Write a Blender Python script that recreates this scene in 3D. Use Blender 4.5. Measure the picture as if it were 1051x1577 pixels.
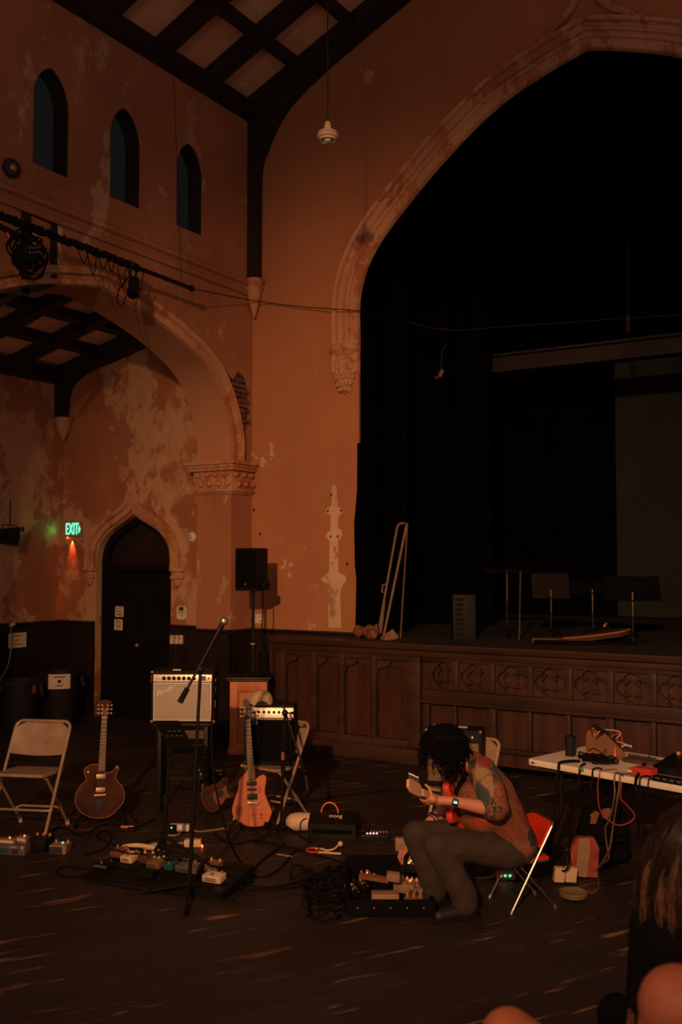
import bpy, bmesh, math, random
from mathutils import Vector, Matrix, Euler

random.seed(7)
PI = math.pi
R = math.radians
scene = bpy.context.scene
col = scene.collection
for _o in list(bpy.data.objects):
    bpy.data.objects.remove(_o)

# ------------------------------------------------------------------ camera
F = 1533.0                      # focal length in pixels of the 1051 x 1577 frame (35 mm, portrait)
CAM_H = 2.15
YAW = R(31.65)
PITCH = math.atan(76.5 / F)
cam_data = bpy.data.cameras.new('camera')
cam_data.sensor_fit = 'VERTICAL'
cam_data.sensor_height = 36.0
cam_data.sensor_width = 24.0
cam_data.lens = 36.0 * F / 1577.0
cam_data.clip_start = 0.05
cam_data.clip_end = 100
cam_data.dof.use_dof = True
cam_data.dof.focus_distance = 7.6
cam_data.dof.aperture_fstop = 2.4
cam = bpy.data.objects.new('camera', cam_data)
col.objects.link(cam)
cam.location = (0, 0, CAM_H)
cam.rotation_euler = (PI / 2 + PITCH, 0, YAW)
scene.camera = cam

# ------------------------------------------------------------------ world, lights, exposure
world = bpy.data.worlds.new('world')
scene.world = world
world.use_nodes = True
world.node_tree.nodes['Background'].inputs[0].default_value = (1.0, 0.62, 0.55, 1)
world.node_tree.nodes['Background'].inputs[1].default_value = 0.21

WARM = (1.0, 0.47, 0.205)


def add_light(name, kind, loc, target, power, color=WARM, **kw):
    d = bpy.data.lights.new(name, kind)
    d.energy = power
    d.color = color
    for k, v in kw.items():
        setattr(d, k, v)
    o = bpy.data.objects.new(name, d)
    col.objects.link(o)
    o.location = loc
    o.rotation_euler = (Vector(target) - Vector(loc)).to_track_quat('-Z', 'Y').to_euler()
    return o


# the hall's stage lantern at the back, aimed at the left of the proscenium
add_light('lantern_light', 'SPOT', (1.0, -5.0, 5.2), (-5.1, 9.9, 1.55), 5600, spot_size=R(43), spot_blend=1.0, shadow_soft_size=0.12)
# added warm fill that lifts ceiling, walls and floor; no such lamp is seen
add_light('hall_fill_light', 'POINT', (-3.4, 1.0, 4.6), (-4.6, 7.0, 1.0), 112, color=(1.0, 0.52, 0.3), shadow_soft_size=0.5)
# added fill spot to brighten the aisle walls, standing for no known lamp
add_light('aisle_fill_light', 'SPOT', (-8.35, 4.6, 2.9), (-10.5, 9.6, 2.7), 72, color=(1.0, 0.5, 0.27), spot_size=R(84), spot_blend=0.9, shadow_soft_size=0.25)

scene.view_settings.view_transform = 'Standard'
scene.view_settings.look = 'None'
scene.view_settings.gamma = 1.0
scene.view_settings.use_curve_mapping = False
scene.view_settings.exposure = 0.0

# ------------------------------------------------------------------ measuring helpers: a sight line met with a real plane
_cy, _sy, _cp, _sp = math.cos(YAW), math.sin(YAW), math.cos(PITCH), math.sin(PITCH)
RT = Vector((_cy, _sy, 0))
FW = Vector((-_sy * _cp, _cy * _cp, _sp))
UP = Vector((_sy * _sp, -_cy * _sp, _cp))
EYE = Vector((0, 0, CAM_H))


def ray(px, py):
    return RT * ((px - 525.5) / F) - UP * ((py - 788.5) / F) + FW


def onZ(px, py, z=0.0):
    d = ray(px, py)
    return EYE + d * ((z - CAM_H) / d.z)


def onY(px, py, y):
    d = ray(px, py)
    return EYE + d * (y / d.y)


def onX(px, py, x):
    d = ray(px, py)
    return EYE + d * (x / d.x)


def atd(px, py, dist):
    return EYE + ray(px, py) * dist


def depth(p):
    return (Vector(p) - EYE).dot(FW)


def facing(x, y, extra=0.0):
    """rotation about Z that turns local -Y towards the spot below the camera"""
    return math.atan2(-y, -x) + PI / 2 + R(extra)


# ------------------------------------------------------------------ materials
def mk(name, c, rough=0.6, metal=0.0, var=0.18, scale=14.0, bump=0.0, bscale=60.0, emit=0.0, ecol=None, spec=0.4, stretch=None):
    m = bpy.data.materials.new(name)
    m.use_nodes = True
    nt = m.node_tree
    b = nt.nodes['Principled BSDF']
    tc = nt.nodes.new('ShaderNodeTexCoord')
    mp = nt.nodes.new('ShaderNodeMapping')
    nt.links.new(tc.outputs['Object'], mp.inputs[0])
    if stretch:
        mp.inputs['Scale'].default_value = stretch
    nz = nt.nodes.new('ShaderNodeTexNoise')
    nz.inputs['Scale'].default_value = scale
    nz.inputs['Detail'].default_value = 5
    nt.links.new(mp.outputs[0], nz.inputs['Vector'])
    cr = nt.nodes.new('ShaderNodeValToRGB')
    cr.color_ramp.elements[0].position = 0.3
    cr.color_ramp.elements[1].position = 0.7
    cr.color_ramp.elements[0].color = tuple(max(0, v * (1 - var)) for v in c) + (1,)
    cr.color_ramp.elements[1].color = tuple(min(1, v * (1 + var)) for v in c) + (1,)
    nt.links.new(nz.outputs['Fac'], cr.inputs[0])
    nt.links.new(cr.outputs[0], b.inputs['Base Color'])
    b.inputs['Roughness'].default_value = rough
    b.inputs['Metallic'].default_value = metal
    b.inputs['Specular IOR Level'].default_value = spec
    if bump:
        n2 = nt.nodes.new('ShaderNodeTexNoise')
        n2.inputs['Scale'].default_value = bscale
        n2.inputs['Detail'].default_value = 4
        nt.links.new(mp.outputs[0], n2.inputs['Vector'])
        bp = nt.nodes.new('ShaderNodeBump')
        bp.inputs['Strength'].default_value = bump
        bp.inputs['Distance'].default_value = 0.01
        nt.links.new(n2.outputs['Fac'], bp.inputs['Height'])
        nt.links.new(bp.outputs[0], b.inputs['Normal'])
    if emit:
        b.inputs['Emission Color'].default_value = tuple(ecol or c) + (1,)
        b.inputs['Emission Strength'].default_value = emit
    return m


def plaster(name, base, under, amount, scale=2.2, seed=0.0, rough=0.8, dirt=0.25):
    """old painted plaster: paint colour with flaked patches of the paler coat below"""
    m = bpy.data.materials.new(name)
    m.use_nodes = True
    nt = m.node_tree
    L = nt.links.new
    b = nt.nodes['Principled BSDF']
    b.inputs['Roughness'].default_value = rough
    b.inputs['Specular IOR Level'].default_value = 0.2
    tc = nt.nodes.new('ShaderNodeTexCoord')
    mp = nt.nodes.new('ShaderNodeMapping')
    mp.inputs['Location'].default_value = (seed, seed * 1.7, seed * 0.6)
    mp.inputs['Scale'].default_value = (1, 1, 0.7)
    L(tc.outputs['Object'], mp.inputs[0])
    n1 = nt.nodes.new('ShaderNodeTexNoise')
    n1.inputs['Scale'].default_value = scale
    n1.inputs['Detail'].default_value = 12
    n1.inputs['Roughness'].default_value = 0.72
    L(mp.outputs[0], n1.inputs['Vector'])
    edge = nt.nodes.new('ShaderNodeValToRGB')
    edge.color_ramp.elements[0].position = 0.66 - amount
    edge.color_ramp.elements[1].position = 0.69 - amount
    L(n1.outputs['Fac'], edge.inputs[0])
    n2 = nt.nodes.new('ShaderNodeTexNoise')
    n2.inputs['Scale'].default_value = 0.9
    n2.inputs['Detail'].default_value = 8
    n2.inputs['Roughness'].default_value = 0.65
    L(mp.outputs[0], n2.inputs['Vector'])
    c1 = nt.nodes.new('ShaderNodeValToRGB')
    c1.color_ramp.elements[0].position = 0.3
    c1.color_ramp.elements[1].position = 0.72
    c1.color_ramp.elements[0].color = tuple(v * (1 - dirt) for v in base) + (1,)
    c1.color_ramp.elements[1].color = tuple(min(1, v * (1 + dirt)) for v in base) + (1,)
    L(n2.outputs['Fac'], c1.inputs[0])
    n3 = nt.nodes.new('ShaderNodeTexNoise')
    n3.inputs['Scale'].default_value = 9
    n3.inputs['Detail'].default_value = 6
    L(mp.outputs[0], n3.inputs['Vector'])
    c2 = nt.nodes.new('ShaderNodeValToRGB')
    c2.color_ramp.elements[0].color = tuple(v * 0.75 for v in under) + (1,)
    c2.color_ramp.elements[1].color = tuple(min(1, v * 1.2) for v in under) + (1,)
    L(n3.outputs['Fac'], c2.inputs[0])
    mx = nt.nodes.new('ShaderNodeMixRGB')
    L(edge.outputs[0], mx.inputs[0])
    L(c1.outputs[0], mx.inputs[1])
    L(c2.outputs[0], mx.inputs[2])
    L(mx.outputs[0], b.inputs['Base Color'])
    bp = nt.nodes.new('ShaderNodeBump')
    bp.inputs['Strength'].default_value = 0.35
    bp.inputs['Distance'].default_value = 0.02
    L(n1.outputs['Fac'], bp.inputs['Height'])
    L(bp.outputs[0], b.inputs['Normal'])
    return m


def plank_floor(name):
    """old dark boards laid on the skew, with worn bare streaks along the grain"""
    m = bpy.data.materials.new(name)
    m.use_nodes = True
    nt = m.node_tree
    L = nt.links.new
    b = nt.nodes['Principled BSDF']
    b.inputs['Specular IOR Level'].default_value = 0.35
    tc = nt.nodes.new('ShaderNodeTexCoord')
    mp = nt.nodes.new('ShaderNodeMapping')
    mp.inputs['Rotation'].default_value = (0, 0, R(-60))
    L(tc.outputs['Object'], mp.inputs[0])
    br = nt.nodes.new('ShaderNodeTexBrick')
    br.inputs['Scale'].default_value = 1.0
    br.inputs['Brick Width'].default_value = 2.4
    br.inputs['Row Height'].default_value = 0.085
    br.inputs['Mortar Size'].default_value = 0.003
    br.inputs['Color1'].default_value = (0.022, 0.017, 0.0155, 1)
    br.inputs['Color2'].default_value = (0.031, 0.022, 0.019, 1)
    br.inputs['Mortar'].default_value = (0.02, 0.012, 0.01, 1)
    L(mp.outputs[0], br.inputs['Vector'])
    mp2 = nt.nodes.new('ShaderNodeMapping')
    mp2.inputs['Scale'].default_value = (1.6, 11.0, 1)
    L(mp.outputs[0], mp2.inputs[0])
    n1 = nt.nodes.new('ShaderNodeTexNoise')
    n1.inputs['Scale'].default_value = 1.0
    n1.inputs['Detail'].default_value = 7
    n1.inputs['Roughness'].default_value = 0.6
    L(mp2.outputs[0], n1.inputs['Vector'])
    cr = nt.nodes.new('ShaderNodeValToRGB')
    cr.color_ramp.elements[0].position = 0.60
    cr.color_ramp.elements[1].position = 0.72
    L(n1.outputs['Fac'], cr.inputs[0])
    mx = nt.nodes.new('ShaderNodeMixRGB')
    L(cr.outputs[0], mx.inputs[0])
    L(br.outputs['Color'], mx.inputs[1])
    mx.inputs[2].default_value = (0.34, 0.17, 0.09, 1)
    n2 = nt.nodes.new('ShaderNodeTexNoise')
    n2.inputs['Scale'].default_value = 1.2
    n2.inputs['Detail'].default_value = 6
    L(tc.outputs['Object'], n2.inputs['Vector'])
    c2 = nt.nodes.new('ShaderNodeValToRGB')
    c2.color_ramp.elements[0].position = 0.25
    c2.color_ramp.elements[1].position = 0.75
    c2.color_ramp.elements[0].color = (0.6, 0.6, 0.6, 1)
    c2.color_ramp.elements[1].color = (1.25, 1.2, 1.15, 1)
    L(n2.outputs['Fac'], c2.inputs[0])
    ml = nt.nodes.new('ShaderNodeMixRGB')
    ml.blend_type = 'MULTIPLY'
    ml.inputs[0].default_value = 1
    L(mx.outputs[0], ml.inputs[1])
    L(c2.outputs[0], ml.inputs[2])
    L(ml.outputs[0], b.inputs['Base Color'])
    rr = nt.nodes.new('ShaderNodeMapRange')
    rr.inputs[3].default_value = 0.42
    rr.inputs[4].default_value = 0.7
    L(n2.outputs['Fac'], rr.inputs[0])
    L(rr.outputs[0], b.inputs['Roughness'])
    bp = nt.nodes.new('ShaderNodeBump')
    bp.inputs['Strength'].default_value = 0.3
    bp.inputs['Distance'].default_value = 0.01
    L(n1.outputs['Fac'], bp.inputs['Height'])
    L(bp.outputs[0], b.inputs['Normal'])
    return m


def grille_cloth(name):
    m = mk(name, (0.62, 0.56, 0.46), 0.8, var=0.12, scale=40)
    nt = m.node_tree
    b = nt.nodes['Principled BSDF']
    tc = nt.nodes['Texture Coordinate']
    w = nt.nodes.new('ShaderNodeTexWave')
    w.inputs['Scale'].default_value = 21
    w.inputs['Distortion'].default_value = 0.6
    w.inputs['Detail Scale'].default_value = 3
    nt.links.new(tc.outputs['Object'], w.inputs['Vector'])
    cr = nt.nodes.new('ShaderNodeValToRGB')
    cr.color_ramp.elements[0].color = (0.20, 0.165, 0.13, 1)
    cr.color_ramp.elements[1].color = (0.62, 0.56, 0.45, 1)
    nt.links.new(w.outputs['Fac'], cr.inputs[0])
    nt.links.new(cr.outputs[0], b.inputs['Base Color'])
    return m


def patchwork(name):
    """printed patchwork cloth: blocks of rust, red, cream, teal and black with small motifs"""
    m = bpy.data.materials.new(name)
    m.use_nodes = True
    nt = m.node_tree
    L = nt.links.new
    b = nt.nodes['Principled BSDF']
    b.inputs['Roughness'].default_value = 0.85
    tc = nt.nodes.new('ShaderNodeTexCoord')
    mp = nt.nodes.new('ShaderNodeMapping')
    mp.inputs['Scale'].default_value = (1.0, 1.0, 0.55)
    mp.inputs['Rotation'].default_value = (0.25, 0.15, 0.3)
    L(tc.outputs['Object'], mp.inputs[0])
    v = nt.nodes.new('ShaderNodeTexVoronoi')
    v.distance = 'CHEBYCHEV'
    v.inputs['Scale'].default_value = 10.5
    v.inputs['Randomness'].default_value = 0.55
    L(mp.outputs[0], v.inputs['Vector'])
    sep = nt.nodes.new('ShaderNodeSeparateColor')
    L(v.outputs['Color'], sep.inputs[0])
    cr = nt.nodes.new('ShaderNodeValToRGB')
    cr.color_ramp.interpolation = 'CONSTANT'
    e = cr.color_ramp.elements
    e[0].position = 0.0
    e[0].color = (0.16, 0.024, 0.012, 1)
    e[1].position = 0.22
    e[1].color = (0.15, 0.040, 0.014, 1)
    for pos, c in ((0.40, (0.016, 0.024, 0.021, 1)), (0.52, (0.20, 0.17, 0.10, 1)), (0.62, (0.22, 0.032, 0.015, 1)), (0.76, (0.028, 0.052, 0.05, 1)), (0.88, (0.16, 0.05, 0.02, 1))):
        k = e.new(pos)
        k.color = c
    L(sep.outputs[0], cr.inputs[0])
    w = nt.nodes.new('ShaderNodeTexVoronoi')
    w.feature = 'DISTANCE_TO_EDGE'
    w.inputs['Scale'].default_value = 46
    L(mp.outputs[0], w.inputs['Vector'])
    lt = nt.nodes.new('ShaderNodeMath')
    lt.operation = 'LESS_THAN'
    lt.inputs[1].default_value = 0.05
    L(w.outputs['Distance'], lt.inputs[0])
    g = nt.nodes.new('ShaderNodeMath')
    g.operation = 'GREATER_THAN'
    g.inputs[1].default_value = 0.5
    L(sep.outputs[1], g.inputs[0])
    mu = nt.nodes.new('ShaderNodeMath')
    mu.operation = 'MULTIPLY'
    L(lt.outputs[0], mu.inputs[0])
    L(g.outputs[0], mu.inputs[1])
    mx = nt.nodes.new('ShaderNodeMixRGB')
    L(mu.outputs[0], mx.inputs[0])
    L(cr.outputs[0], mx.inputs[1])
    mx.inputs[2].default_value = (0.24, 0.11, 0.045, 1)
    ed = nt.nodes.new('ShaderNodeTexVoronoi')
    ed.distance = 'CHEBYCHEV'
    ed.feature = 'F2'
    ed.inputs['Scale'].default_value = 10.5
    ed.inputs['Randomness'].default_value = 0.55
    L(mp.outputs[0], ed.inputs['Vector'])
    df = nt.nodes.new('ShaderNodeMath')
    df.operation = 'SUBTRACT'
    L(ed.outputs['Distance'], df.inputs[0])
    L(v.outputs['Distance'], df.inputs[1])
    l2 = nt.nodes.new('ShaderNodeMath')
    l2.operation = 'LESS_THAN'
    l2.inputs[1].default_value = 0.05
    L(df.outputs[0], l2.inputs[0])
    m2 = nt.nodes.new('ShaderNodeMixRGB')
    L(l2.outputs[0], m2.inputs[0])
    L(mx.outputs[0], m2.inputs[1])
    m2.inputs[2].default_value = (0.17, 0.07, 0.03, 1)
    L(m2.outputs[0], b.inputs['Base Color'])
    return m


M = {}
PAINT = (0.44, 0.193, 0.092)
M['plaster_front'] = plaster('plaster_front', PAINT, (0.58, 0.34, 0.19), 0.035, 1.7, 3.0, dirt=0.12)
M['plaster_nave'] = plaster('plaster_nave', (0.38, 0.168, 0.085), (0.50, 0.30, 0.18), 0.085, 1.4, 11.0)
M['plaster_aisle'] = plaster('plaster_aisle', (0.35, 0.145, 0.075), (0.50, 0.30, 0.17), 0.165, 1.25, 5.2, dirt=0.3)
M['plaster_arch'] = plaster('plaster_arch', (0.44, 0.22, 0.12), (0.60, 0.38, 0.22), 0.03, 2.0, 8.0, dirt=0.12)
M['stone'] = plaster('moulded_stone', (0.50, 0.27, 0.15), (0.40, 0.16, 0.07), 0.15, 3.0, 2.0, dirt=0.25)
M['scar'] = plaster('bare_plaster', (0.60, 0.42, 0.27), (0.42, 0.24, 0.14), 0.12, 6.0, 1.0, dirt=0.3)
M['ceiling'] = plaster('ceiling_plaster', (0.80, 0.44, 0.26), (0.85, 0.6, 0.4), 0.06, 2.2, 4.0, dirt=0.22)
M['brick'] = mk('bare_brick', (0.15, 0.07, 0.045), 0.9, var=0.5, scale=9, bump=0.5)
M['mortar'] = mk('old_mortar', (0.05, 0.03, 0.02), 0.95, var=0.3)
M['beam'] = mk('black_stained_timber', (0.018, 0.012, 0.009), 0.65, var=0.4, scale=5, bump=0.2)
M['floor'] = plank_floor('plank_floor')
M['wainscot'] = mk('dark_wainscot', (0.016, 0.010, 0.008), 0.45, var=0.35, scale=6, stretch=(1, 1, 0.15), bump=0.1)
M['door'] = mk('dark_door', (0.006, 0.0045, 0.004), 0.8, var=0.3, scale=5, stretch=(1, 1, 0.2), spec=0.1)
M['stagewood'] = mk('stage_front_oak', (0.056, 0.020, 0.0115), 0.5, var=0.4, scale=9, stretch=(1, 1, 0.12), bump=0.15)
M['stagerail'] = mk('stage_rail_oak', (0.044, 0.019, 0.012), 0.55, var=0.45, scale=7, stretch=(0.2, 1, 1), bump=0.15)
M['stagefloor'] = mk('stage_boards', (0.012, 0.008, 0.006), 0.9, var=0.4, scale=5)
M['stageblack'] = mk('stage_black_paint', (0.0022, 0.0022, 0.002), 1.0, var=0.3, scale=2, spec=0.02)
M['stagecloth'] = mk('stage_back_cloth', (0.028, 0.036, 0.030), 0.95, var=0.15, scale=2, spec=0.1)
M['girder'] = mk('stage_girder_paint', (0.024, 0.017, 0.018), 0.85, var=0.35, scale=1.5)
M['glass'] = mk('dusk_pane', (0.02, 0.022, 0.022), 0.25, var=0.1, scale=3, emit=0.0042, ecol=(0.8, 1.0, 1.02))
M['black'] = mk('black_enamel', (0.007, 0.0065, 0.006), 0.45, var=0.2, spec=0.25)
M['tolex'] = mk('black_tolex', (0.007, 0.006, 0.006), 0.7, var=0.3, scale=60, bump=0.3, bscale=200, spec=0.2)
M['blackcloth'] = mk('black_cloth', (0.005, 0.0048, 0.0045), 0.95, var=0.3, spec=0.05)
M['rubber'] = mk('black_rubber', (0.006, 0.006, 0.006), 0.85, var=0.2, spec=0.15)
M['cable'] = mk('black_cable', (0.006, 0.0055, 0.005), 0.75, var=0.2, spec=0.12)
M['chairpaint'] = mk('tan_chair_enamel', (0.36, 0.26, 0.17), 0.38, 0.2, var=0.2, scale=9)
M['chrome'] = mk('chrome', (0.36, 0.33, 0.30), 0.34, 1.0, var=0.05)
M['steel'] = mk('worn_steel', (0.5, 0.47, 0.42), 0.35, 0.9, var=0.15)
M['redvinyl'] = mk('red_vinyl', (0.62, 0.032, 0.018), 0.5, var=0.12)
M['white'] = mk('white_plastic', (0.74, 0.68, 0.58), 0.45, var=0.06)
M['tablewhite'] = mk('white_table_plastic', (0.76, 0.70, 0.60), 0.5, var=0.07, bump=0.08)
M['cream'] = mk('cream_paper', (0.70, 0.60, 0.46), 0.85, var=0.08)
M['ink'] = mk('ink', (0.03, 0.028, 0.03), 0.8, var=0.1)
M['grille'] = grille_cloth('silver_grille_cloth')
M['panelsilver'] = mk('brushed_silver_panel', (0.72, 0.66, 0.56), 0.4, 0.35, var=0.08, scale=30)
M['lecternwood'] = mk('lectern_oak', (0.50, 0.17, 0.062), 0.5, var=0.2, scale=8, stretch=(1, 1, 0.12))
M['orangewood'] = mk('natural_guitar_wood', (0.50, 0.145, 0.052), 0.32, var=0.16, scale=12, stretch=(1, 1, 0.1))
M['stripe'] = mk('walnut_stripe', (0.30, 0.10, 0.045), 0.35, var=0.15, scale=10)
M['mahogany'] = mk('worn_dark_guitar_wood', (0.052, 0.015, 0.007), 0.6, var=0.8, scale=5, spec=0.12)
M['ebony'] = mk('fingerboard', (0.022, 0.012, 0.009), 0.5, var=0.3)
M['headwood'] = mk('maple_headstock', (0.62, 0.36, 0.20), 0.4, var=0.1)
M['gold'] = mk('aged_nickel', (0.40, 0.29, 0.17), 0.45, 0.7, var=0.1)
M['binding'] = mk('aged_binding', (0.26, 0.13, 0.06), 0.6, var=0.1)
M['skin'] = mk('skin', (0.46, 0.195, 0.125), 0.5, var=0.08, scale=8)
M['skin_near'] = mk('skin_pale', (0.36, 0.115, 0.055), 0.55, var=0.06, scale=8)
M['hair'] = mk('black_hair', (0.0035, 0.003, 0.0028), 0.75, var=0.3, spec=0.08)
M['hair_long'] = mk('dark_brown_hair', (0.014, 0.008, 0.005), 0.5, var=0.5, spec=0.2, scale=30, stretch=(1, 1, 0.1))
M['hair_streak'] = mk('light_brown_hair', (0.11, 0.048, 0.02), 0.55, var=0.3, scale=30)
M['shirt'] = patchwork('patchwork_shirt')
M['trousers'] = mk('brown_corduroy', (0.034, 0.025, 0.018), 0.95, var=0.2, scale=10, bump=0.15, bscale=90)
M['shoe'] = mk('black_shoe', (0.015, 0.013, 0.012), 0.5, var=0.2)
M['bin'] = mk('grey_bin_plastic', (0.014, 0.013, 0.013), 0.6, var=0.15, spec=0.2)
M['gourd'] = mk('cream_gourd', (0.62, 0.46, 0.30), 0.5, var=0.08)
M['orange'] = mk('orange_plastic', (0.75, 0.20, 0.06), 0.5, var=0.1)
M['redpaint'] = mk('red_paint', (0.55, 0.05, 0.03), 0.45, var=0.1)
M['tanpaint'] = mk('tan_pedal_paint', (0.27, 0.17, 0.10), 0.45, var=0.12)
M['dimgrey'] = mk('shaded_grey_paint', (0.014, 0.012, 0.012), 0.9, var=0.15, spec=0.1)  # grey darkened in its colour for the shade on the stage
M['deskblack'] = mk('matt_black_desk', (0.004, 0.004, 0.004), 0.95, var=0.2, spec=0.04)
M['dimsteel'] = mk('darkened_steel', (0.16, 0.13, 0.10), 0.35, 0.8, var=0.4, scale=4)  # steel darkened in its colour for the faintly lit stage; also guitar strings
M['dimwood'] = mk('dull_brown_wood', (0.085, 0.038, 0.02), 0.55, var=0.2)
M['greypaint'] = mk('grey_pedal_paint', (0.12, 0.105, 0.09), 0.5, 0.2, var=0.12)
M['teal'] = mk('teal_label', (0.012, 0.075, 0.08), 0.55, var=0.2)
M['brownwood'] = mk('brown_plywood', (0.18, 0.075, 0.035), 0.6, var=0.2, scale=8)
M['greencable'] = mk('green_tape', (0.05, 0.22, 0.10), 0.5, var=0.1)
M['meshcap'] = mk('tan_mesh_fabric', (0.46, 0.33, 0.20), 0.9, var=0.2, scale=80)
M['bowl'] = mk('olive_ceramic', (0.16, 0.11, 0.055), 0.5, var=0.1)
M['redprint'] = mk('red_cream_print', (0.24, 0.045, 0.03), 0.8, var=0.5, scale=10)
M['led_red'] = mk('led_red', (1, 0.1, 0.05), 0.4, emit=7, ecol=(1, 0.09, 0.03))
M['led_green'] = mk('led_green', (0.1, 1, 0.4), 0.4, emit=4, ecol=(0.05, 1, 0.35))
M['led_white'] = mk('led_white', (0.8, 0.9, 1), 0.4, emit=2.5, ecol=(0.7, 0.85, 1))
M['led_pink'] = mk('led_pink', (1, 0.4, 0.6), 0.4, emit=4, ecol=(1, 0.3, 0.4))
M['led_amber'] = mk('led_amber', (1, 0.35, 0.1), 0.4, emit=3.5, ecol=(1, 0.3, 0.08))
M['watch_lit'] = mk('watch_screen_lit', (0.1, 0.5, 0.5), 0.3, emit=0.08, ecol=(0.1, 0.8, 0.9))
M['exit_face'] = mk('exit_letters_lit', (0.2, 1, 0.6), 0.4, emit=3.0, ecol=(0.07, 0.75, 0.34))
M['sign_metal'] = mk('sign_case', (0.34, 0.24, 0.15), 0.6, var=0.1)


# ------------------------------------------------------------------ mesh building
def curve_plate(outer, holes, t, bevel=0.0):
    """mesh of a flat shape with holes, thickness t, centred on z = 0"""
    cu = bpy.data.curves.new('tmp', 'CURVE')
    cu.dimensions = '2D'
    cu.fill_mode = 'BOTH'
    cu.extrude = max(t / 2 - bevel, 0.0)
    cu.bevel_depth = bevel
    cu.bevel_resolution = 1
    if bevel:
        cu.offset = -bevel
    for ring in [outer] + list(holes):
        s = cu.splines.new('POLY')
        s.points.add(len(ring) - 1)
        for p, q in zip(s.points, ring):
            p.co = (q[0], q[1], 0, 1)
        s.use_cyclic_u = True
    o = bpy.data.objects.new('tmp', cu)
    col.objects.link(o)
    dg = bpy.context.evaluated_depsgraph_get()
    me = bpy.data.meshes.new_from_object(o.evaluated_get(dg))
    bpy.data.objects.remove(o)
    bpy.data.curves.remove(cu)
    return me


XW = lambda x: Matrix(((0, 0, 1, x), (1, 0, 0, 0), (0, 1, 0, 0), (0, 0, 0, 1)))       # (u, v, w) -> (x + w, u, v)
YW = lambda y: Matrix(((1, 0, 0, 0), (0, 0, -1, y), (0, 1, 0, 0), (0, 0, 0, 1)))      # (u, v, w) -> (u, y - w, v)


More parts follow.
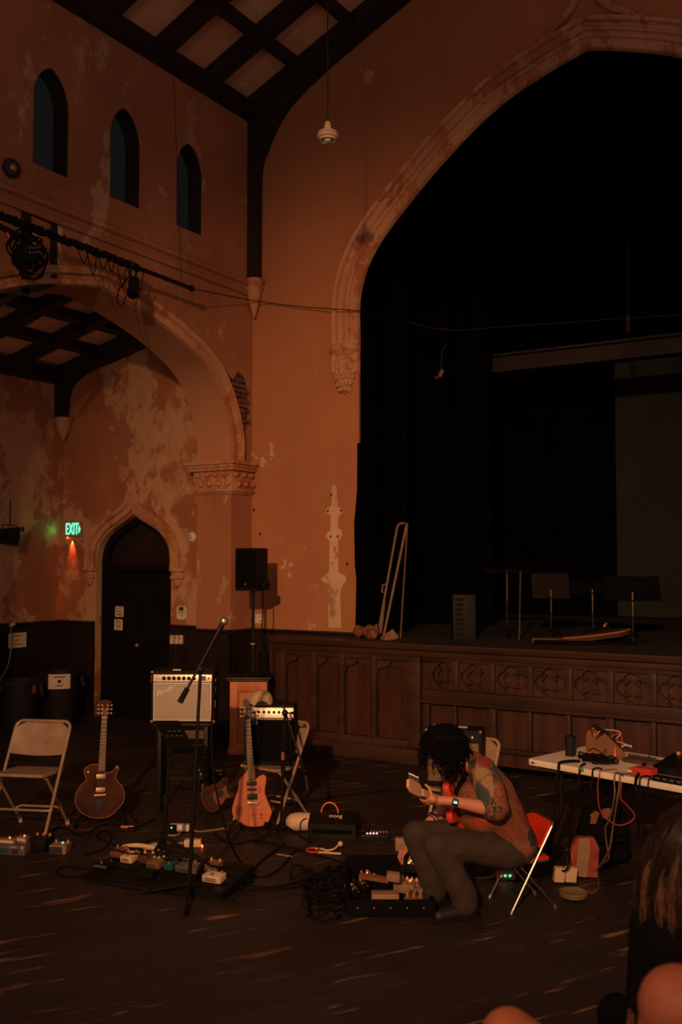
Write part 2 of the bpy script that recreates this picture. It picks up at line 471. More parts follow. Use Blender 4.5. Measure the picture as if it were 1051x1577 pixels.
class MB:
    def __init__(self):
        self.bm = bmesh.new()

    def _new(self, vs, Mx):
        if Mx is not None:
            bmesh.ops.transform(self.bm, matrix=Mx, verts=vs)

    def box(self, c, s, rot=None, bevel=0.0, Mx=None):
        r = bmesh.ops.create_cube(self.bm, size=1.0)
        vs = r['verts']
        T = Matrix.Translation(Vector(c)) @ (rot.to_matrix().to_4x4() if rot is not None else Matrix()) @ Matrix.Diagonal((s[0], s[1], s[2], 1))
        if Mx is not None:
            T = Mx @ T
        bmesh.ops.transform(self.bm, matrix=T, verts=vs)
        if bevel:
            es = list({e for v in vs for e in v.link_edges})
            bmesh.ops.bevel(self.bm, geom=es, offset=bevel, segments=2, affect='EDGES', profile=0.6)
        return self

    def cyl(self, p0, p1, r0, r1=None, seg=12):
        p0, p1 = Vector(p0), Vector(p1)
        if r1 is None:
            r1 = r0
        d = p1 - p0
        if d.length < 1e-6:
            return self
        T = Matrix.Translation((p0 + p1) / 2) @ d.to_track_quat('Z', 'Y').to_matrix().to_4x4()
        bmesh.ops.create_cone(self.bm, cap_ends=True, segments=seg, radius1=r0, radius2=max(r1, 1e-5), depth=d.length, matrix=T)
        return self

    def sph(self, c, r, u=14, v=9, rot=None):
        if not hasattr(r, '__len__'):
            r = (r, r, r)
        T = Matrix.Translation(Vector(c)) @ (rot.to_matrix().to_4x4() if rot is not None else Matrix()) @ Matrix.Diagonal((r[0], r[1], r[2], 1))
        bmesh.ops.create_uvsphere(self.bm, u_segments=u, v_segments=v, radius=1, matrix=T)
        return self

    def tube(self, pts, r, seg=8, closed=False):
        pts = [Vector(p) for p in pts]
        n = len(pts)
        rad = r if hasattr(r, '__len__') else [r] * n
        rings = []
        nrm = None
        for i, p in enumerate(pts):
            a = pts[i - 1] if (i > 0 or closed) else pts[i]
            b = pts[(i + 1) % n] if (i < n - 1 or closed) else pts[i]
            t = (b - a)
            t = t.normalized() if t.length > 1e-9 else Vector((0, 0, 1))
            if nrm is None:
                nrm = t.orthogonal().normalized()
            else:
                nrm = nrm - t * nrm.dot(t)
                nrm = nrm.normalized() if nrm.length > 1e-6 else t.orthogonal().normalized()
            bn = t.cross(nrm)
            rings.append([self.bm.verts.new(p + (nrm * math.cos(2 * PI * k / seg) + bn * math.sin(2 * PI * k / seg)) * rad[i]) for k in range(seg)])
        m = n if closed else n - 1
        for i in range(m):
            A, B = rings[i], rings[(i + 1) % n]
            for k in range(seg):
                self.bm.faces.new((A[k], A[(k + 1) % seg], B[(k + 1) % seg], B[k]))
        if not closed:
            self.bm.faces.new(rings[0][::-1])
            self.bm.faces.new(rings[-1])
        return self

    def lathe(self, prof, c=(0, 0, 0), seg=20, Mx=None):
        T = (Mx if Mx is not None else Matrix()) @ Matrix.Translation(Vector(c))
        rings = []
        for r, z in prof:
            if r < 1e-5:
                rings.append([self.bm.verts.new(T @ Vector((0, 0, z)))])
            else:
                rings.append([self.bm.verts.new(T @ Vector((r * math.cos(2 * PI * k / seg), r * math.sin(2 * PI * k / seg), z))) for k in range(seg)])
        for A, B in zip(rings[:-1], rings[1:]):
            for k in range(seg):
                k2 = (k + 1) % seg
                if len(A) == 1 and len(B) == 1:
                    continue
                if len(A) == 1:
                    self.bm.faces.new((A[0], B[k2], B[k]))
                elif len(B) == 1:
                    self.bm.faces.new((A[k], A[k2], B[0]))
                else:
                    self.bm.faces.new((A[k], A[k2], B[k2], B[k]))
        return self

    def plate(self, outer, t, Mx, holes=(), bevel=0.0):
        me = curve_plate(outer, holes, t, bevel)
        me.transform(Mx)
        self.bm.from_mesh(me)
        bpy.data.meshes.remove(me)
        return self

    def sweep(self, path, prof, Mx, closed=False):
        """moulding: prof = [(offset outward, height off the wall)] carried along a 2D path"""
        n = len(path)
        P = [Vector((p[0], p[1])) for p in path]
        rows = []
        for i in range(n):
            a = P[i - 1] if (i > 0 or closed) else None
            b = P[(i + 1) % n] if (i < n - 1 or closed) else None
            n1 = (P[i] - a).normalized() if a is not None else None
            n2 = (b - P[i]).normalized() if b is not None else None
            l = Vector((0, 0))
            for q in (n1, n2):
                if q is not None:
                    l += Vector((q.y, -q.x))
            l.normalize()
            k = 1.0
            if n1 is not None and n2 is not None:
                c = max(0.35, l.dot(Vector((n1.y, -n1.x))))
                k = 1 / c
            rows.append([self.bm.verts.new(Mx @ Vector((P[i].x + l.x * o * k, P[i].y + l.y * o * k, h))) for o, h in prof])
        m = n if closed else n - 1
        for i in range(m):
            A, B = rows[i], rows[(i + 1) % n]
            for k in range(len(prof) - 1):
                self.bm.faces.new((A[k], A[k + 1], B[k + 1], B[k]))
        return self

    def text(self, s, size, Mx, t=0.002, shear=0.0, align='CENTER'):
        cu = bpy.data.curves.new('tmp', 'FONT')
        cu.body = s
        cu.size = size
        cu.extrude = t
        cu.shear = shear
        cu.align_x = align
        cu.align_y = 'CENTER'
        o = bpy.data.objects.new('tmp', cu)
        col.objects.link(o)
        dg = bpy.context.evaluated_depsgraph_get()
        me = bpy.data.meshes.new_from_object(o.evaluated_get(dg))
        bpy.data.objects.remove(o)
        bpy.data.curves.remove(cu)
        me.transform(Mx)
        self.bm.from_mesh(me)
        bpy.data.meshes.remove(me)
        return self

    def build(self, name, mat, parent=None, ang=38, loc=None):
        bm = self.bm
        bmesh.ops.recalc_face_normals(bm, faces=bm.faces)
        me = bpy.data.meshes.new(name)
        bm.to_mesh(me)
        bm.free()
        me.materials.clear()
        me.materials.append(M[mat] if isinstance(mat, str) else mat)
        me.shade_smooth()
        me.set_sharp_from_angle(angle=R(ang))
        o = bpy.data.objects.new(name, me)
        col.objects.link(o)
        if parent is not None:
            o.parent = parent
        if loc is not None:
            o.location = loc
        return o


def tag(o, label, cat, group=None, kind=None):
    o['label'] = label
    o['category'] = cat
    if group:
        o['group'] = group
    if kind:
        o['kind'] = kind
    return o


def thing(name, label, cat, loc=(0, 0, 0), rz=0.0, group=None, rot=None, kind=None):
    o = bpy.data.objects.new(name, None)
    o.empty_display_size = 0.1
    col.objects.link(o)
    o.location = loc
    o.rotation_euler = rot if rot is not None else (0, 0, rz)
    return tag(o, label, cat, group, kind)


def struct(o, label, cat):
    return tag(o, label, cat, kind='structure')


def copy_tree(o, parent=None):
    c = o.copy()
    col.objects.link(c)
    if parent is not None:
        c.parent = parent
    for ch in list(o.children):
        copy_tree(ch, c)
    return c


def smooth_path(pts, n=8):
    """Catmull-Rom through the points"""
    P = [Vector(p) for p in pts]
    if len(P) < 3:
        return P
    P = [P[0] * 2 - P[1]] + P + [P[-1] * 2 - P[-2]]
    out = []
    for i in range(1, len(P) - 2):
        a, b, c, d = P[i - 1:i + 3]
        for k in range(n):
            t = k / n
            out.append(0.5 * ((2 * b) + (c - a) * t + (2 * a - 5 * b + 4 * c - d) * t * t + (3 * b - a - 3 * c + d) * t ** 3))
    out.append(P[-2])
    return out


def arch_path(prof, cx, n=5):
    """prof: (half width, height) from springing to apex, on the +u side; returns the whole arch right to left"""
    half = [(p.x, p.y) for p in smooth_path([(a, b, 0) for a, b in prof], n)]
    return [(cx + a, b) for a, b in half] + [(cx - a, b) for a, b in half[-2::-1]]


def rect(x0, y0, x1, y1):
    return [(x0, y0), (x1, y0), (x1, y1), (x0, y1)]


def fuse(mb, voxel, smooth=2):
    """one continuous skin over everything in the builder"""
    me = bpy.data.meshes.new('tmp')
    mb.bm.to_mesh(me)
    mb.bm.free()
    o = bpy.data.objects.new('tmp', me)
    col.objects.link(o)
    m_ = o.modifiers.new('r', 'REMESH')
    m_.mode = 'VOXEL'
    m_.voxel_size = voxel
    if smooth:
        s_ = o.modifiers.new('s', 'SMOOTH')
        s_.factor = 0.5
        s_.iterations = smooth
    dg = bpy.context.evaluated_depsgraph_get()
    m2 = bpy.data.meshes.new_from_object(o.evaluated_get(dg))
    bpy.data.objects.remove(o)
    bpy.data.meshes.remove(me)
    r = MB()
    r.bm.from_mesh(m2)
    bpy.data.meshes.remove(m2)
    return r


def capsule(mb, a, b, ra, rb, seg=14):
    a, b = Vector(a), Vector(b)
    mb.cyl(a, b, ra, rb, seg)
    mb.sph(a, ra, seg, 9)
    mb.sph(b, rb, seg, 9)
    return mb


def limb(mb, pts, rad, seg=14):
    for i in range(len(pts) - 1):
        capsule(mb, pts[i], pts[i + 1], rad[i], rad[i + 1], seg)
    return mb
# ================================================================== THE SETTING
XL, XR, YP, XA = -7.55, 1.21, 10.1, -10.94      # nave side walls, proscenium wall, outer aisle wall
T_WALL = 0.54
NAVE_H = 7.85

struct(MB().box((-4.85, 4.3, -0.05), (12.6, 13.2, 0.1)).build('floor', 'floor'), 'worn dark floorboards laid on the skew across the hall', 'floor')

# ---- nave side wall with the wide arch and three high windows
arch_prof = [(2.23, 3.38), (2.22, 3.72), (2.06, 4.12), (1.76, 4.47), (1.24, 4.72), (0.77, 4.87), (0.28, 4.98), (0.0, 5.03)]
AC = 7.45
arch = arch_path(arch_prof, AC, 4)
outline = [(0, 0), (AC - 2.23, 0)] + arch[::-1] + [(AC + 2.23, 0), (YP, 0), (YP, NAVE_H), (0, NAVE_H)]
wins = []
for wc in (6.75, 7.79, 8.855):
    a = arch_path([(0.23, 6.70), (0.225, 6.78), (0.17, 6.93), (0.08, 7.03), (0.0, 7.07)], wc, 2)
    wins.append([(wc + 0.23, 6.03)] + a + [(wc - 0.23, 6.03)])
wl = MB().plate(outline, T_WALL, XW(XL - T_WALL / 2), holes=wins).build('wall_left', 'plaster_nave')
struct(wl, 'stained orange plaster side wall with three tall windows above a wide pointed arch', 'wall')
# pale painted lining of the arch
lin = MB()
lin.sweep(arch, [(0.005, 0.0), (-0.012, 0.0), (-0.012, -T_WALL), (0.005, -T_WALL)], XW(XL))
lin.build('arch_soffit', 'plaster_arch', wl)
mo = MB()
mo.sweep(arch, [(0.0, 0.0), (0.0, 0.03), (0.05, 0.035), (0.06, 0.015), (0.09, 0.02), (0.105, 0.07), (0.15, 0.085), (0.18, 0.06), (0.19, 0.0)], XW(XL))
mo.build('arch_molding', 'stone', wl)
# bare bricks where the plaster fell off beside the arch
bb = MB()
patch = [(9.40, 4.46), (9.56, 4.47), (9.70, 4.40), (9.80, 4.52), (9.92, 4.46), (9.985, 4.30), (9.985, 3.86), (9.92, 3.74), (9.83, 3.78), (9.79, 4.0), (9.70, 4.2), (9.55, 4.34)]
bb.plate(patch, 0.02, XW(XL - 0.006))
bb.build('brick_bed', 'mortar', wl)
bk = MB()
rng = random.Random(3)


def inside(p, poly):
    c = False
    for (x0, y0), (x1, y1) in zip(poly, poly[1:] + poly[:1]):
        if (y0 > p[1]) != (y1 > p[1]) and p[0] < (x1 - x0) * (p[1] - y0) / (y1 - y0) + x0:
            c = not c
    return c


for r_ in range(14):
    z = 3.72 + r_ * 0.062
    for k in range(6):
        y = 9.36 + k * 0.13 + (0.065 if r_ % 2 else 0)
        if inside((y, z), patch) and inside((y, z + 0.02), patch):
            bk.box((XL + rng.uniform(0.002, 0.022), y, z), (0.05, rng.uniform(0.095, 0.122), 0.046), Euler((rng.uniform(-.05, .05), rng.uniform(-.06, .06), rng.uniform(-.12, .12))))
bk.build('bare_bricks', 'brick', wl)
# the old dark framing bared where a square of plaster is gone, left of the arch crown
fr = MB()
for (y0, z0, y1, z1, w) in ((6.79, 5.50, 6.79, 4.90, 0.07), (6.44, 5.56, 6.44, 4.72, 0.10), (6.05, 5.56, 6.82, 5.52, 0.06), (6.05, 5.30, 6.45, 5.24, 0.05), (6.80, 4.90, 6.35, 4.70, 0.06), (6.35, 4.70, 6.10, 4.52, 0.06), (5.6, 5.56, 6.05, 5.56, 0.06)):
    d = Vector((0, y1 - y0, z1 - z0))
    fr.box((XL + 0.012, (y0 + y1) / 2, (z0 + z1) / 2), (0.03, w, d.length), Euler((-math.atan2(d.y, d.z), 0, 0)))
fr.build('bared_framing', 'beam', wl)
MB().plate([(6.53, 5.36), (6.63, 5.36), (6.64, 5.22), (6.60, 5.16), (6.53, 5.17)], 0.02, XW(XL + 0.01)).build('plaster_scrap', 'scar', wl)
MB().plate([(6.83, 5.50), (6.90, 5.48), (6.88, 5.3), (6.90, 5.2), (6.87, 5.12), (6.83, 5.13)], 0.018, XW(XL + 0.008)).build('plaster_edge', 'scar', wl)

# windows
for n, w in enumerate(wins):
    wc = (w[0][0] + w[-1][0]) / 2
    t = struct(thing('window_%d' % (n + 1), 'x', 'window', (XL, wc, 6.03)), ['leftmost of the three narrow arched windows high in the side wall', 'middle one of the three narrow arched windows high in the side wall', 'rightmost of the three narrow arched windows, nearest the stage wall'][n], 'window')
    loc = [(a - wc, b - 6.03) for a, b in w]
    f = MB()
    inner = [(a * 0.86, 0.02 + b * 0.965) for a, b in loc]
    f.plate(loc, 0.04, XW(-0.185), holes=[inner])
    f.build('window_frame', 'beam', t)
    lin = MB()
    lin.sweep(loc, [(-0.002, -0.012), (-0.012, -0.012), (-0.012, -0.205)], XW(0), closed=True)
    lin.build('reveal_lining', 'beam', t)
    MB().plate(loc, 0.012, XW(-0.20)).build('pane', 'glass', t)

# cornice below the windows
c = MB()
c.sweep([(YP, 5.53), (0.5, 5.53)], [(0.0, 0.0), (-0.02, 0.03), (0.0, 0.05), (0.03, 0.055), (0.05, 0.035), (0.08, 0.045), (0.1, 0.09), (0.14, 0.10), (0.16, 0.07), (0.18, 0.0)], XW(XL))
struct(c.build('trim_1', 'plaster_nave'), 'moulded plaster string course running below the three high windows', 'cornice')

# ---- pier capital (banded, with two rows of knobs)
pc = thing('trim_2', 'knobbed plaster capital crowning the pier under the wide arch', 'capital', (0, 0, 0), kind='structure')
q = MB()
x0, x1, y0, y1 = XL - T_WALL, XL, AC + 2.23, YP - 0.02
for (z0, z1, e) in ((3.345, 3.39, 0.13), (3.31, 3.345, 0.10), (3.27, 3.31, 0.085), (3.045, 3.27, 0.035), (3.01, 3.045, 0.06), (2.985, 3.01, 0.03)):
    q.box(((x0 + x1) / 2, (y0 + y1) / 2 - e / 2, (z0 + z1) / 2), (x1 - x0 + 2 * e, y1 - y0 + e, z1 - z0), bevel=0.008)
q.build('capital_band', 'stone', pc)
q = MB()
for zz, off in ((3.225, 0.0), (3.11, 0.05)):
    for k in range(4):
        q.sph((x0 + 0.05 + off + k * 0.14, y0 - 0.05, zz), (0.04, 0.035, 0.036))
    for k in range(3):
        q.sph((x1 + 0.05, y0 + 0.03 + off + k * 0.15, zz), (0.035, 0.04, 0.036))
q.build('capital_knobs', 'stone', pc)

# ---- proscenium wall with the great pointed arch
PC = -3.17
SZ_ = 1.28
pros_prof = [(2.81, 4.4), (2.805, 4.75), (2.79, 5.36), (2.56, 5.87), (2.04, 6.40), (1.55, 6.82), (0.99, 7.20), (0.46, 7.42), (0.0, 7.56)]
parch = arch_path(pros_prof, PC, 5)
TP = 0.5
out = [(XL - 0.02, 0), (PC - 2.81, 0)] + parch[::-1] + [(PC + 2.81, 0), (XR, 0), (XR, NAVE_H), (PC, 9.75), (XL - 0.02, NAVE_H)]
wp = MB().plate(out, TP, YW(YP + TP / 2)).build('wall_front', 'plaster_front')
struct(wp, 'orange plaster end wall pierced by the huge pointed stage arch', 'wall')
# moulded arch band from corbel to corbel
band = parch
mo = MB()
mo.sweep(band, [(-0.004, -0.3), (-0.004, 0.0), (0.01, 0.03), (0.095, 0.04), (0.105, 0.07), (0.13, 0.075), (0.14, 0.045), (0.165, 0.045), (0.175, 0.075), (0.20, 0.075), (0.215, 0.05), (0.255, 0.055), (0.265, 0.105), (0.305, 0.115), (0.325, 0.08), (0.335, 0.0)], YW(YP))
mo.build('arch_molding', 'stone', wp)
rv = MB()
rv.sweep(parch, [(-0.012, -0.02), (-0.012, -0.52)], YW(YP))
rv.sweep([(PC + 2.81, SZ_), (PC + 2.81, 4.45)], [(-0.012, -0.02), (-0.012, -0.52)], YW(YP))
rv.sweep([(PC - 2.81, 4.45), (PC - 2.81, SZ_)], [(-0.012, -0.02), (-0.012, -0.52)], YW(YP))
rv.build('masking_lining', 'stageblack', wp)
# ogee finial over the crown
fi = MB()
for s in (-1, 1):
    pth = smooth_path([(PC + s * 0.75, 7.60, 0), (PC + s * 0.45, 7.80, 0), (PC + s * 0.17, 8.02, 0), (PC + s * 0.05, 8.35, 0), (PC + s * 0.035, 8.7, 0)], 4)
    fi.tube([YW(YP - 0.03) @ p for p in pth], [0.05] * (len(pth)), 8)
fi.build('finial_molding', 'stone', wp)
# carved corbels under the band
for s in (-1, 1):
    cb = MB()
    cx = PC + s * 3.0
    Mx = Matrix.Translation((cx, YP, 0))
    cb.lathe([(0.0, 4.745), (0.185, 4.745), (0.20, 4.715), (0.195, 4.69), (0.205, 4.67), (0.185, 4.645), (0.13, 4.60), (0.125, 4.56), (0.165, 4.545), (0.16, 4.515), (0.14, 4.49), (0.135, 4.36), (0.115, 4.30), (0.09, 4.24), (0.06, 4.19), (0.0, 4.14)], seg=24, Mx=Mx @ Matrix.Diagonal((1, 0.8, 1, 1)))
    rr = random.Random(5)
    for (zz, rad, n) in ((4.46, 0.135, 7), (4.40, 0.13, 7), (4.34, 0.12, 6), (4.27, 0.10, 5), (4.21, 0.07, 4)):
        for k in range(n):
            a = PI + PI * (k + 0.5 + rr.uniform(-.15, .15)) / n
            cb.sph((cx + rad * math.cos(a), YP + 0.8 * rad * math.sin(a), zz + rr.uniform(-.012, .012)), (0.03, 0.03, 0.034), 8, 6)
    cb.build('corbel', 'stone', wp)
# ghost of a torn-off ornament
gs = [(-6.40, 1.36), (-6.22, 1.36), (-6.235, 1.75), (-6.21, 1.86), (-6.15, 1.93), (-6.17, 1.99), (-6.26, 2.02), (-6.265, 2.4), (-6.20, 2.46), (-6.22, 2.52), (-6.265, 2.55), (-6.262, 2.68), (-6.20, 2.74), (-6.21, 2.79), (-6.275, 2.80), (-6.28, 3.0), (-6.30, 3.09), (-6.34, 3.10), (-6.36, 3.02), (-6.355, 2.82), (-6.43, 2.79), (-6.44, 2.74), (-6.37, 2.70), (-6.375, 2.52), (-6.43, 2.49), (-6.44, 2.45), (-6.385, 2.40), (-6.39, 2.02), (-6.48, 1.97), (-6.51, 1.93), (-6.42, 1.88), (-6.41, 1.7)]
MB().plate(gs, 0.008, YW(YP + 0.0)).build('plaster_scar', 'scar', wp)
hl = MB()
for (x, z) in ((-6.36, 2.95), (-6.41, 2.76), (-6.22, 2.76), (-6.37, 2.45), (-6.27, 2.45), (-7.52, 2.80), (-7.42, 2.50), (-6.14, 2.12)):
    hl.sph((x, YP - 0.001, z), (0.018, 0.006, 0.02), 8, 6)
hl.build('anchor_hole', 'ink', wp)
fl = MB()
rr = random.Random(12)
for (cx, cz, n, s) in ((-7.36, 3.46, 16, 0.16), (-7.22, 3.52, 8, 0.1), (-7.03, 2.07, 7, 0.06), (-7.9, 0, 0, 0)):
    for k in range(n):
        x, z = cx + rr.gauss(0, s * .6), cz + rr.gauss(0, s * .6)
        m_ = rr.randint(5, 8)
        rad = rr.uniform(0.012, 0.045)
        fl.plate([(x + rad * rr.uniform(.5, 1.2) * math.cos(2 * PI * j / m_), z + rad * rr.uniform(.5, 1.3) * math.sin(2 * PI * j / m_)) for j in range(m_)], 0.004, YW(YP - rr.uniform(0, .001)))
fl.build('flaked_paint', 'scar', wp)

# ---- aisle: door wall, outer wall, sloping coffered ceiling
DC = -9.57
door_prof = [(0.69, 2.10), (0.685, 2.2), (0.63, 2.38), (0.47, 2.55), (0.25, 2.67), (0.08, 2.75), (0.0, 2.80)]
darch = arch_path(door_prof, DC, 4)
hole = [(DC + 0.69, 0.0)] + darch + [(DC - 0.69, 0.0)]
outl = [(XA, 0), (DC - 0.69, 0)] + darch[::-1] + [(DC + 0.69, 0), (XL - 0.02, 0), (XL - 0.02, 6.2), (XA, 6.2)]
wa = MB().plate(outl, 0.4, YW(YP + 0.2)).build('wall_aisle_end', 'plaster_aisle')
struct(wa, 'flaking aisle end wall around the pointed doorway', 'wall')
hood = MB()
hpath = arch_path([(0.78, 2.02), (0.79, 2.2), (0.735, 2.42), (0.55, 2.63), (0.31, 2.77), (0.13, 2.87), (0.05, 2.96), (0.015, 3.12)], DC, 4)
hood.sweep(hpath, [(-0.09, 0.0), (-0.085, 0.05), (-0.06, 0.06), (-0.045, 0.03), (-0.01, 0.035), (0.005, 0.085), (0.05, 0.09), (0.065, 0.06), (0.07, 0.0)], YW(YP))
hood.build('hood_molding', 'stone', wa)
for s in (-1, 1):
    lb = MB()
    lb.lathe([(0, 2.06), (0.13, 2.06), (0.13, 2.03), (0.09, 2.0), (0.085, 1.9), (0.06, 1.84), (0, 1.80)], Mx=Matrix.Translation((DC + s * 0.81, YP - 0.01, 0)) @ Matrix.Diagonal((1, .7, 1, 1)), seg=14)
    for k in range(5):
        a = PI + PI * (k + .5) / 5
        lb.sph((DC + s * 0.81 + 0.085 * math.cos(a), YP - 0.01 + 0.06 * math.sin(a), 1.94), 0.03, 8, 6)
    lb.build('label_stop', 'stone', wa)
fb = MB()
fb.box((DC + 0.02, YP - 0.04, 3.14), (0.2, 0.1, 0.05), bevel=0.01).box((DC + 0.02, YP - 0.035, 3.19), (0.13, 0.08, 0.05), bevel=0.01)
for k in range(4):
    fb.sph((DC - 0.06 + k * 0.053, YP - 0.07, 3.1), 0.025, 8, 6)
fb.build('finial_bracket', 'stone', wa)
# door leaves in the opening
dr = thing('door_1', 'tall black double door under a pointed hood in the aisle', 'door', (DC, YP + 0.2, 0), kind='structure')
fm = MB()
ln = [(a - DC, b) for a, b in hole]
inn = [(a * 0.90, b * 0.968) for a, b in ln[1:-1]]
inn = [(0.62, 0.0)] + inn + [(-0.62, 0.0)]
fm.plate(ln, 0.12, YW(-0.03), holes=[[(p[0], max(p[1], 0.002)) for p in inn]])
fm.build('door_frame', 'door', dr)
MB().plate([(a * 0.995, b) for a, b in inn[1:-1]], 0.03, YW(0.02)).build('tympanum', M['wainscot'], dr)
MB().box((0, -0.04, 2.07), (1.24, 0.12, 0.09), bevel=0.01).build('transom', 'door', dr)
for s in (-1, 1):
    lf = MB()
    lf.box((s * 0.31, 0.02, 1.02), (0.622, 0.05, 2.04))
    for (xa, xb, za, zb) in ((0.06, 0.56, 1.0, 1.92), (0.06, 0.56, 0.14, 0.9)):
        lf.sweep(rect(s * xa if s > 0 else -xb, za, s * xb if s > 0 else -xa, zb), [(0, 0.025), (-0.01, 0.045), (-0.03, 0.045), (-0.04, 0.025)], YW(0.02), closed=True)
    lf.build('door_leaf', 'door', dr)
MB().sph((-0.05, -0.05, 1.0), 0.03).cyl((-0.05, 0, 1.0), (-0.05, -0.05, 1.0), 0.012).build('door_knob', 'gold', dr)

wo = MB().box((XA - 0.15, 4.6, 2.5), (0.3, 11.2, 5.0)).build('wall_aisle_left', 'plaster_aisle')
struct(wo, 'flaking outer aisle wall behind the grey bins', 'wall')

AS = 0.25                                           # slope of the aisle ceiling


def az(x):
    return 4.86 + AS * (x - XA)


ca = MB()
ca.box((0, 0, 0), (3.3, 11, 0.05), Mx=Matrix.Translation((-9.45, 4.6, az(-9.45) + 0.13)) @ Matrix.Rotation(-math.atan(AS), 4, 'Y'))
cao = struct(ca.build('ceiling_aisle', 'ceiling'), 'sloping plaster aisle ceiling crossed by dark timbers', 'ceiling')
for k in range(9):
    y = 10.0 - 0.86 * k
    MB().box((0, 0, 0), (3.1, 0.15, 0.16), Mx=Matrix.Translation((-9.45, y, az(-9.45))) @ Matrix.Rotation(-math.atan(AS), 4, 'Y')).build('rafter', 'beam', cao)
for x in (-10.15, -9.47, -8.78):
    MB().box((0, 0, 0), (0.13, 11, 0.12), Mx=Matrix.Translation((x, 4.6, az(x) + 0.03)) @ Matrix.Rotation(-math.atan(AS), 4, 'Y')).build('purlin', 'beam', cao)
MB().box((XA + 0.07, 4.6, 4.80), (0.14, 11, 0.22)).build('wall_plate', 'beam', cao)
# curved brace in the aisle corner
lo = [(-10.81, 4.2), (-10.81, 4.42), (-10.77, 4.60), (-10.66, 4.72), (-10.40, 4.84), (-10.0, 4.92), (-9.5, 5.03), (-8.9, 5.17)]
lo = [(p.x, p.y) for p in smooth_path([(a, b, 0) for a, b in lo], 4)]
MB().plate([(XA, 4.2)] + lo + [(-8.9, az(-8.9)), (XA, az(XA))], 0.16, YW(9.99)).build('brace', 'beam', cao)
cc = MB()
cc.lathe([(0, 4.21), (0.14, 4.21), (0.15, 4.17), (0.11, 4.13), (0.10, 4.06), (0.06, 3.98), (0.02, 3.9), (0, 3.88)], Mx=Matrix.Translation((XA + 0.08, YP - 0.08, 0)), seg=16)
struct(cc.build('trim_3', 'stone'), 'small plaster corbel under the dark brace in the aisle corner', 'corbel')

# ---- nave ceiling
NS = 0.43


def nz(x):
    return NAVE_H + 0.1 + NS * (x - XL)


an = math.atan(NS)
cn = MB()
for s in (1, -1):
    cxm = PC - s * 2.2
    cn.box((0, 0, 0), (4.9, 11.5, 0.05), Mx=Matrix.Translation((cxm, 4.4, nz(PC - 2.2) + 0.14)) @ Matrix.Rotation(-s * an, 4, 'Y'))
cno = struct(cn.build('ceiling', 'ceiling'), 'steep plaster hall ceiling coffered by black timbers', 'ceiling')
for k in range(11):
    y = 10.02 - 0.86 * k
    MB().box((0, 0, 0), (4.9, 0.15, 0.20), Mx=Matrix.Translation((PC - 2.2, y, nz(PC - 2.2))) @ Matrix.Rotation(-an, 4, 'Y')).build('rafter', 'beam', cno)
for x in (-6.79, -6.03, -5.27, -4.5, -3.75):
    MB().box((0, 0, 0), (0.12, 11.4, 0.15), Mx=Matrix.Translation((x, 4.4, nz(x) + 0.03)) @ Matrix.Rotation(-an, 4, 'Y')).build('purlin', 'beam', cno)
MB().box((XL + 0.07, 4.4, 7.86), (0.16, 11.4, 0.2)).build('wall_plate', 'beam', cno)
lo = [(-7.40, 5.70), (-7.40, 6.6), (-7.385, 7.15), (-7.30, 7.35), (-7.18, 7.58), (-6.95, 7.85), (-6.5, 8.13), (-5.9, 8.42), (-5.0, 8.83)]
lo = [(p.x, p.y) for p in smooth_path([(a, b, 0) for a, b in lo], 4)]
MB().plate([(XL, 5.70)] + lo + [(-5.0, nz(-5.0)), (XL, nz(XL))], 0.12, YW(10.03)).build('brace', 'beam', cno)
cc = MB()
cc.lathe([(0, 5.71), (0.13, 5.71), (0.14, 5.67), (0.10, 5.63), (0.12, 5.60), (0.09, 5.56), (0.085, 5.48), (0.05, 5.36), (0.02, 5.24), (0, 5.22)], Mx=Matrix.Translation((XL + 0.09, YP - 0.09, 0)), seg=18)
struct(cc.build('trim_4', 'stone'), 'plaster corbel carrying the tall black roof post in the hall corner', 'corbel')

# ---- wainscot
WZ = 1.32


def wains(name, segs, label):
    t = thing(name, label, 'wainscot', kind='structure')
    b = MB()
    for (ax, ay, bx, by, nx, ny) in segs:
        L_ = math.hypot(bx - ax, by - ay)
        ux, uy = (bx - ax) / L_, (by - ay) / L_
        Mx = Matrix(((ux, 0, nx, ax), (uy, 0, ny, ay), (0, 1, 0, 0), (0, 0, 0, 1)))
        b.box((L_ / 2, WZ / 2, 0.012), (L_, WZ, 0.024), Mx=Mx)
        b.box((L_ / 2, WZ - 0.015, 0.035), (L_, 0.03, 0.07), Mx=Mx, bevel=0.006)
        b.box((L_ / 2, WZ - 0.10, 0.022), (L_, 0.09, 0.03), Mx=Mx)
        b.box((L_ / 2, 0.1, 0.02), (L_, 0.2, 0.04), Mx=Mx)
        n = max(1, int(L_ / 0.26))
        for k in range(n + 1):
            b.box((min(max(k * L_ / n, 0.03), L_ - 0.03), 0.7, 0.02), (0.06, 1.0, 0.03), Mx=Mx)
    b.build('panelling', 'wainscot', t)
    return t


wains('trim_5', [(XA, YP, DC - 0.70, YP, 0, -1), (DC + 0.70, YP, XL - T_WALL, YP, 0, -1), (XA, 0.0, XA, YP, 1, 0)], 'dark wainscot panelling around the aisle on both sides of the door')
wains('trim_6', [(XL - T_WALL, AC + 2.23, XL, AC + 2.23, 0, -1), (XL, AC + 2.23, XL, YP, 1, 0), (XL, YP, PC - 2.86, YP, 0, -1)], 'dark wainscot panelling on the pier and below the stage wall')

# ================================================================== THE STAGE
SZ = 1.28
SY = 9.5
st = thing('floor_stage', 'raised wooden stage with panelled oak front', 'stage', (0, 0, 0), kind='structure')
MB().box((-2.9, 12.6, SZ - 0.03), (8.1, 6.2, 0.06)).build('stage_boards', 'stagefloor', st)
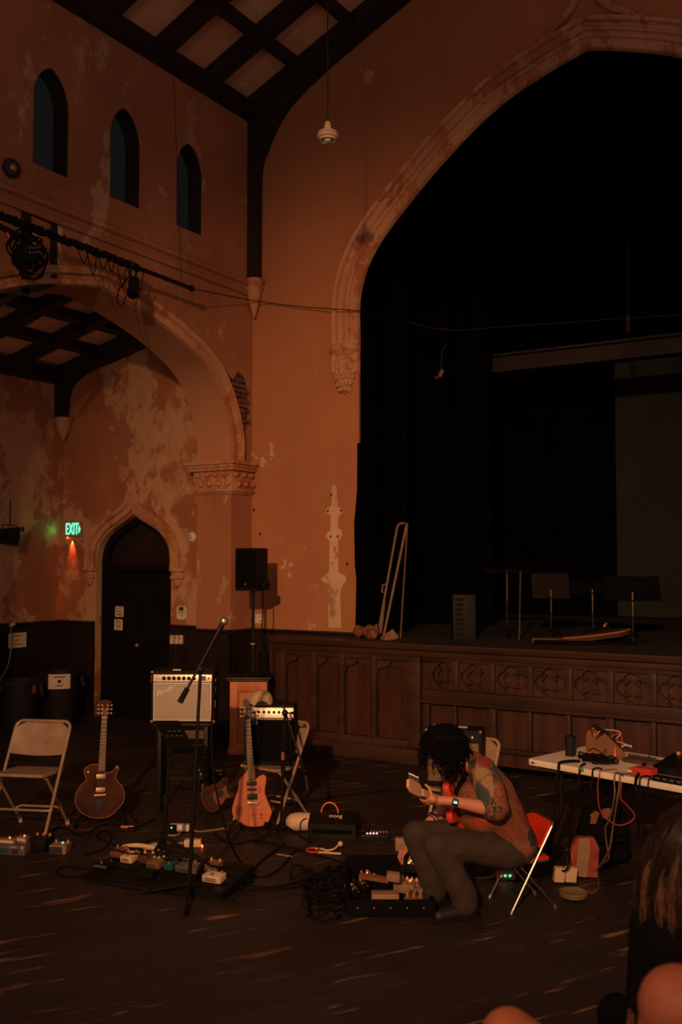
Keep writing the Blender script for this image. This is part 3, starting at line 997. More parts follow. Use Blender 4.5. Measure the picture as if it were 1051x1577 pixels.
# cap rail along the lip
cp_ = MB()
cp_.sweep([(-6.80, SZ - 0.14), (1.15, SZ - 0.14)][::-1], [(-0.0, 0.0), (0.0, 0.02), (0.03, 0.03), (0.06, 0.03), (0.08, 0.06), (0.12, 0.07), (0.14, 0.06), (0.142, -0.1)], YW(SY))
cp_.build('cap_rail', 'stagerail', st)
MB().box((-2.8, SY + 0.10, SZ / 2 + 0.02), (8.0, 0.04, SZ - 0.1)).build('backing_board', 'stagewood', st)
MB().box((-6.80, 9.8, SZ / 2), (0.04, 0.65, SZ - 0.02)).build('stage_end_panel', 'stagewood', st)
MB().box((-5.85, SY + 0.03, 0.08), (1.94, 0.14, 0.16), bevel=0.01).build('plinth', 'stagerail', st)
MB().box((-1.85, SY + 0.20, 0.11), (6.0, 0.06, 0.22)).build('dark_plinth', 'stageblack', st)
# left bay: four ogee-headed panels
posts = [-6.77, -6.60, -6.23, -5.86, -5.45, -5.02]
px = [-6.66, -6.23, -5.86, -5.45, -5.00]
for x, w in ((-6.69, 0.13), (-6.232, 0.075), (-5.862, 0.075), (-5.452, 0.075), (-4.955, 0.16)):
    MB().box((x, SY + 0.045, 0.64), (w, 0.09, 1.0), bevel=0.012).build('stile', 'stagerail', st)
MB().box((-5.85, SY + 0.045, 1.135), (1.9, 0.085, 0.10), bevel=0.008).build('top_rail', 'stagerail', st)
MB().box((-5.85, SY + 0.045, 0.19), (1.9, 0.085, 0.10), bevel=0.008).build('bottom_rail', 'stagerail', st)
cells = [(-6.625, -6.27), (-6.195, -5.9), (-5.825, -5.49), (-5.415, -5.035)]
for a, b in cells:
    c_, h_ = (a + b) / 2, (b - a) / 2
    og = arch_path([(h_ - 0.012, 0.93), (h_ * 0.90, 0.975), (h_ * 0.55, 1.0), (h_ * 0.22, 1.02), (h_ * 0.05, 1.065), (0.0, 1.08)], c_, 3)
    MB().plate([(a, 1.09), (a, 0.93)] + og[::-1] + [(b, 0.93), (b, 1.09)], 0.03, YW(SY + 0.06)).sweep(og, [(0.0, 0.0), (0.0, 0.03), (0.02, 0.03), (0.02, 0.0)], YW(SY + 0.055)).build('ogee_head', 'stagerail', st)
# right bays: a band of quatrefoils over plain boards
MB().box((-1.85, SY + 0.045, 1.135), (6.0, 0.085, 0.07), bevel=0.008).build('top_rail', 'stagerail', st)
MB().box((-1.85, SY + 0.045, 0.745), (6.0, 0.10, 0.115), bevel=0.012).build('middle_rail', 'stagerail', st)
MB().box((-1.85, SY + 0.03, 0.675), (6.0, 0.10, 0.03), bevel=0.006).build('middle_bead', 'stagerail', st)
MB().box((-1.85, SY + 0.05, 0.235), (6.0, 0.06, 0.05), bevel=0.008).build('bottom_rail', 'stagerail', st)
centres = [-4.62] + [-4.26 + 0.406 * k for k in range(13)]


def quatre(cx, cz, a, r, n=9):
    pts = []
    for q in range(4):
        ang = q * PI / 2
        ox, oz = cx + a * math.cos(ang), cz + a * math.sin(ang)
        for k in range(n):
            t = ang - R(118) + R(236) * k / (n - 1)
            pts.append((ox + r * math.cos(t), oz + r * math.sin(t)))
    return pts


for i, cx in enumerate(centres):
    hw = 0.125 if i == 0 else 0.172
    k_ = 0.76 if i == 0 else 1.0
    qf = quatre(0, 0.955, 0.073, 0.068)
    qf = [(cx + u * k_ * 1.08, v) for u, v in qf]
    tr = MB()
    tr.plate(rect(cx - hw, 0.805, cx + hw, 1.10), 0.035, YW(SY + 0.055), holes=[qf])
    tr.sweep(qf, [(0.002, -0.01), (0.002, 0.03), (0.014, 0.03), (0.014, 0.0)], YW(SY + 0.045), closed=True)
    tr.build('quatrefoil_panel', 'stagerail', st)
    MB().box((cx + hw + 0.03, SY + 0.045, 0.955), (0.07, 0.09, 0.30), bevel=0.01).build('mullion', 'stagerail', st)
for i, x in enumerate([-4.80, -4.48, -4.06, -3.66, -3.26, -2.85, -2.44, -2.03, -1.63, -1.2, -0.8, -0.4, 0.0]):
    w = 0.08 if i in (2, 5, 8) else 0.045
    MB().box((x, SY + 0.05, 0.45), (w, 0.075, 0.42), bevel=0.008).build('lower_stile', 'stagerail', st)

# stage house: black side drapes, back cloth, girder
sh = thing('wall_stage', 'black walls of the unlit stage house', 'wall', kind='structure')
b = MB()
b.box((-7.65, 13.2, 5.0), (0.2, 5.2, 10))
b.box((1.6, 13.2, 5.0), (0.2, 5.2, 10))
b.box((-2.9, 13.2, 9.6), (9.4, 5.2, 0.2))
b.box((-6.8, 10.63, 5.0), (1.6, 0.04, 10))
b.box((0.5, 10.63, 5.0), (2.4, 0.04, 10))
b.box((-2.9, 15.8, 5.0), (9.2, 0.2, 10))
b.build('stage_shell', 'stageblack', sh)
# pleated black legs at the side of the arch


def drape(x0, x1, y, z0, z1, amp, folds, name, mat, parent):
    n = folds * 8
    pth = [(x0 + (x1 - x0) * k / n, y + amp * math.sin(2 * PI * folds * k / n)) for k in range(n + 1)]
    m_ = MB()
    rows = [[m_.bm.verts.new((x, yy, z)) for x, yy in pth] for z in (z0, z1)]
    rows2 = [[m_.bm.verts.new((x, yy + 0.012, z)) for x, yy in pth] for z in (z0, z1)]
    for k in range(n):
        m_.bm.faces.new((rows[0][k], rows[0][k + 1], rows[1][k + 1], rows[1][k]))
        m_.bm.faces.new((rows2[0][k], rows2[1][k], rows2[1][k + 1], rows2[0][k + 1]))
    return m_.build(name, mat, parent)


lg = thing('stage_curtain', 'pleated black curtain hanging just inside the stage arch', 'curtain', (0, 0, 0))
drape(-7.1, -5.80, 10.95, SZ, 8.2, 0.05, 9, 'curtain_leg', 'stageblack', lg)
lg = thing('stage_curtain', 'black side drape deep on the stage, left of the grey back cloth', 'curtain', (0, 0, 0))
drape(-7.1, -5.35, 12.6, SZ, 8.2, 0.06, 8, 'curtain_leg', 'stageblack', lg)
bc = MB().box((-1.9, 15.55, 3.35), (5.2, 0.02, 4.1)).build('back_cloth', 'stagecloth')
tag(bc, 'plain grey-green back cloth at the rear of the dark stage', 'backdrop')
gd = MB()
gd.box((-2.2, 13.05, 4.92), (6.9, 0.14, 0.2)).box((-2.2, 13.0, 5.035), (6.9, 0.26, 0.03)).box((-2.2, 13.0, 4.81), (6.9, 0.26, 0.03))
tag(gd.build('stage_girder', 'girder'), 'long painted girder spanning high across the dark stage', 'beam', kind='structure')
# dark board edging the left jamb of the arch
jb = MB()
jz = [(-6.02, 1.3), (-5.95, 1.3), (-5.95, 3.55), (-5.985, 3.55), (-5.99, 3.0), (-6.03, 2.6), (-6.02, 2.1), (-6.0, 1.95), (-6.01, 1.5)]
jb.plate(jz, 0.03, YW(YP - 0.01))
tag(jb.build('trim_7', 'stageblack'), 'ragged black board edging the left jamb of the stage arch', 'trim', kind='structure')
# ================================================================== THINGS ON THE WALLS AND UNDER THE ROOF
def V3(*a):
    return Vector(a)


# exit sign
p = onY(114, 815.5, YP)
ex = thing('exit_sign', 'glowing green EXIT sign with arrow on the aisle wall left of the door', 'sign', (p.x, YP, p.z))
MB().box((0.03, -0.025, 0.005), (0.30, 0.05, 0.22), bevel=0.006).build('case', 'sign_metal', ex)
MB().text('EXIT', 0.205, YW(-0.053) @ Matrix.Translation((-0.115, 0.0, 0)) @ Matrix.Diagonal((0.62, 1.15, 1, 1)), 0.003, align='LEFT').build('letters', 'exit_face', ex)
MB().plate([(0.150, 0.055), (0.150, -0.055), (0.185, 0.0)], 0.004, YW(-0.053)).build('arrow', 'exit_face', ex)
MB().box((-0.085, -0.04, -0.118), (0.02, 0.02, 0.02)).build('indicator_lamp', 'led_red', ex)
l = add_light('exit_indicator_light', 'SPOT', (p.x - 0.03, YP - 0.022, p.z - 0.125), (p.x - 0.02, YP + 0.08, p.z - 0.8), 34, color=(1, 0.13, 0.05), spot_size=R(46), spot_blend=0.8, shadow_soft_size=0.005)
l = add_light('exit_edge_light', 'SPOT', (p.x - 0.14, YP - 0.05, p.z - 0.01), (XA, 9.72, p.z), 1.6, color=(0.05, 1, 0.25), spot_size=R(75), spot_blend=1.0, shadow_soft_size=0.03)

# notices
for (px_, py_, w_, h_, lab, txt) in ((184, 942, 0.155, 0.145, 'upper of the two small taped notices on the black double door', 'DO NOT'), (182.5, 962, 0.155, 0.15, 'lower of the two small taped notices on the black double door', None)):
    p = onY(px_, py_, YP + 0.175)
    n = thing('door_notice', lab, 'notice', p, group='notices on the double door')
    MB().box((0, 0, 0), (w_, 0.004, h_)).build('sheet', 'cream', n)
    b = MB()
    if txt:
        b.text(txt, 0.04, YW(-0.003) @ Matrix.Translation((-0.01, 0.045, 0)), 0.001)
    for k, (zz, ww) in enumerate(((0.045, .1), (0.012, 0.11), (-0.018, 0.09), (-0.045, 0.1)) if not txt else ((0.005, 0.11), (-0.022, 0.1), (-0.045, 0.11))):
        b.box((0, -0.003, zz), (ww, 0.001, 0.008 if k % 2 else 0.013))
    b.build('print', 'ink', n)
p = onY(280, 943.5, YP)
n = thing('no_smoking_notice', 'cream scalloped notice with dark print on the wall right of the door', 'notice', (p.x, YP - 0.004, p.z))
sc_ = [(0.085 * math.cos(t) * (abs(math.cos(t)) ** -0.55 if abs(math.cos(t)) > .01 else 1), 0.09 * math.sin(t) * (abs(math.sin(t)) ** -0.55 if abs(math.sin(t)) > .01 else 1)) for t in [2 * PI * (k + .5) / 40 for k in range(40)]]
MB().plate(sc_, 0.004, YW(0)).build('sheet', 'cream', n)
MB().plate(rect(-0.04, 0.025, 0.035, 0.075), 0.001, YW(-0.003)).text('SMOKING', 0.032, YW(-0.003), 0.001).tube([(-0.03, -0.003, -0.04), (0.0, -0.003, -0.02), (0.03, -0.003, -0.045)], 0.004, 5).build('print', 'ink', n)
# switches, outlets, round alarm, faint cover plate
for k, px_ in enumerate((264.5, 272, 279)):
    p = onY(px_, 985, YP - 0.05)
    s_ = thing('wall_switch', ('left', 'middle', 'right')[k] + ' one of the three small switch plates on the dark wainscot by the door', 'switch', p, group='switches by the aisle door')
    MB().box((0, 0.01, 0), (0.047, 0.04, 0.115), bevel=0.004).build('plate', 'cream', s_)
    MB().box((-0.002, -0.014, 0.03 - 0.008 * k), (0.014, 0.014, 0.012)).build('toggle', 'ink', s_)
p = onY(398, 953, YP)
s_ = thing('wall_outlet', 'cream double socket plate on the orange wall behind the speaker pole', 'socket', (p.x, YP - 0.008, p.z))
MB().box((0, 0, 0), (0.165, 0.016, 0.115), bevel=0.004).build('plate', 'cream', s_)
b = MB()
for cx in (-0.045, 0.04):
    for cz in (0.028, -0.028):
        b.box((cx - 0.008, -0.009, cz), (0.004, 0.004, 0.018)).box((cx + 0.008, -0.009, cz), (0.004, 0.004, 0.018)).cyl((cx, -0.011, cz - 0.016), (cx, -0.007, cz - 0.016), 0.004, seg=8)
b.bm.free()
for cx in (-0.045, 0.04):
    for cz in (0.028, -0.028):
        MB().box((cx - 0.008, -0.009, cz), (0.005, 0.004, 0.018)).build('slot', 'ink', s_)
        MB().box((cx + 0.008, -0.009, cz), (0.005, 0.004, 0.018)).build('slot', 'ink', s_)
p = onY(296, 827, YP)
a_ = thing('fire_alarm', 'small round cream alarm on the aisle wall right of the door hood', 'alarm', (p.x, YP, p.z))
MB().lathe([(0, 0.05), (0.03, 0.05), (0.035, 0.04), (0.05, 0.035), (0.065, 0.02), (0.07, 0.0), (0, 0)], Mx=YW(0)).build('housing', 'cream', a_)
MB().lathe([(0.018, 0.052), (0.022, 0.056), (0.027, 0.052)], Mx=YW(0)).build('ring', 'ink', a_)
p = onY(328, 900, YP)
MBp = MB().sweep(rect(p.x - 0.09, p.z - 0.26, p.x + 0.09, p.z + 0.26), [(0, 0), (0.0, 0.006), (0.012, 0.006), (0.012, 0)], YW(YP), closed=True)
tag(MBp.build('cover_plate', 'plaster_aisle'), 'tall painted-over cover plate on the wall between door and pier', 'plate')

# paper sign and white plug lead on the outer aisle wall
p = onX(27, 986, XA + 0.05)
n = thing('paper_sign', 'cream paper sign on the dark wainscot at the left picture edge', 'sign', p)
MB().box((0, 0, 0), (0.004, 0.30, 0.20)).build('sheet', 'cream', n)
MB().cyl((0.002, 0, 0), (0.004, 0, 0), 0.016).build('round_mark', 'ink', n)
for zz, ww in ((0.06, 0.16), (-0.055, 0.13)):
    MB().box((0.003, 0, zz), (0.001, ww, 0.011)).build('print', 'ink', n)
pts = [onX(19, 962, XA + 0.09), onX(17, 970, XA + 0.12), onX(19, 985, XA + 0.1), onX(16, 1005, XA + 0.1), onX(12, 1025, XA + 0.12), onX(0, 1046, XA + 0.15), onX(-14, 1060, XA + 0.2)]
cb_ = thing('plug_lead', 'pale cord with plug hanging down the wainscot at the left edge', 'cord', pts[0])
MB().tube([q_ - pts[0] for q_ in smooth_path(pts)], 0.009, 6).build('cord', 'tanpaint', cb_)
MB().box((-0.02, 0.0, 0.0), (0.09, 0.06, 0.03), Euler((0.4, 0, 0)), bevel=0.005).build('plug', 'white', cb_)

# stage lantern hung in the aisle
p = onX(15, 823, XA + 0.35)
f_ = thing('stage_lantern', 'black stage lantern hung on a thin rod in front of the outer aisle wall', 'lamp', p)
MB().box((0, 0, 0.0), (0.17, 0.20, 0.17), Euler((0.12, 0, 0)), bevel=0.01).box((0, -0.03, -0.085), (0.16, 0.24, 0.10), Euler((-0.15, 0, 0)), bevel=0.01).build('housing', 'black', f_)
MB().tube([(0.0, -0.12, -0.02), (0, -0.12, 0.12), (0, 0.12, 0.12), (0, 0.12, -0.02)], 0.008, 6).build('yoke', 'black', f_)
MB().cyl((0, 0, 0.12), (0, 0, 0.45), 0.01, seg=6).build('rod', 'black', f_)
MB().box((0.0, 0.17, 0.075), (0.06, 0.09, 0.06), bevel=0.006).build('clamp_box', 'black', f_)
MB().box((0.03, 0.15, 0.075), (0.012, 0.03, 0.05)).build('green_gel', 'greencable', f_)

# round lamp on the nave wall at the left edge
p = onX(15, 260, XL)
f_ = thing('wall_lamp', 'small round brass lamp on the orange wall below the leftmost window', 'lamp', p)
MB().lathe([(0, 0.0), (0.09, 0.0), (0.095, 0.03), (0.08, 0.06), (0.06, 0.07), (0.055, 0.05), (0.0, 0.045)], Mx=XW(0)).build('rim', 'ink', f_)
MB().sph((0.05, -0.0, 0), (0.03, 0.045, 0.045)).build('bulb', 'gold', f_)

# cable-wrapped lighting bar in front of the nave wall
A = onX(-10, 328, XL + 0.42)
B = onX(297, 445, XL + 0.42)
t = thing('lighting_bar', 'long black lighting bar wrapped in cables across the orange side wall', 'bar', A)
d = B - A
MB().cyl((0, 0, 0), d, 0.024, seg=10).cyl(d * 0.985, d * 1.0, 0.034, seg=10).build('pipe', 'black', t)
rr = random.Random(4)
w_ = MB()
for k in range(5):
    off = rr.uniform(0, 6)
    pts = []
    for j in range(60):
        s_ = 0.02 + 0.66 * j / 59
        ang = off + j * rr.uniform(0.5, 1.1)
        pts.append(d * s_ + Vector((math.cos(ang) * 0.034, 0, math.sin(ang) * 0.034)))
    w_.tube(pts, 0.014, 5)
w_.build('wrapped_cables', 'cable', t)
lp = MB()
for k in range(7):
    s0, s1 = 0.36 + 0.05 * k, 0.395 + 0.05 * k + rr.uniform(0, 0.03)
    dz = rr.uniform(0.10, 0.26)
    lp.tube(smooth_path([d * s0, d * ((s0 + s1) / 2) + Vector((0.02, 0, -dz)), d * s1], 8), 0.006, 5)
lp.build('cable_loops', 'cable', t)
# hangers to the wall
MB().cyl(d * 0.93, d * 0.93 + Vector((0, -0.18, 2.6)), 0.004, seg=6).build('hanger', 'black', t)
# coil with socket outlets
p = onX(40, 384, XL + 0.36)
t = thing('cable_coil', 'tangle of black cables and a multi-way outlet on the lighting bar', 'cables', p)
c_ = MB()
for k in range(13):
    R0 = rr.uniform(0.08, 0.18)
    cy_, cz_, tl = rr.uniform(-.05, .12), rr.uniform(-.12, .05), rr.uniform(-.4, .4)
    c_.tube([(0.03 * math.sin(3 * a + k) + rr.uniform(-.01, .01), cy_ + R0 * math.cos(a), cz_ + R0 * 0.95 * math.sin(a + tl)) for a in [2 * PI * j / 22 for j in range(22)]], 0.011, 5, closed=True)
c_.build('coil', 'cable', t)
MB().sph((0.06, 0.0, -0.04), (0.06, 0.1, 0.085), rot=Euler((0.4, 0, 0))).build('outlet_box', 'rubber', t)
for r_ in range(2):
    for k in range(4):
        MB().box((0.118, -0.055 + 0.036 * k, -0.065 + 0.042 * r_ + 0.012 * k), (0.012, 0.012, 0.02)).build('outlet_pin', 'steel', t)
pts = [onX(11, 358, XL + 0.3), onX(14.5, 368, XL + 0.3), onX(14, 385, XL + 0.3), onX(18, 395, XL + 0.3)]
tag(MB().tube(smooth_path(pts), 0.008, 6).build('orange_lead', 'orange'), 'short bright orange lead hanging beside the cable tangle', 'cord')
# small spotlight clamped to the bar
p = A + d * 0.635
t = thing('spotlight', 'small black spotlight clamped to the lighting bar above the arch', 'lamp', p)
MB().box((0.0, 0.0, 0.02), (0.05, 0.05, 0.07), bevel=0.006).build('clamp', 'steel', t)
MB().cyl((0, 0, -0.02), (0, 0, -0.12), 0.014, seg=8).build('bracket', 'black', t)
MB().cyl((0.0, 0.06, -0.14), (0.06, -0.02, -0.32), 0.055, 0.065, seg=14).build('housing', 'black', t)
MB().tube(smooth_path([(0, -0.02, -0.12), (0, -0.16, -0.30), (0.01, -0.19, -0.42), (0.01, -0.12, -0.45), (0, -0.06, -0.33)], 6), 0.007, 5).build('lead', 'cable', t)
# wire strung from the bar to the stage arch
pts = [B, onY(392, 463, 9.9), onY(470, 473, 10.0), onY(553, 479, 10.05), onY(680, 497, 11.6)]
tag(MB().tube(smooth_path(pts), 0.006, 5).build('strung_wire', 'cable'), 'thin black wire strung from the lighting bar to the stage arch', 'wire')

# pendant lamp
D_ = 8.6
p = atd(505, 210, D_)
t = thing('pendant_lamp', 'small cream ringed pendant lamp hanging on a long cord before the stage wall', 'lamp', p)
MB().lathe([(0, 0.13), (0.022, 0.125), (0.03, 0.09), (0.035, 0.06), (0.05, 0.05), (0.085, 0.035), (0.092, 0.02), (0.078, 0.015), (0.092, 0.005), (0.094, -0.012), (0.075, -0.02), (0.07, -0.035), (0.06, -0.02), (0.0, -0.015)], seg=24).build('shade', 'gourd', t)
MB().sph((0, 0, -0.02), (0.035, 0.035, 0.03)).build('bulb', 'cream', t)
MB().cyl((0, 0, 0.12), (0, 0, nz(p.x) - p.z), 0.006, seg=6).build('cord', 'beam', t)

# ================================================================== ON THE STAGE
def pole(name, a, b, r, mat, label, cat='pole', extra=None, group=None):
    t_ = thing(name, label, cat, a, group=group)
    MB().cyl((0, 0, 0), Vector(b) - Vector(a), r, seg=8).build('shaft', mat, t_)
    if extra:
        extra(t_, Vector(b) - Vector(a))
    return t_


dS = 12.1
def hk(t_, v):
    MB().tube([v, v + Vector((0.03, 0, 0.04)), v + Vector((0.10, 0.0, 0.05))], 0.014, 6).build('hook', 'tanpaint', t_)
    MB().tube([v * 0.40, v * 0.40 + Vector((-0.05, 0, 0.0)), v * 0.47 + Vector((-0.055, 0, 0)), v * 0.47], 0.010, 6).build('handle', 'tanpaint', t_)


def gp(px_, py_, px2, py2):
    a = onZ(px_, py_, SZ)
    dd = depth(a)
    return a, atd(px2, py2, dd + 0.25)


a, b = gp(582, 980, 612, 812)
pole('window_pole', a, b, 0.013, 'tanpaint', 'hooked wooden pole with a side handle leaning at the left edge of the stage', extra=hk, group='poles leaning in the stage arch')
a, b = gp(591, 980, 627, 806)
pole('leaning_pole', a, b, 0.015, 'tanpaint', 'thicker plain pole leaning right of the hooked pole in the stage arch', group='poles leaning in the stage arch')
a, b = gp(617, 984, 628, 806)
pole('leaning_pole', a, b, 0.009, 'brownwood', 'thin dark-jointed pole standing steepest of the poles in the stage arch', group='poles leaning in the stage arch')
a, b = gp(586, 976, 592, 925)
pole('short_stick', a, b, 0.022, 'tanpaint', 'short stick leaning at the foot of the hooked pole', 'stick', group='poles leaning in the stage arch')
p = onZ(565, 983, SZ)
t = thing('cloth_bundle', 'crumpled tan cloth bundle on the stage edge left of the poles', 'bundle', p)
b = MB()
rr = random.Random(8)
for k in range(18):
    b.sph((rr.uniform(-.13, .12), rr.uniform(-.05, .08), rr.uniform(.04, .11)), (rr.uniform(.04, .09), .05, rr.uniform(.02, .05)), 10, 7, Euler((rr.uniform(0, 3), rr.uniform(0, 3), 0)))
fuse(b, 0.012, 2).build('cloth', 'brownwood', t)
p = onZ(600, 985, SZ)
t = thing('torn_carton', 'small cream torn carton lying on the stage lip below the poles', 'carton', p, rz=YAW + 0.3)
MB().box((0, 0, 0.025), (0.17, 0.10, 0.05), Euler((0, -0.12, 0.2)), bevel=0.004).plate([(-0.08, 0.05), (0.08, 0.05), (0.03, 0.12)], 0.004, YW(-0.03)).build('card', 'tanpaint', t)
p = onZ(716, 985, SZ)
t = thing('equipment_rack', 'grey slotted equipment cabinet standing in the dark of the stage', 'cabinet', p, rz=YAW)
MB().box((0, 0.15, 0.25), (0.25, 0.3, 0.5), bevel=0.008).build('case', 'bin', t)
b = MB()
for k in range(8):
    b.box((-0.06, -0.003, 0.06 + 0.055 * k), (0.09, 0.008, 0.035))
b.build('front_slots', 'dimgrey', t)
# music stands behind
def stage_stand(px_, py_, ptop, w_, h_, mat, label, bright=False):
    a_ = onZ(px_, py_, SZ)
    dd = depth(a_)
    tp = atd(px_, ptop, dd)
    t_ = thing('music_stand', label, 'music stand', a_, rz=YAW, group='music stands on the stage')
    hh = tp.z - SZ
    MB().cyl((0, 0, 0.02), (0, 0, hh * 0.55), 0.013, seg=8).build('lower_tube', 'black', t_)
    MB().cyl((0, 0, hh * 0.5), (0, 0, hh), 0.010, seg=8).build('upper_tube', 'dimsteel', t_)
    for k in range(3):
        an_ = 2 * PI * k / 3 + .4
        MB().tube([(0, 0, 0.12), (0.2 * math.cos(an_), 0.2 * math.sin(an_), 0.012)], 0.01, 6).build('leg', 'black', t_)
    MB().box((0, 0.03, hh + h_ * 0.15), (w_, 0.012, h_), Euler((-0.25, 0, 0)), bevel=0.003).box((0, -0.02, hh - h_ * 0.33), (w_, 0.06, 0.01)).build('desk', mat, t_)
    return t_


stage_stand(782, 983, 880, 0.55, 0.05, 'deskblack', 'tall stand with a bright steel tube, leftmost of the stands on the stage')
stage_stand(850, 985, 908, 0.42, 0.28, 'dimgrey', 'stand with a pale grey desk, second stand from the left on the stage')
stage_stand(914, 985, 908, 0.48, 0.12, 'deskblack', 'stand with its black desk folded flat, between pale desk and wide black desk')
stage_stand(976, 992, 912, 0.60, 0.26, 'deskblack', 'stand with a wide black desk, rightmost of the stands on the stage')
a, b = gp(800, 987, 802, 880)
pole('stand_pole', a, b, 0.011, 'dimsteel', 'thin steel pole standing just right of the leftmost stage stand')
# wooden instrument lying down
a_ = onZ(835, 990, SZ)
t = thing('lying_instrument', 'brown wooden instrument body lying flat at the front of the stage', 'instrument', onZ(895, 991, SZ), rz=YAW - 0.05)
b = MB()
n_ = 16
ring = []
for k in range(n_ + 1):
    s_ = k / n_
    x_ = -0.52 + 1.02 * s_
    w_ = 0.05 + 0.16 * math.sin(min(1, s_ * 1.05) * PI / 2) ** 1.5 * (1 - 0.75 * max(0, (s_ - .82) / .18) ** 2)
    z_ = 0.06 + 0.15 * max(0, s_ - 0.25) ** 1.4
    ring.append((x_, w_, z_))
V_ = [[b.bm.verts.new((x_, -w_, z_)), b.bm.verts.new((x_, w_, z_)), b.bm.verts.new((x_, w_ * .9, z_ - 0.05)), b.bm.verts.new((x_, -w_ * .9, z_ - 0.05))] for x_, w_, z_ in ring]
for A_, B_ in zip(V_[:-1], V_[1:]):
    for k in range(4):
        b.bm.faces.new((A_[k], A_[(k + 1) % 4], B_[(k + 1) % 4], B_[k]))
b.bm.faces.new(V_[0]); b.bm.faces.new(V_[-1][::-1])
b.build('body', 'dimwood', t)
MB().tube([(x_, -w_ - 0.004, z_) for x_, w_, z_ in ring[5:]], 0.008, 6).build('edge_binding', 'lecternwood', t)
MB().tube([(0.24, -0.05, 0.19), (0.27, 0.05, 0.20), (0.29, 0.08, 0.205)], 0.012, 6).build('bridge', 'headwood', t)
MB().box((0.0, 0.0, 0.02), (1.0, 0.42, 0.04), bevel=0.01).build('padded_base', 'blackcloth', t)
# hanging line with a knot, batten wire, clamp
p = atd(968, 510, 12.6)
t = thing('hanging_rope', 'thin pale rope with a knotted end hanging over the dark stage', 'rope', p)
MB().cyl((0, 0, 0.1), (0, 0, 9.4 - p.z), 0.005, seg=6).build('line', 'girder', t)
k_ = MB()
for j in range(4):
    k_.tube([(0.02 * math.cos(a), 0.01 * math.sin(a * 2), 0.02 + j * 0.05 + 0.035 * math.sin(a)) for a in [2 * PI * q / 10 for q in range(10)]], 0.006, 5, closed=True)
k_.build('knot', 'dimwood', t)
pts = [atd(584, 482, 12.8), atd(680, 507, 12.4), atd(780, 503, 12.4), atd(968, 490, 12.4), atd(1070, 484, 12.4)]
tag(MB().tube(smooth_path(pts), 0.005, 5).build('batten_wire', 'girder'), 'faint wire running across the dark stage above the girder', 'wire')
p = atd(680, 575, 12.2)
t = thing('pulley_block', 'small rusty pulley and hook on the black stage curtain', 'pulley', p)
MB().box((0, 0, 0), (0.05, 0.05, 0.1), Euler((0, .4, .3)), bevel=0.01).cyl((-0.08, 0, -0.05), (0.0, 0, -0.03), 0.018, seg=10).build('block', 'dimwood', t)
MB().tube([(0, 0, 0.05), (0.01, 0, 0.3), (0.08, 0.02, 0.36)], 0.006, 5).build('line', 'girder', t)
p = onY(567, 600, 10.9)
t = thing('cleat', 'small pale hook on the black curtain right of the arch corbel', 'hook', p)
MB().tube([(-0.03, 0, 0.03), (0.0, -0.01, 0.04), (0.015, 0, 0.0), (0.02, 0, -0.10)], 0.005, 5).build('hook', 'dimwood', t)
# ================================================================== FURNITURE AT THE BACK OF THE FLOOR
# lectern, speaker pole and speaker
t = thing('lectern', 'orange oak lectern carrying the speaker pole, left of the stage front', 'lectern', (-6.86, 9.15, 0), rz=facing(-6.86, 9.15, -4))
b = MB()
b.box((0, 0, 0.42), (0.42, 0.36, 0.80), bevel=0.01)
b.build('body', 'lecternwood', t)
b = MB()
for x_ in (-0.165, 0.165):
    b.box((x_, -0.185, 0.42), (0.085, 0.02, 0.80), bevel=0.004)
for z_ in (0.075, 0.76):
    b.box((0, -0.185, z_), (0.26, 0.02, 0.11), bevel=0.004)
b.sweep(rect(-0.122, 0.13, 0.122, 0.705), [(0, 0.0), (-0.008, 0.014), (-0.018, 0.012), (-0.022, 0.0)], YW(-0.18), closed=True)
b.build('panel_frame', 'lecternwood', t)
MB().box((0, 0, 0.04), (0.46, 0.40, 0.08), bevel=0.012).build('base_molding', 'lecternwood', t)
MB().box((0, 0, 0.82), (0.46, 0.40, 0.025), bevel=0.008).box((0, 0, 0.845), (0.50, 0.44, 0.025), bevel=0.008).build('top', 'wainscot', t)
s_ = thing('speaker_pole', 'black pole with round foot plate standing on the oak lectern', 'speaker stand', (-6.80, 9.13, 0.858))
MB().lathe([(0, 0), (0.16, 0), (0.165, 0.008), (0.10, 0.02), (0.04, 0.05), (0.022, 0.09), (0, 0.09)]).build('foot_plate', 'black', s_)
MB().cyl((0, 0, 0.08), (0, 0, 0.34), 0.021, seg=12).build('lower_tube', 'black', s_)
MB().cyl((0, 0, 0.30), (0, 0, 0.36), 0.035, seg=14).build('collar', 'black', s_)
MB().cyl((0, 0, 0.355), (0, 0, 0.372), 0.037, seg=14).build('collar_ring', 'gold', s_)
MB().cyl((0, 0, 0.36), (0, 0, 0.965), 0.018, seg=12).build('upper_tube', 'black', s_)
sp = thing('loudspeaker', 'black loudspeaker on the pole above the oak lectern', 'speaker', (-6.80, 9.13, 1.823), rz=facing(-6.8, 9.13, -32))
pf = [(-0.145, -0.15), (0.145, -0.15), (0.15, -0.10), (0.10, 0.15), (-0.10, 0.15), (-0.15, -0.10)]
MB().plate(pf, 0.48, Matrix.Translation((0, 0, 0.24)), bevel=0.012).build('cabinet', 'tolex', sp)
MB().box((0, -0.155, 0.25), (0.27, 0.02, 0.42), bevel=0.008).build('grille', 'blackcloth', sp)
MB().box((0.0, -0.167, 0.075), (0.024, 0.004, 0.024)).build('badge', 'greypaint', sp)
MB().box((0.145, 0.03, 0.06), (0.05, 0.12, 0.10), bevel=0.01).build('corner_foot', 'tolex', sp)
pts = [Vector((-6.72, 9.2, 1.85)), Vector((-6.73, 9.22, 1.6)), Vector((-6.74, 9.22, 1.3)), Vector((-6.72, 9.3, 0.9)), Vector((-6.62, 9.37, 0.3)), Vector((-6.58, 9.36, 0.01))]
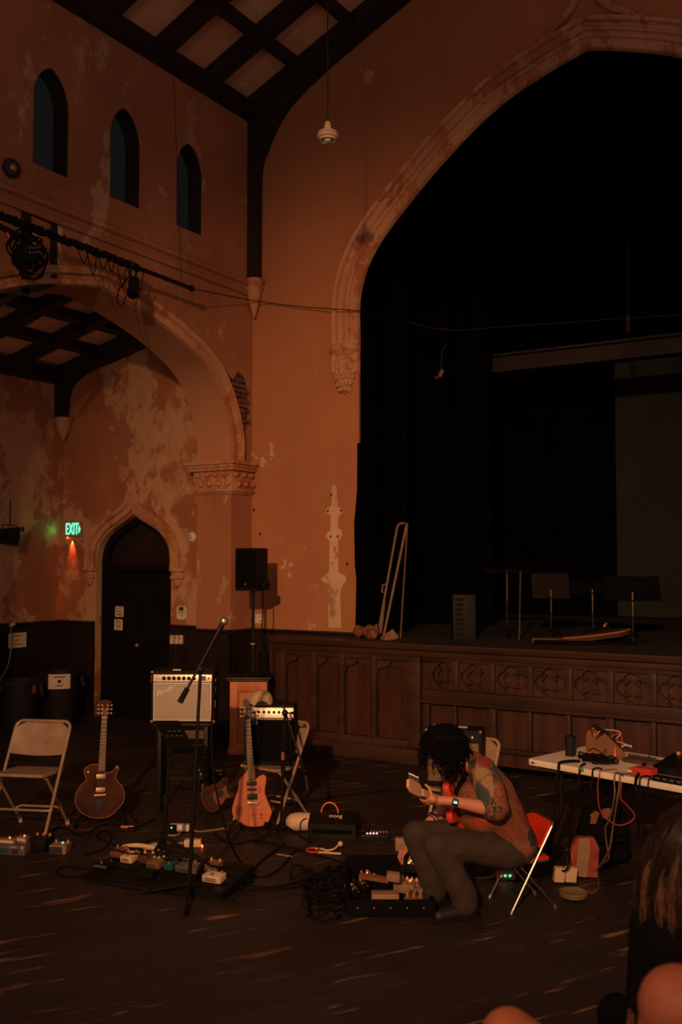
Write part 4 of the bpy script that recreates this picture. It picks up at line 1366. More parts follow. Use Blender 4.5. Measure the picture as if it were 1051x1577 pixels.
tag(MB().tube(smooth_path(pts), 0.008, 6).build('speaker_cable', 'cable'), 'black cable dropping from the loudspeaker behind the lectern', 'cord')
t = thing('flight_case', 'tall narrow black case standing right of the lectern against the stage end', 'case', (-6.93, 9.66, 0), rz=0.0)
MB().box((0, 0, 0.55), (0.13, 0.3, 1.1), bevel=0.01).build('body', 'tolex', t)
MB().cyl((-0.066, -0.1, 1.0), (-0.072, -0.1, 1.0), 0.012).build('latch', 'steel', t)

# bins
def bin_(x_, y_, h_, r_, label, sign):
    t_ = thing('trash_bin', label, 'bin', (x_, y_, 0), rz=facing(x_, y_), group='bins in the aisle')
    MB().lathe([(0, 0), (r_ * .82, 0), (r_ * .84, 0.02), (r_ * .98, h_ - .06), (r_ * 1.06, h_ - .055), (r_ * 1.07, h_), (r_ * .95, h_), (r_ * .8, 0.03), (0, 0.03)], seg=28).build('tub', 'bin', t_)
    for s in (-1, 1):
        MB().box((s * (r_ * 1.1), 0, h_ - 0.13), (0.05, 0.1, 0.16), Euler((0, s * -0.25, 0)), bevel=0.01).build('handle', 'bin', t_)
    if sign == 'paper':
        n_ = MB()
        for k in range(9):
            pass
        rows = [[n_.bm.verts.new((r_ * 1.09 * math.sin(a), -r_ * 1.09 * math.cos(a), z)) for a in [R(-28 + 7 * k) for k in range(9)]] for z in (h_ - 0.20, h_ - 0.01)]
        for k in range(8):
            n_.bm.faces.new((rows[0][k], rows[0][k + 1], rows[1][k + 1], rows[1][k]))
        sg = n_.build('paper_label', 'cream', t_)
        MB().cyl((0, -r_ * 1.09 - .001, h_ - 0.1), (0, -r_ * 1.09 - .004, h_ - 0.1), 0.024).build('round_mark', 'ink', sg)
        MB().box((0, -r_ * 1.075, h_ - 0.045), (0.14, 0.016, 0.012)).box((0, -r_ * 1.075, h_ - 0.155), (0.10, 0.016, 0.010)).build('print', 'ink', sg)
    else:
        MB().box((r_ * .72, -r_ * .72, h_ - 0.10), (0.055, 0.01, 0.11), Euler((0, 0, R(45)))).build('sticker', 'redprint', t_)
    return t_


bin_(-10.15, 9.35, 0.70, 0.27, 'larger grey bin with a square paper label beside the aisle door', 'paper')
bin_(-10.1, 8.66, 0.66, 0.23, 'lower grey bin with a small reddish sticker, left of the labelled bin', 'sticker')


# folding chair, front towards local -Y
def folding_chair(name, label, x_, y_, rz, sc=1.0, frame='chairpaint', pad=None, group=None, skew=None):
    t_ = thing(name, label, 'chair', (x_, y_, 0), rz=rz, group=group)
    S = lambda *a: Vector(a) * sc
    W = 0.225
    r_ = 0.0125 * sc

    def ux(a, b, rad, z_, w):     # inverted U through a (foot) and b (top)
        a, b = Vector(a), Vector(b)
        dirv = (b - a).normalized()
        c = b - dirv * rad
        pts = [S(-w, a.y, a.z)]
        for k in range(7):
            th = PI / 2 * k / 6
            q = c + dirv * rad * math.sin(th)
            pts.append(S(-w + rad * (1 - math.cos(th)), q.y, q.z))
        pts += [Vector((-q.x, q.y, q.z)) for q in pts[::-1]]
        return pts
    MB().tube(ux((0, -0.235, 0.015), (0, 0.20, 0.79), 0.06, 0, W), r_, 8).build('long_frame', frame, t_)
    MB().tube(ux((0, 0.215, 0.015), (0, -0.16, 0.435), 0.03, 0, W - 0.03), r_ * .92, 8).build('rear_leg_frame', frame, t_)
    for s in (-1, 1):
        MB().cyl(S(s * W, -0.242, 0), S(s * W, -0.228, 0.03), r_ * 1.25, seg=10).build('foot_cap', 'cream' if not pad else 'steel', t_)
        MB().cyl(S(s * (W - .03), 0.222, 0), S(s * (W - .03), 0.207, 0.03), r_ * 1.25, seg=10).build('foot_cap', 'cream' if not pad else 'steel', t_)
    MB().tube([S(-W, -0.135, 0.19), S(-W + .05, -0.15, 0.19), S(W - .05, -0.15, 0.19), S(W, -0.135, 0.19)], r_ * .75, 8).build('front_stretcher', frame, t_)
    MB().tube([S(-W + .03, 0.115, 0.13), S(-W + .08, 0.135, 0.15), S(W - .08, 0.135, 0.15), S(W - .03, 0.115, 0.13)], r_ * .75, 8).build('rear_stretcher', frame, t_)
    # seat
    m_ = MB()
    so = [(-0.185, -0.215), (0.185, -0.215), (0.205, -0.19), (0.20, 0.13), (0.18, 0.165), (-0.18, 0.165), (-0.20, 0.13), (-0.205, -0.19)]
    th = 0.024 if not pad else 0.05
    m_.plate([(a * sc, b * sc) for a, b in so], th * sc, Matrix.Translation(S(0, 0, 0.445 + th / 2 - 0.015)) @ Matrix.Rotation(-0.05, 4, 'X'), bevel=0.008 * sc)
    m_.build('seat', pad or frame, t_)
    if pad:
        MB().tube([S(a * 1.02, b * 1.02, 0.435) for a, b in so], r_ * .7, 6, closed=True).build('seat_rim', frame, t_)
    # curved back panel between the long legs
    m_ = MB()
    dv = (Vector((0, 0.20, 0.79)) - Vector((0, -0.235, 0.015))).normalized()
    rows = []
    n_ = 12
    for j in range(7):
        v_ = j / 6
        row = []
        for k in range(n_ + 1):
            u_ = -1 + 2 * k / n_
            low = 0.56 - 0.018 * (1 - u_ * u_) * (1 - v_)
            high = 0.775 - 0.03 * max(0, abs(u_) - 0.72) / 0.28 * 1.2
            z_ = low + (high - low) * v_
            y_ = -0.235 + dv.y / dv.z * (z_ - 0.015) + 0.03 * (1 - u_ * u_) + 0.006 * math.sin(v_ * PI)
            row.append((u_ * (W - 0.008), y_, z_))
        rows.append(row)
    tk = 0.012 if not pad else 0.03
    f_ = [[m_.bm.verts.new(S(*q)) for q in row] for row in rows]
    g_ = [[m_.bm.verts.new(S(q[0], q[1] - tk, q[2] + tk * .3)) for q in row] for row in rows]
    for j in range(6):
        for k in range(n_):
            m_.bm.faces.new((f_[j][k], f_[j][k + 1], f_[j + 1][k + 1], f_[j + 1][k]))
            m_.bm.faces.new((g_[j][k], g_[j + 1][k], g_[j + 1][k + 1], g_[j][k + 1]))
    for j in range(6):
        for e_ in (0, n_):
            m_.bm.faces.new((f_[j][e_], f_[j + 1][e_], g_[j + 1][e_], g_[j][e_]))
    for k in range(n_):
        for e_ in (0, 6):
            m_.bm.faces.new((f_[e_][k], f_[e_][k + 1], g_[e_][k + 1], g_[e_][k]))
    m_.build('backrest', pad or frame, t_)
    return t_


folding_chair('folding_chair', 'empty tan metal folding chair at the left, beside the dark hollow guitar', -6.36, 5.58, R(22), 1.06, group='tan folding chairs')
c2 = atd(414, 1187, 8.32)
folding_chair('folding_chair', 'tan metal folding chair holding the black amplifier with silver panel', c2.x + 0.02, c2.y + 0.05, R(-5), 1.0, group='tan folding chairs')
c3 = atd(703, 1216, 7.5)
folding_chair('folding_chair', 'tan metal folding chair holding the amplifier behind the seated guitarist', c3.x + 0.03, c3.y + 0.05, R(0), 1.0, group='tan folding chairs')
P0 = Vector((-2.37, 6.04, 0))
PF = Vector((-.66, -.75, 0)).normalized()
PLv = Vector((-PF.y, PF.x, 0))
folding_chair('red_folding_chair', 'low red padded chrome folding chair under the seated guitarist', P0.x, P0.y, math.atan2(PF.y, PF.x) + PI / 2, 0.68, 'chrome', 'redvinyl')

# folding table
TZ = 0.74
TC = onZ(812, 1168, TZ)
te1 = (onZ(1051, 1211, TZ) - TC).normalized()
TC.z = 0
te2 = Vector((-te1.y, te1.x, 0))
TRZ = math.atan2(te1.y, te1.x)
t = thing('folding_table', 'long white plastic folding table loaded with electronics at the right', 'table', TC, rz=TRZ)
to = [(0.02, 0), (1.81, 0), (1.83, 0.02), (1.83, 0.74), (1.81, 0.76), (0.02, 0.76), (0, 0.74), (0, 0.02)]
MB().plate(to, 0.045, Matrix.Translation((0, 0, TZ - 0.0225)), bevel=0.008).build('tabletop', 'tablewhite', t)
MB().box((0.915, 0.38, TZ - 0.052), (1.7, 0.66, 0.02)).build('apron', 'black', t)
MB().sph((0.0, 0.05, TZ - 0.024), (0.004, 0.02, 0.008)).sph((0.05, 0.0, TZ - 0.024), (0.018, 0.004, 0.007)).build('corner_slot', 'ink', t)
for x_ in (0.22, 1.6):
    sgn = 1 if x_ < 1 else -1
    for y_ in (0.10, 0.66):
        MB().tube(smooth_path([(x_, y_, TZ - 0.06), (x_, y_, 0.42), (x_ - 0.02 * sgn, y_, 0.34), (x_ - 0.11 * sgn, y_, 0.14), (x_ - 0.115 * sgn, y_, 0.0)], 5), 0.016, 8).build('leg', 'black', t)
    MB().tube([(x_, 0.1, 0.5), (x_, 0.66, 0.5)], 0.012, 8).build('crossbar', 'black', t)
    MB().tube([(x_, 0.38, 0.5), (x_ + 0.4 * sgn, 0.38, TZ - 0.06)], 0.010, 8).build('brace', 'black', t)
# ================================================================== INSTRUMENTS AND AMPLIFIERS
def cable(name, label, pts, r=0.006, mat='cable', cat='cable', n=8, group=None, seg=6):
    p0 = Vector(pts[0])
    o = MB().tube([q - p0 for q in smooth_path(pts, n)], r, seg).build(name, mat)
    o.location = p0
    return tag(o, label, cat, group)


def F_(px_, py_, r=0.006):                # a spot on the floor
    q = onZ(px_, py_)
    q.z = r + 0.001
    return q


def amp(label, loc, rz, w, h, d, style):
    t_ = thing('guitar_amplifier', label, 'amplifier', loc, rz=rz)
    MB().box((0, 0, h / 2), (w, d, h), bevel=0.012).build('cabinet', 'tolex', t_)
    y = -d / 2
    if style == 'silver':
        MB().box((0, y - 0.004, h - 0.062), (w - 0.045, 0.01, 0.062), Euler((-0.12, 0, 0)), bevel=0.002).build('control_panel', 'panelsilver', t_)
        for k in range(7):
            kb = MB().lathe([(0, 0.022), (0.009, 0.022), (0.011, 0.008), (0.017, 0.006), (0.017, 0), (0, 0)], seg=14, Mx=Matrix.Translation((-w / 2 + 0.115 + 0.043 * k, y - 0.009, h - 0.062)) @ Matrix.Rotation(PI / 2, 4, 'X'))
            kb.build('knob', 'black', t_)
        for k in range(2):
            MB().cyl((-w / 2 + 0.05 + 0.022 * k, y - 0.02, h - 0.06), (-w / 2 + 0.05 + 0.022 * k, y, h - 0.06), 0.006).build('input_jack', 'steel', t_)
        MB().cyl((w / 2 - 0.05, y - 0.02, h - 0.062), (w / 2 - 0.05, y, h - 0.062), 0.009).build('pilot_lamp', 'redpaint', t_)
        MB().box((w / 2 - 0.095, y - 0.0115, h - 0.062), (0.045, 0.002, 0.04)).build('panel_plate', 'greypaint', t_)
        g = MB().box((0, y - 0.002, (h - 0.10) / 2 + 0.015), (w - 0.05, 0.012, h - 0.125), bevel=0.003)
        gr = g.build('grille_cloth', 'grille', t_)
        MB().sweep(rect(-w / 2 + 0.025, 0.02, w / 2 - 0.025, h - 0.10), [(0, 0), (0, 0.006), (-0.008, 0.006), (-0.008, 0)], YW(y - 0.006), closed=True).build('grille_trim', 'panelsilver', t_)
        MB().text('Fender', 0.062, Matrix.Translation((-w / 2 + 0.135, y - 0.016, h - 0.165)) @ Matrix.Rotation(R(-22), 4, 'Y') @ YW(0), 0.004, shear=0.45).build('logo', 'logosilver', t_)
        MB().box((0.0, 0, h + 0.012), (0.20, 0.028, 0.008), bevel=0.003).box((-0.10, 0, h + 0.004), (0.03, 0.03, 0.01)).box((0.10, 0, h + 0.004), (0.03, 0.03, 0.01)).build('handle', 'rubber', t_)
        for sx in (-1, 1):
            MB().sph((sx * (w / 2 - 0.008), y + 0.008, 0.012), 0.016, 8, 6).build('corner_cap', 'gold', t_)
            MB().sph((sx * (w / 2 - 0.008), y + 0.008, h - 0.012), 0.014, 8, 6).build('corner_cap', 'steel', t_)
        MB().box((-0.055, y + 0.03, h + 0.006), (0.07, 0.03, 0.01), bevel=0.002).build('slide_box', 'cream', t_)
        MB().box((-w / 2 - 0.001, y + 0.02, h - 0.07), (0.004, 0.02, 0.06)).build('red_tag', 'redpaint', t_)
        MB().plate([(0.02 * math.cos(a), 0.03 * math.sin(a)) for a in [2 * PI * k / 12 for k in range(12)]], 0.003, XW(w / 2 + .002) @ Matrix.Translation((-0.06, h * .62, 0))).build('green_sticker', 'greencable', t_)
        MB().plate(rect(-0.015, -0.03, 0.01, 0.03), 0.003, XW(w / 2 + .002) @ Matrix.Translation((-0.08, h * .36, 0))).build('red_sticker', 'orange', t_)
        MB().sweep([(0.02 * math.cos(a), 0.02 * math.sin(a)) for a in [2 * PI * k / 12 for k in range(12)]], [(0, 0), (0, .003), (.008, .003), (.008, 0)], XW(w / 2 + .001) @ Matrix.Translation((-0.05, h * .8, 0)), closed=True).build('ring_sticker', 'gold', t_)
    elif style == 'panel':
        MB().box((0.01, y - 0.004, h - 0.062), (w - 0.03, 0.012, 0.085), Euler((-0.2, 0, 0)), bevel=0.003).build('control_panel', 'panelsilver', t_)
        for k in range(6):
            MB().lathe([(0, 0.022), (0.007, 0.022), (0.009, 0.008), (0.012, 0.006), (0.012, 0), (0, 0)], seg=12, Mx=Matrix.Translation((-w / 2 + 0.085 + 0.042 * k, y - 0.012, h - 0.055)) @ Matrix.Rotation(PI / 2, 4, 'X')).build('knob', 'black', t_)
        MB().cyl((w / 2 - 0.075, y - 0.02, h - 0.06), (w / 2 - 0.075, y, h - 0.06), 0.008).build('input_jack', 'redpaint', t_)
        MB().box((0, y - 0.004, h - 0.113), (w - 0.03, 0.014, 0.008)).build('panel_rail', 'steel', t_)
        MB().box((0, y - 0.002, (h - 0.12) / 2 + 0.01), (w - 0.06, 0.012, h - 0.15), bevel=0.003).build('grille_cloth', 'blackcloth', t_)
        MB().sweep(rect(-w / 2 + 0.055, h - 0.155, -w / 2 + 0.115, h - 0.130), [(0, 0), (0, 0.003), (-0.003, 0.003), (-0.003, 0)], YW(y - 0.008), closed=True).build('badge', 'panelsilver', t_)
        MB().tube(smooth_path([(-0.10, 0, h), (-0.09, 0, h + 0.025), (0.0, 0, h + 0.035), (0.09, 0, h + 0.025), (0.10, 0, h)], 4), 0.010, 8).build('handle', 'rubber', t_)
        for sx in (-1, 1):
            MB().box((sx * (w / 2 - 0.012), y + 0.002, 0.012), (0.03, 0.03, 0.03), bevel=0.006).build('corner_cap', 'black', t_)
            MB().cyl((sx * w * 0.38, y - 0.006, 0.035), (sx * w * 0.38, y, 0.035), 0.006).build('screw', 'gold', t_)
    else:
        MB().box((0, y - 0.003, h - 0.05), (w - 0.04, 0.01, 0.06)).build('control_panel', 'black', t_)
        MB().box((0, y - 0.002, (h - 0.10) / 2 + 0.02), (w - 0.05, 0.012, h - 0.13), bevel=0.003).build('grille_cloth', 'grilledim', t_)
        for sx in (-1, 1):
            MB().sph((sx * (w / 2 - 0.012), y + 0.004, h - 0.012), 0.014, 8, 6).build('corner_cap', 'gold', t_)
        MB().cyl((w / 2 - 0.07, y - 0.014, h - 0.05), (w / 2 - 0.07, y, h - 0.05), 0.008).build('knob', 'white', t_)
        MB().box((0.06, 0, h + 0.006), (0.07, 0.03, 0.01)).box((-0.14, 0, h + 0.01), (0.05, 0.03, 0.015)).build('handle_bracket', 'steel', t_)
    return t_


M['logosilver'] = mk('raised_silver_logo', (0.85, 0.82, 0.75), 0.4, 0.1, var=0.05)
M['grilledim'] = mk('brown_grille_cloth', (0.16, 0.11, 0.07), 0.85, var=0.2, scale=60)

# silver-panel amplifier with pale grille, on a black stand
q = atd(285, 1110, 8.67)
amp('black amplifier with pale striped grille on the tall black stand, left of the lectern', (q.x, q.y, q.z), facing(q.x, q.y, -10), 0.55, 0.445, 0.25, 'silver')
t = thing('amplifier_stand', 'tall black four-legged stand under the pale-grilled amplifier', 'stand', (q.x, q.y, 0), rz=facing(q.x, q.y, -10))
MB().box((0, 0, q.z - 0.014), (0.50, 0.28, 0.024), bevel=0.004).build('shelf', 'black', t)
MB().box((0.03, -0.1, q.z - 0.10), (0.35, 0.02, 0.07)).build('apron', 'dimwood', t)
for sx in (-1, 1):
    for sy in (-1, 1):
        MB().box((sx * 0.20, sy * 0.10, (q.z - 0.02) / 2), (0.035, 0.035, q.z - 0.03), bevel=0.003).build('leg', 'black', t)
MB().box((0, 0.1, 0.25), (0.4, 0.02, 0.03)).build('stretcher', 'black', t)
MB().box((-0.02, -0.125, q.z - 0.05), (0.02, 0.012, 0.03)).build('latch', 'gold', t)
# small practice amp on the floor
q = onZ(322, 1233)
t = amp('small black practice amplifier on the floor under the tall stand', (q.x + 0.02, q.y + 0.02, 0.0), facing(q.x, q.y, -12), 0.20, 0.26, 0.16, 'dark')
# amp with silver panel on chair
q = atd(411, 1182, 8.40)
amp2 = amp('black amplifier with broad silver control panel on a tan chair, a cap on top', (c2.x, c2.y + 0.03, 0.476), facing(c2.x, c2.y, -8), 0.42, 0.485, 0.23, 'panel')
amp3 = amp('dark amplifier with brown grille on a tan chair behind the seated guitarist', (c3.x - 0.015, c3.y + 0.02, 0.476), facing(c3.x, c3.y, -8), 0.43, 0.42, 0.22, 'dark')
# trucker cap on top of it
q = atd(397, 1090, depth((c2.x, c2.y - 0.05, 0.95)))
t = thing('mesh_cap', 'tan mesh-backed cap resting on the silver-panel amplifier', 'cap', (q.x + 0.02, q.y + 0.02, 0.964), rz=facing(c2.x, c2.y, 5))
b = MB()
b.lathe([(0.098, 0.0), (0.10, 0.03), (0.092, 0.065), (0.07, 0.095), (0.035, 0.112), (0, 0.116)], seg=24)
b.lathe([(0.094, 0.0), (0.094, 0.03), (0.087, 0.062), (0.066, 0.09), (0.033, 0.106), (0, 0.11)], seg=24)
b.build('crown', 'meshcap', t)
MB().plate([(-0.045, 0.0), (0.045, 0.0), (0.04, 0.028), (0.0, 0.04), (-0.04, 0.028)], 0.004, YW(-0.1)).build('strap_opening', 'ink', t)
MB().box((0.0, -0.103, 0.008), (0.10, 0.004, 0.016)).build('strap', 'ink', t)
b = MB()
for (r0, z0) in ((0.095, 0.004), (0.095, 0.009)):
    pass
brm = [(0.095 * math.cos(a), 0.095 * math.sin(a)) for a in [R(20) + R(140) * k / 10 for k in range(11)]] + [(0.10 * math.cos(a), 0.05 + 0.12 * math.sin(a)) for a in [R(160) - R(140) * k / 10 for k in range(11)]]
b.plate(brm, 0.004, Matrix.Translation((0, 0, 0.006)))
b.build('brim', 'ink', t)
MB().sph((0, 0, 0.118), (0.008, 0.008, 0.005), 8, 6).build('button', 'meshcap', t)


# ---------------------------------------------------------------- guitars
def guitar(label, loc, rot, outline, thick, body_mat, neck, nut, head, hw, hardware, binding=None, fret_n=20):
    t_ = thing('electric_guitar', label, 'guitar', loc, rot=rot, group=None)
    ol = [(p.x, p.y) for p in smooth_path([(a, b, 0) for a, b in outline + outline[:1]], 4)][:-1]
    MB().plate(ol, thick, YW(0), bevel=0.008).build('body', body_mat, t_)
    yf = -thick / 2
    if binding:
        MB().tube([(a * 0.985, yf - 0.001, b) for a, b in ol], 0.0035, 5, closed=True).build('binding', binding, t_)
    (x0, z0), (x1, z1) = neck, nut
    nd = Vector((x1 - x0, 0, z1 - z0))
    L_ = nd.length
    an_ = math.atan2(nd.x, nd.z)
    NM = Matrix.Translation((x0, yf - 0.006, z0)) @ Matrix.Rotation(an_, 4, 'Y')
    MB().plate([(-hw * 1.22, 0), (hw * 1.22, 0), (hw, L_), (-hw, L_)], 0.022, NM @ YW(0.004)).build('neck', head[2], t_)
    fb = MB().plate([(-hw * 1.22, 0), (hw * 1.22, 0), (hw, L_), (-hw, L_)], 0.006, NM @ YW(-0.010)).build('fingerboard', 'ebony', t_)
    scale = L_ / (1 - 2 ** (-fret_n / 12))
    for k in range(1, fret_n + 1):
        z = L_ - scale * (1 - 2 ** (-k / 12))
        if z > 0.002:
            MB().box((0, -0.0142, z), (2 * hw * (1 + 0.2 * (1 - z / L_)), 0.0025, 0.0022), Mx=NM).build('fret', 'gold', fb)
    for k in (3, 5, 7, 9, 12, 15, 17):
        z = L_ - scale * (1 - 2 ** (-(k - 0.5) / 12))
        if z > 0:
            MB().cyl(NM @ Vector((0, -0.0135, z)), NM @ Vector((0, -0.0145, z)), 0.004, seg=8).build('inlay', 'binding', fb)
    MB().box((0, -0.0135, L_), (2 * hw, 0.008, 0.006), Mx=NM).build('nut', 'cream', t_)
    hm = MB().plate([(a, b + L_) for a, b in head[0]], 0.016, NM @ YW(0.004))
    hd = hm.build('headstock', head[1], t_)
    for (a, b, s) in head[3]:
        MB().cyl(NM @ Vector((a, -0.004, b + L_)), NM @ Vector((a, -0.016, b + L_)), 0.005, seg=8).build('tuner_post', 'gold', hd)
        MB().cyl(NM @ Vector((a, 0.004, b + L_)), NM @ Vector((a + s * 0.028, 0.004, b + L_)), 0.003, seg=6).sph(NM @ Vector((a + s * 0.033, 0.004, b + L_)), (0.008, 0.005, 0.010), 8, 6).build('tuner_peg', 'gold', hd)
    for (kind, a, b, w, h, mat) in hardware:
        if kind == 'box':
            MB().box((a, yf - 0.006, b), (w, 0.014, h), bevel=0.003).build('pickup', mat, t_)
        elif kind == 'bridge':
            br = MB().box((a, yf - 0.007, b), (w, 0.014, h), bevel=0.003).build('bridge', mat, t_)
            for k in range(6):
                MB().box((a - w * .38 + w * .152 * k, yf - 0.016, b), (w * .1, 0.010, h * .8)).build('saddle', mat, br)
        elif kind == 'tail':
            MB().plate([(a - w / 2, b + h / 2), (a + w / 2, b + h / 2), (a + w * .1, b - h * .1), (a + w * .05, b - h / 2), (a - w * .25, b - h / 2)], 0.006, YW(yf - 0.004)).build('tailpiece', mat, t_)
        elif kind == 'knob':
            MB().lathe([(0, 0.016), (w * .8, 0.016), (w, 0), (0, 0)], seg=12, Mx=Matrix.Translation((a, yf, b)) @ Matrix.Rotation(PI / 2, 4, 'X')).build('knob', mat, t_)
        elif kind == 'patch':
            MB().plate([(a + w * math.cos(t), b + h * math.sin(t)) for t in [2 * PI * k / 18 for k in range(18)]], 0.002, YW(yf - 0.0005)).build('inlay_spot', mat, t_)
        elif kind == 'stripe':
            MB().box((a, yf - 0.0005, b), (w, 0.002, h)).build('wood_stripe', mat, t_)
    st_ = MB()
    bz = [h for h in hardware if h[0] == 'bridge'][0]
    for k in range(6):
        o_ = (k - 2.5)
        p_ = NM @ Vector((o_ * hw * 0.32, -0.016, L_))
        st_.tube([(bz[1] + o_ * 0.0105, yf - 0.022, bz[2]), p_, NM @ Vector((o_ * hw * 0.3, -0.010, L_ + 0.06 + 0.012 * abs(o_)))], 0.0007, 4)
    st_.build('strings', 'dimsteel', t_)
    return t_


def guitar_stand(label, loc, rz, tilt, w=0.22, zc=0.12):
    t_ = thing('guitar_stand', label, 'stand', loc, rz=rz, group='floor guitar stands')
    for s in (-1, 1):
        MB().tube(smooth_path([(0, 0.12, 0.26), (s * 0.12, 0.07, 0.12), (s * 0.2, -0.02, 0.012), (s * 0.22, -0.10, 0.012)], 4), 0.012, 8).build('leg', 'black', t_)
        MB().tube(smooth_path([(s * 0.04, 0.10, 0.10), (s * w * .42, 0.02, 0.06), (s * w * .46, -0.05, 0.05), (s * w * .5, -0.07, 0.10)], 4), 0.011, 8).build('yoke_arm', 'rubber', t_)
    MB().tube([(0, 0.12, 0.26), (0, 0.26, 0.012)], 0.012, 8).build('leg', 'black', t_)
    MB().tube([(0, 0.12, 0.26), (0, 0.12, 0.34)], 0.012, 8).build('post', 'black', t_)
    return t_


# the dark hollow single-cut
k = 0.000712
O = [(370, 790), (300, 792), (232, 830), (220, 875), (245, 940), (238, 972), (160, 1050), (126, 1150), (135, 1230), (180, 1300), (270, 1362), (400, 1392), (520, 1372), (600, 1312), (668, 1230), (683, 1150), (660, 1060), (602, 990), (578, 945), (606, 880), (616, 838), (592, 818), (575, 850), (545, 878), (500, 890), (465, 890)]
O = [((a - 415) * k, (1392 - b) * k) for a, b in O]
q = onZ(155, 1270)
hq = facing(q.x, q.y, 0)
g = guitar('dark worn hollow-bodied guitar on a stand, right of the empty tan chair', (q.x, q.y, 0.055), (R(-9), 0, hq), O, 0.06, 'mahogany', (0.003, 0.37), (0.021, 0.805),
           ([(-0.022, 0), (0.022, 0), (0.036, 0.02), (0.032, 0.05), (0.045, 0.11), (0.055, 0.135), (0.03, 0.135), (0.01, 0.15), (0, 0.138), (-0.01, 0.15), (-0.03, 0.135), (-0.055, 0.135), (-0.045, 0.11), (-0.032, 0.05), (-0.036, 0.02)], 'mahogany', 'mahogany',
            [(s * 0.022, 0.035 + 0.032 * j, s) for s in (-1, 1) for j in range(3)]), 0.0225,
           [('box', -0.001, 0.33, 0.075, 0.036, 'gold'), ('box', -0.003, 0.224, 0.075, 0.036, 'gold'), ('bridge', -0.006, 0.183, 0.095, 0.016, 'gold'), ('tail', -0.004, 0.10, 0.09, 0.10, 'ink'),
            ('knob', 0.12, 0.17, 0.011, 0, 'ink'), ('knob', 0.15, 0.13, 0.011, 0, 'ink'), ('knob', 0.10, 0.09, 0.011, 0, 'ink'), ('knob', -0.104, 0.372, 0.011, 0, 'gold'), ('knob', 0.125, 0.395, 0.007, 0, 'gold')], 'binding')
guitar_stand('black floor stand cradling the dark hollow-bodied guitar', (q.x, q.y + 0.0, 0), hq, 9, 0.26)

# the natural orange solid body
k = 0.000496
O = [(415, 330), (352, 390), (272, 495), (256, 620), (208, 760), (166, 915), (172, 1020), (238, 1108), (330, 1170), (440, 1206), (560, 1212), (682, 1190), (752, 1130), (790, 1030), (802, 975), (762, 880), (704, 740), (690, 640), (712, 500), (706, 432), (662, 404), (608, 420), (560, 455), (530, 470), (522, 330)]
O = [((a - 500) * k, (1212 - b) * k) for a, b in O]
q = onZ(390, 1283)
hq = facing(q.x, q.y, 0)
g = guitar('natural orange solid-body guitar on a stand before the silver-panel amplifier', (q.x, q.y, 0.05), (R(-7), 0, hq), O, 0.045, 'orangewood', (-0.014, 0.365), (-0.048, 0.83),
           ([(-0.022, 0), (0.022, 0), (0.034, 0.03), (0.040, 0.07), (0.032, 0.11), (0.018, 0.13), (0.012, 0.165), (-0.012, 0.172), (-0.03, 0.15), (-0.028, 0.12), (-0.036, 0.07), (-0.03, 0.03)], 'ebony', 'stripe',
            [(s * 0.02, 0.035 + 0.034 * j, s) for s in (-1, 1) for j in range(3)]), 0.0215,
           [('stripe', 0.02, 0.10, 0.012, 0.19, 'stripe'), ('stripe', -0.035, 0.10, 0.008, 0.19, 'stripe'), ('stripe', -0.04, 0.38, 0.006, 0.08, 'stripe'),
            ('box', -0.013, 0.337, 0.078, 0.036, 'black'), ('box', -0.012, 0.289, 0.074, 0.02, 'ink'), ('box', -0.008, 0.235, 0.08, 0.046, 'black'), ('bridge', 0.0, 0.183, 0.088, 0.022, 'chrome'),
            ('patch', 0.05, 0.285, 0.015, 0.03, 'stripe'), ('patch', -0.002, 0.093, 0.016, 0.011, 'stripe'),
            ('knob', 0.062, 0.207, 0.009, 0, 'chrome'), ('knob', 0.10, 0.163, 0.009, 0, 'chrome'), ('knob', 0.062, 0.147, 0.009, 0, 'chrome'), ('knob', 0.094, 0.102, 0.009, 0, 'chrome'), ('knob', 0.063, 0.096, 0.007, 0, 'ink'), ('knob', 0.063, 0.07, 0.005, 0, 'ink')], None, 22)
guitar_stand('black floor stand cradling the natural orange guitar', (q.x, q.y, 0), hq, 7, 0.2)

# sunburst guitar tipped on its side behind
q = onZ(322, 1262)
O = [(-0.03, 0.36), (-0.09, 0.40), (-0.13, 0.36), (-0.11, 0.27), (-0.15, 0.13), (-0.12, 0.03), (0.0, 0.0), (0.12, 0.03), (0.15, 0.13), (0.10, 0.26), (0.13, 0.35), (0.09, 0.38), (0.03, 0.34)]
O = [(a * .75, b * .75) for a, b in O]
hq = facing(q.x, q.y, 10)
M['burst'] = mk('dim_sunburst_wood', (0.055, 0.02, 0.009), 0.5, var=0.6, scale=5)
t = thing('electric_guitar', 'dim sunburst guitar tipped on its side on the floor, left of the orange guitar', 'guitar', (q.x - 0.07, q.y, 0.11), rot=(R(-12), R(62), hq))
ol = [(p.x, p.y) for p in smooth_path([(a, b, 0) for a, b in O + O[:1]], 4)][:-1]
MB().plate(ol, 0.04, YW(0), bevel=0.007).build('body', 'burst', t)
MB().plate([(a * .55 + 0.02, b * .5 + 0.1) for a, b in ol], 0.003, YW(-0.0215)).build('pickguard', 'brownwood', t)
MB().cyl((0.0, -0.02, 0.17), (0, -0.028, 0.17), 0.03).build('pickup', 'ink', t)
MB().box((0, -0.02, 0.40), (0.04, 0.02, 0.32)).build('neck', 'ebony', t)

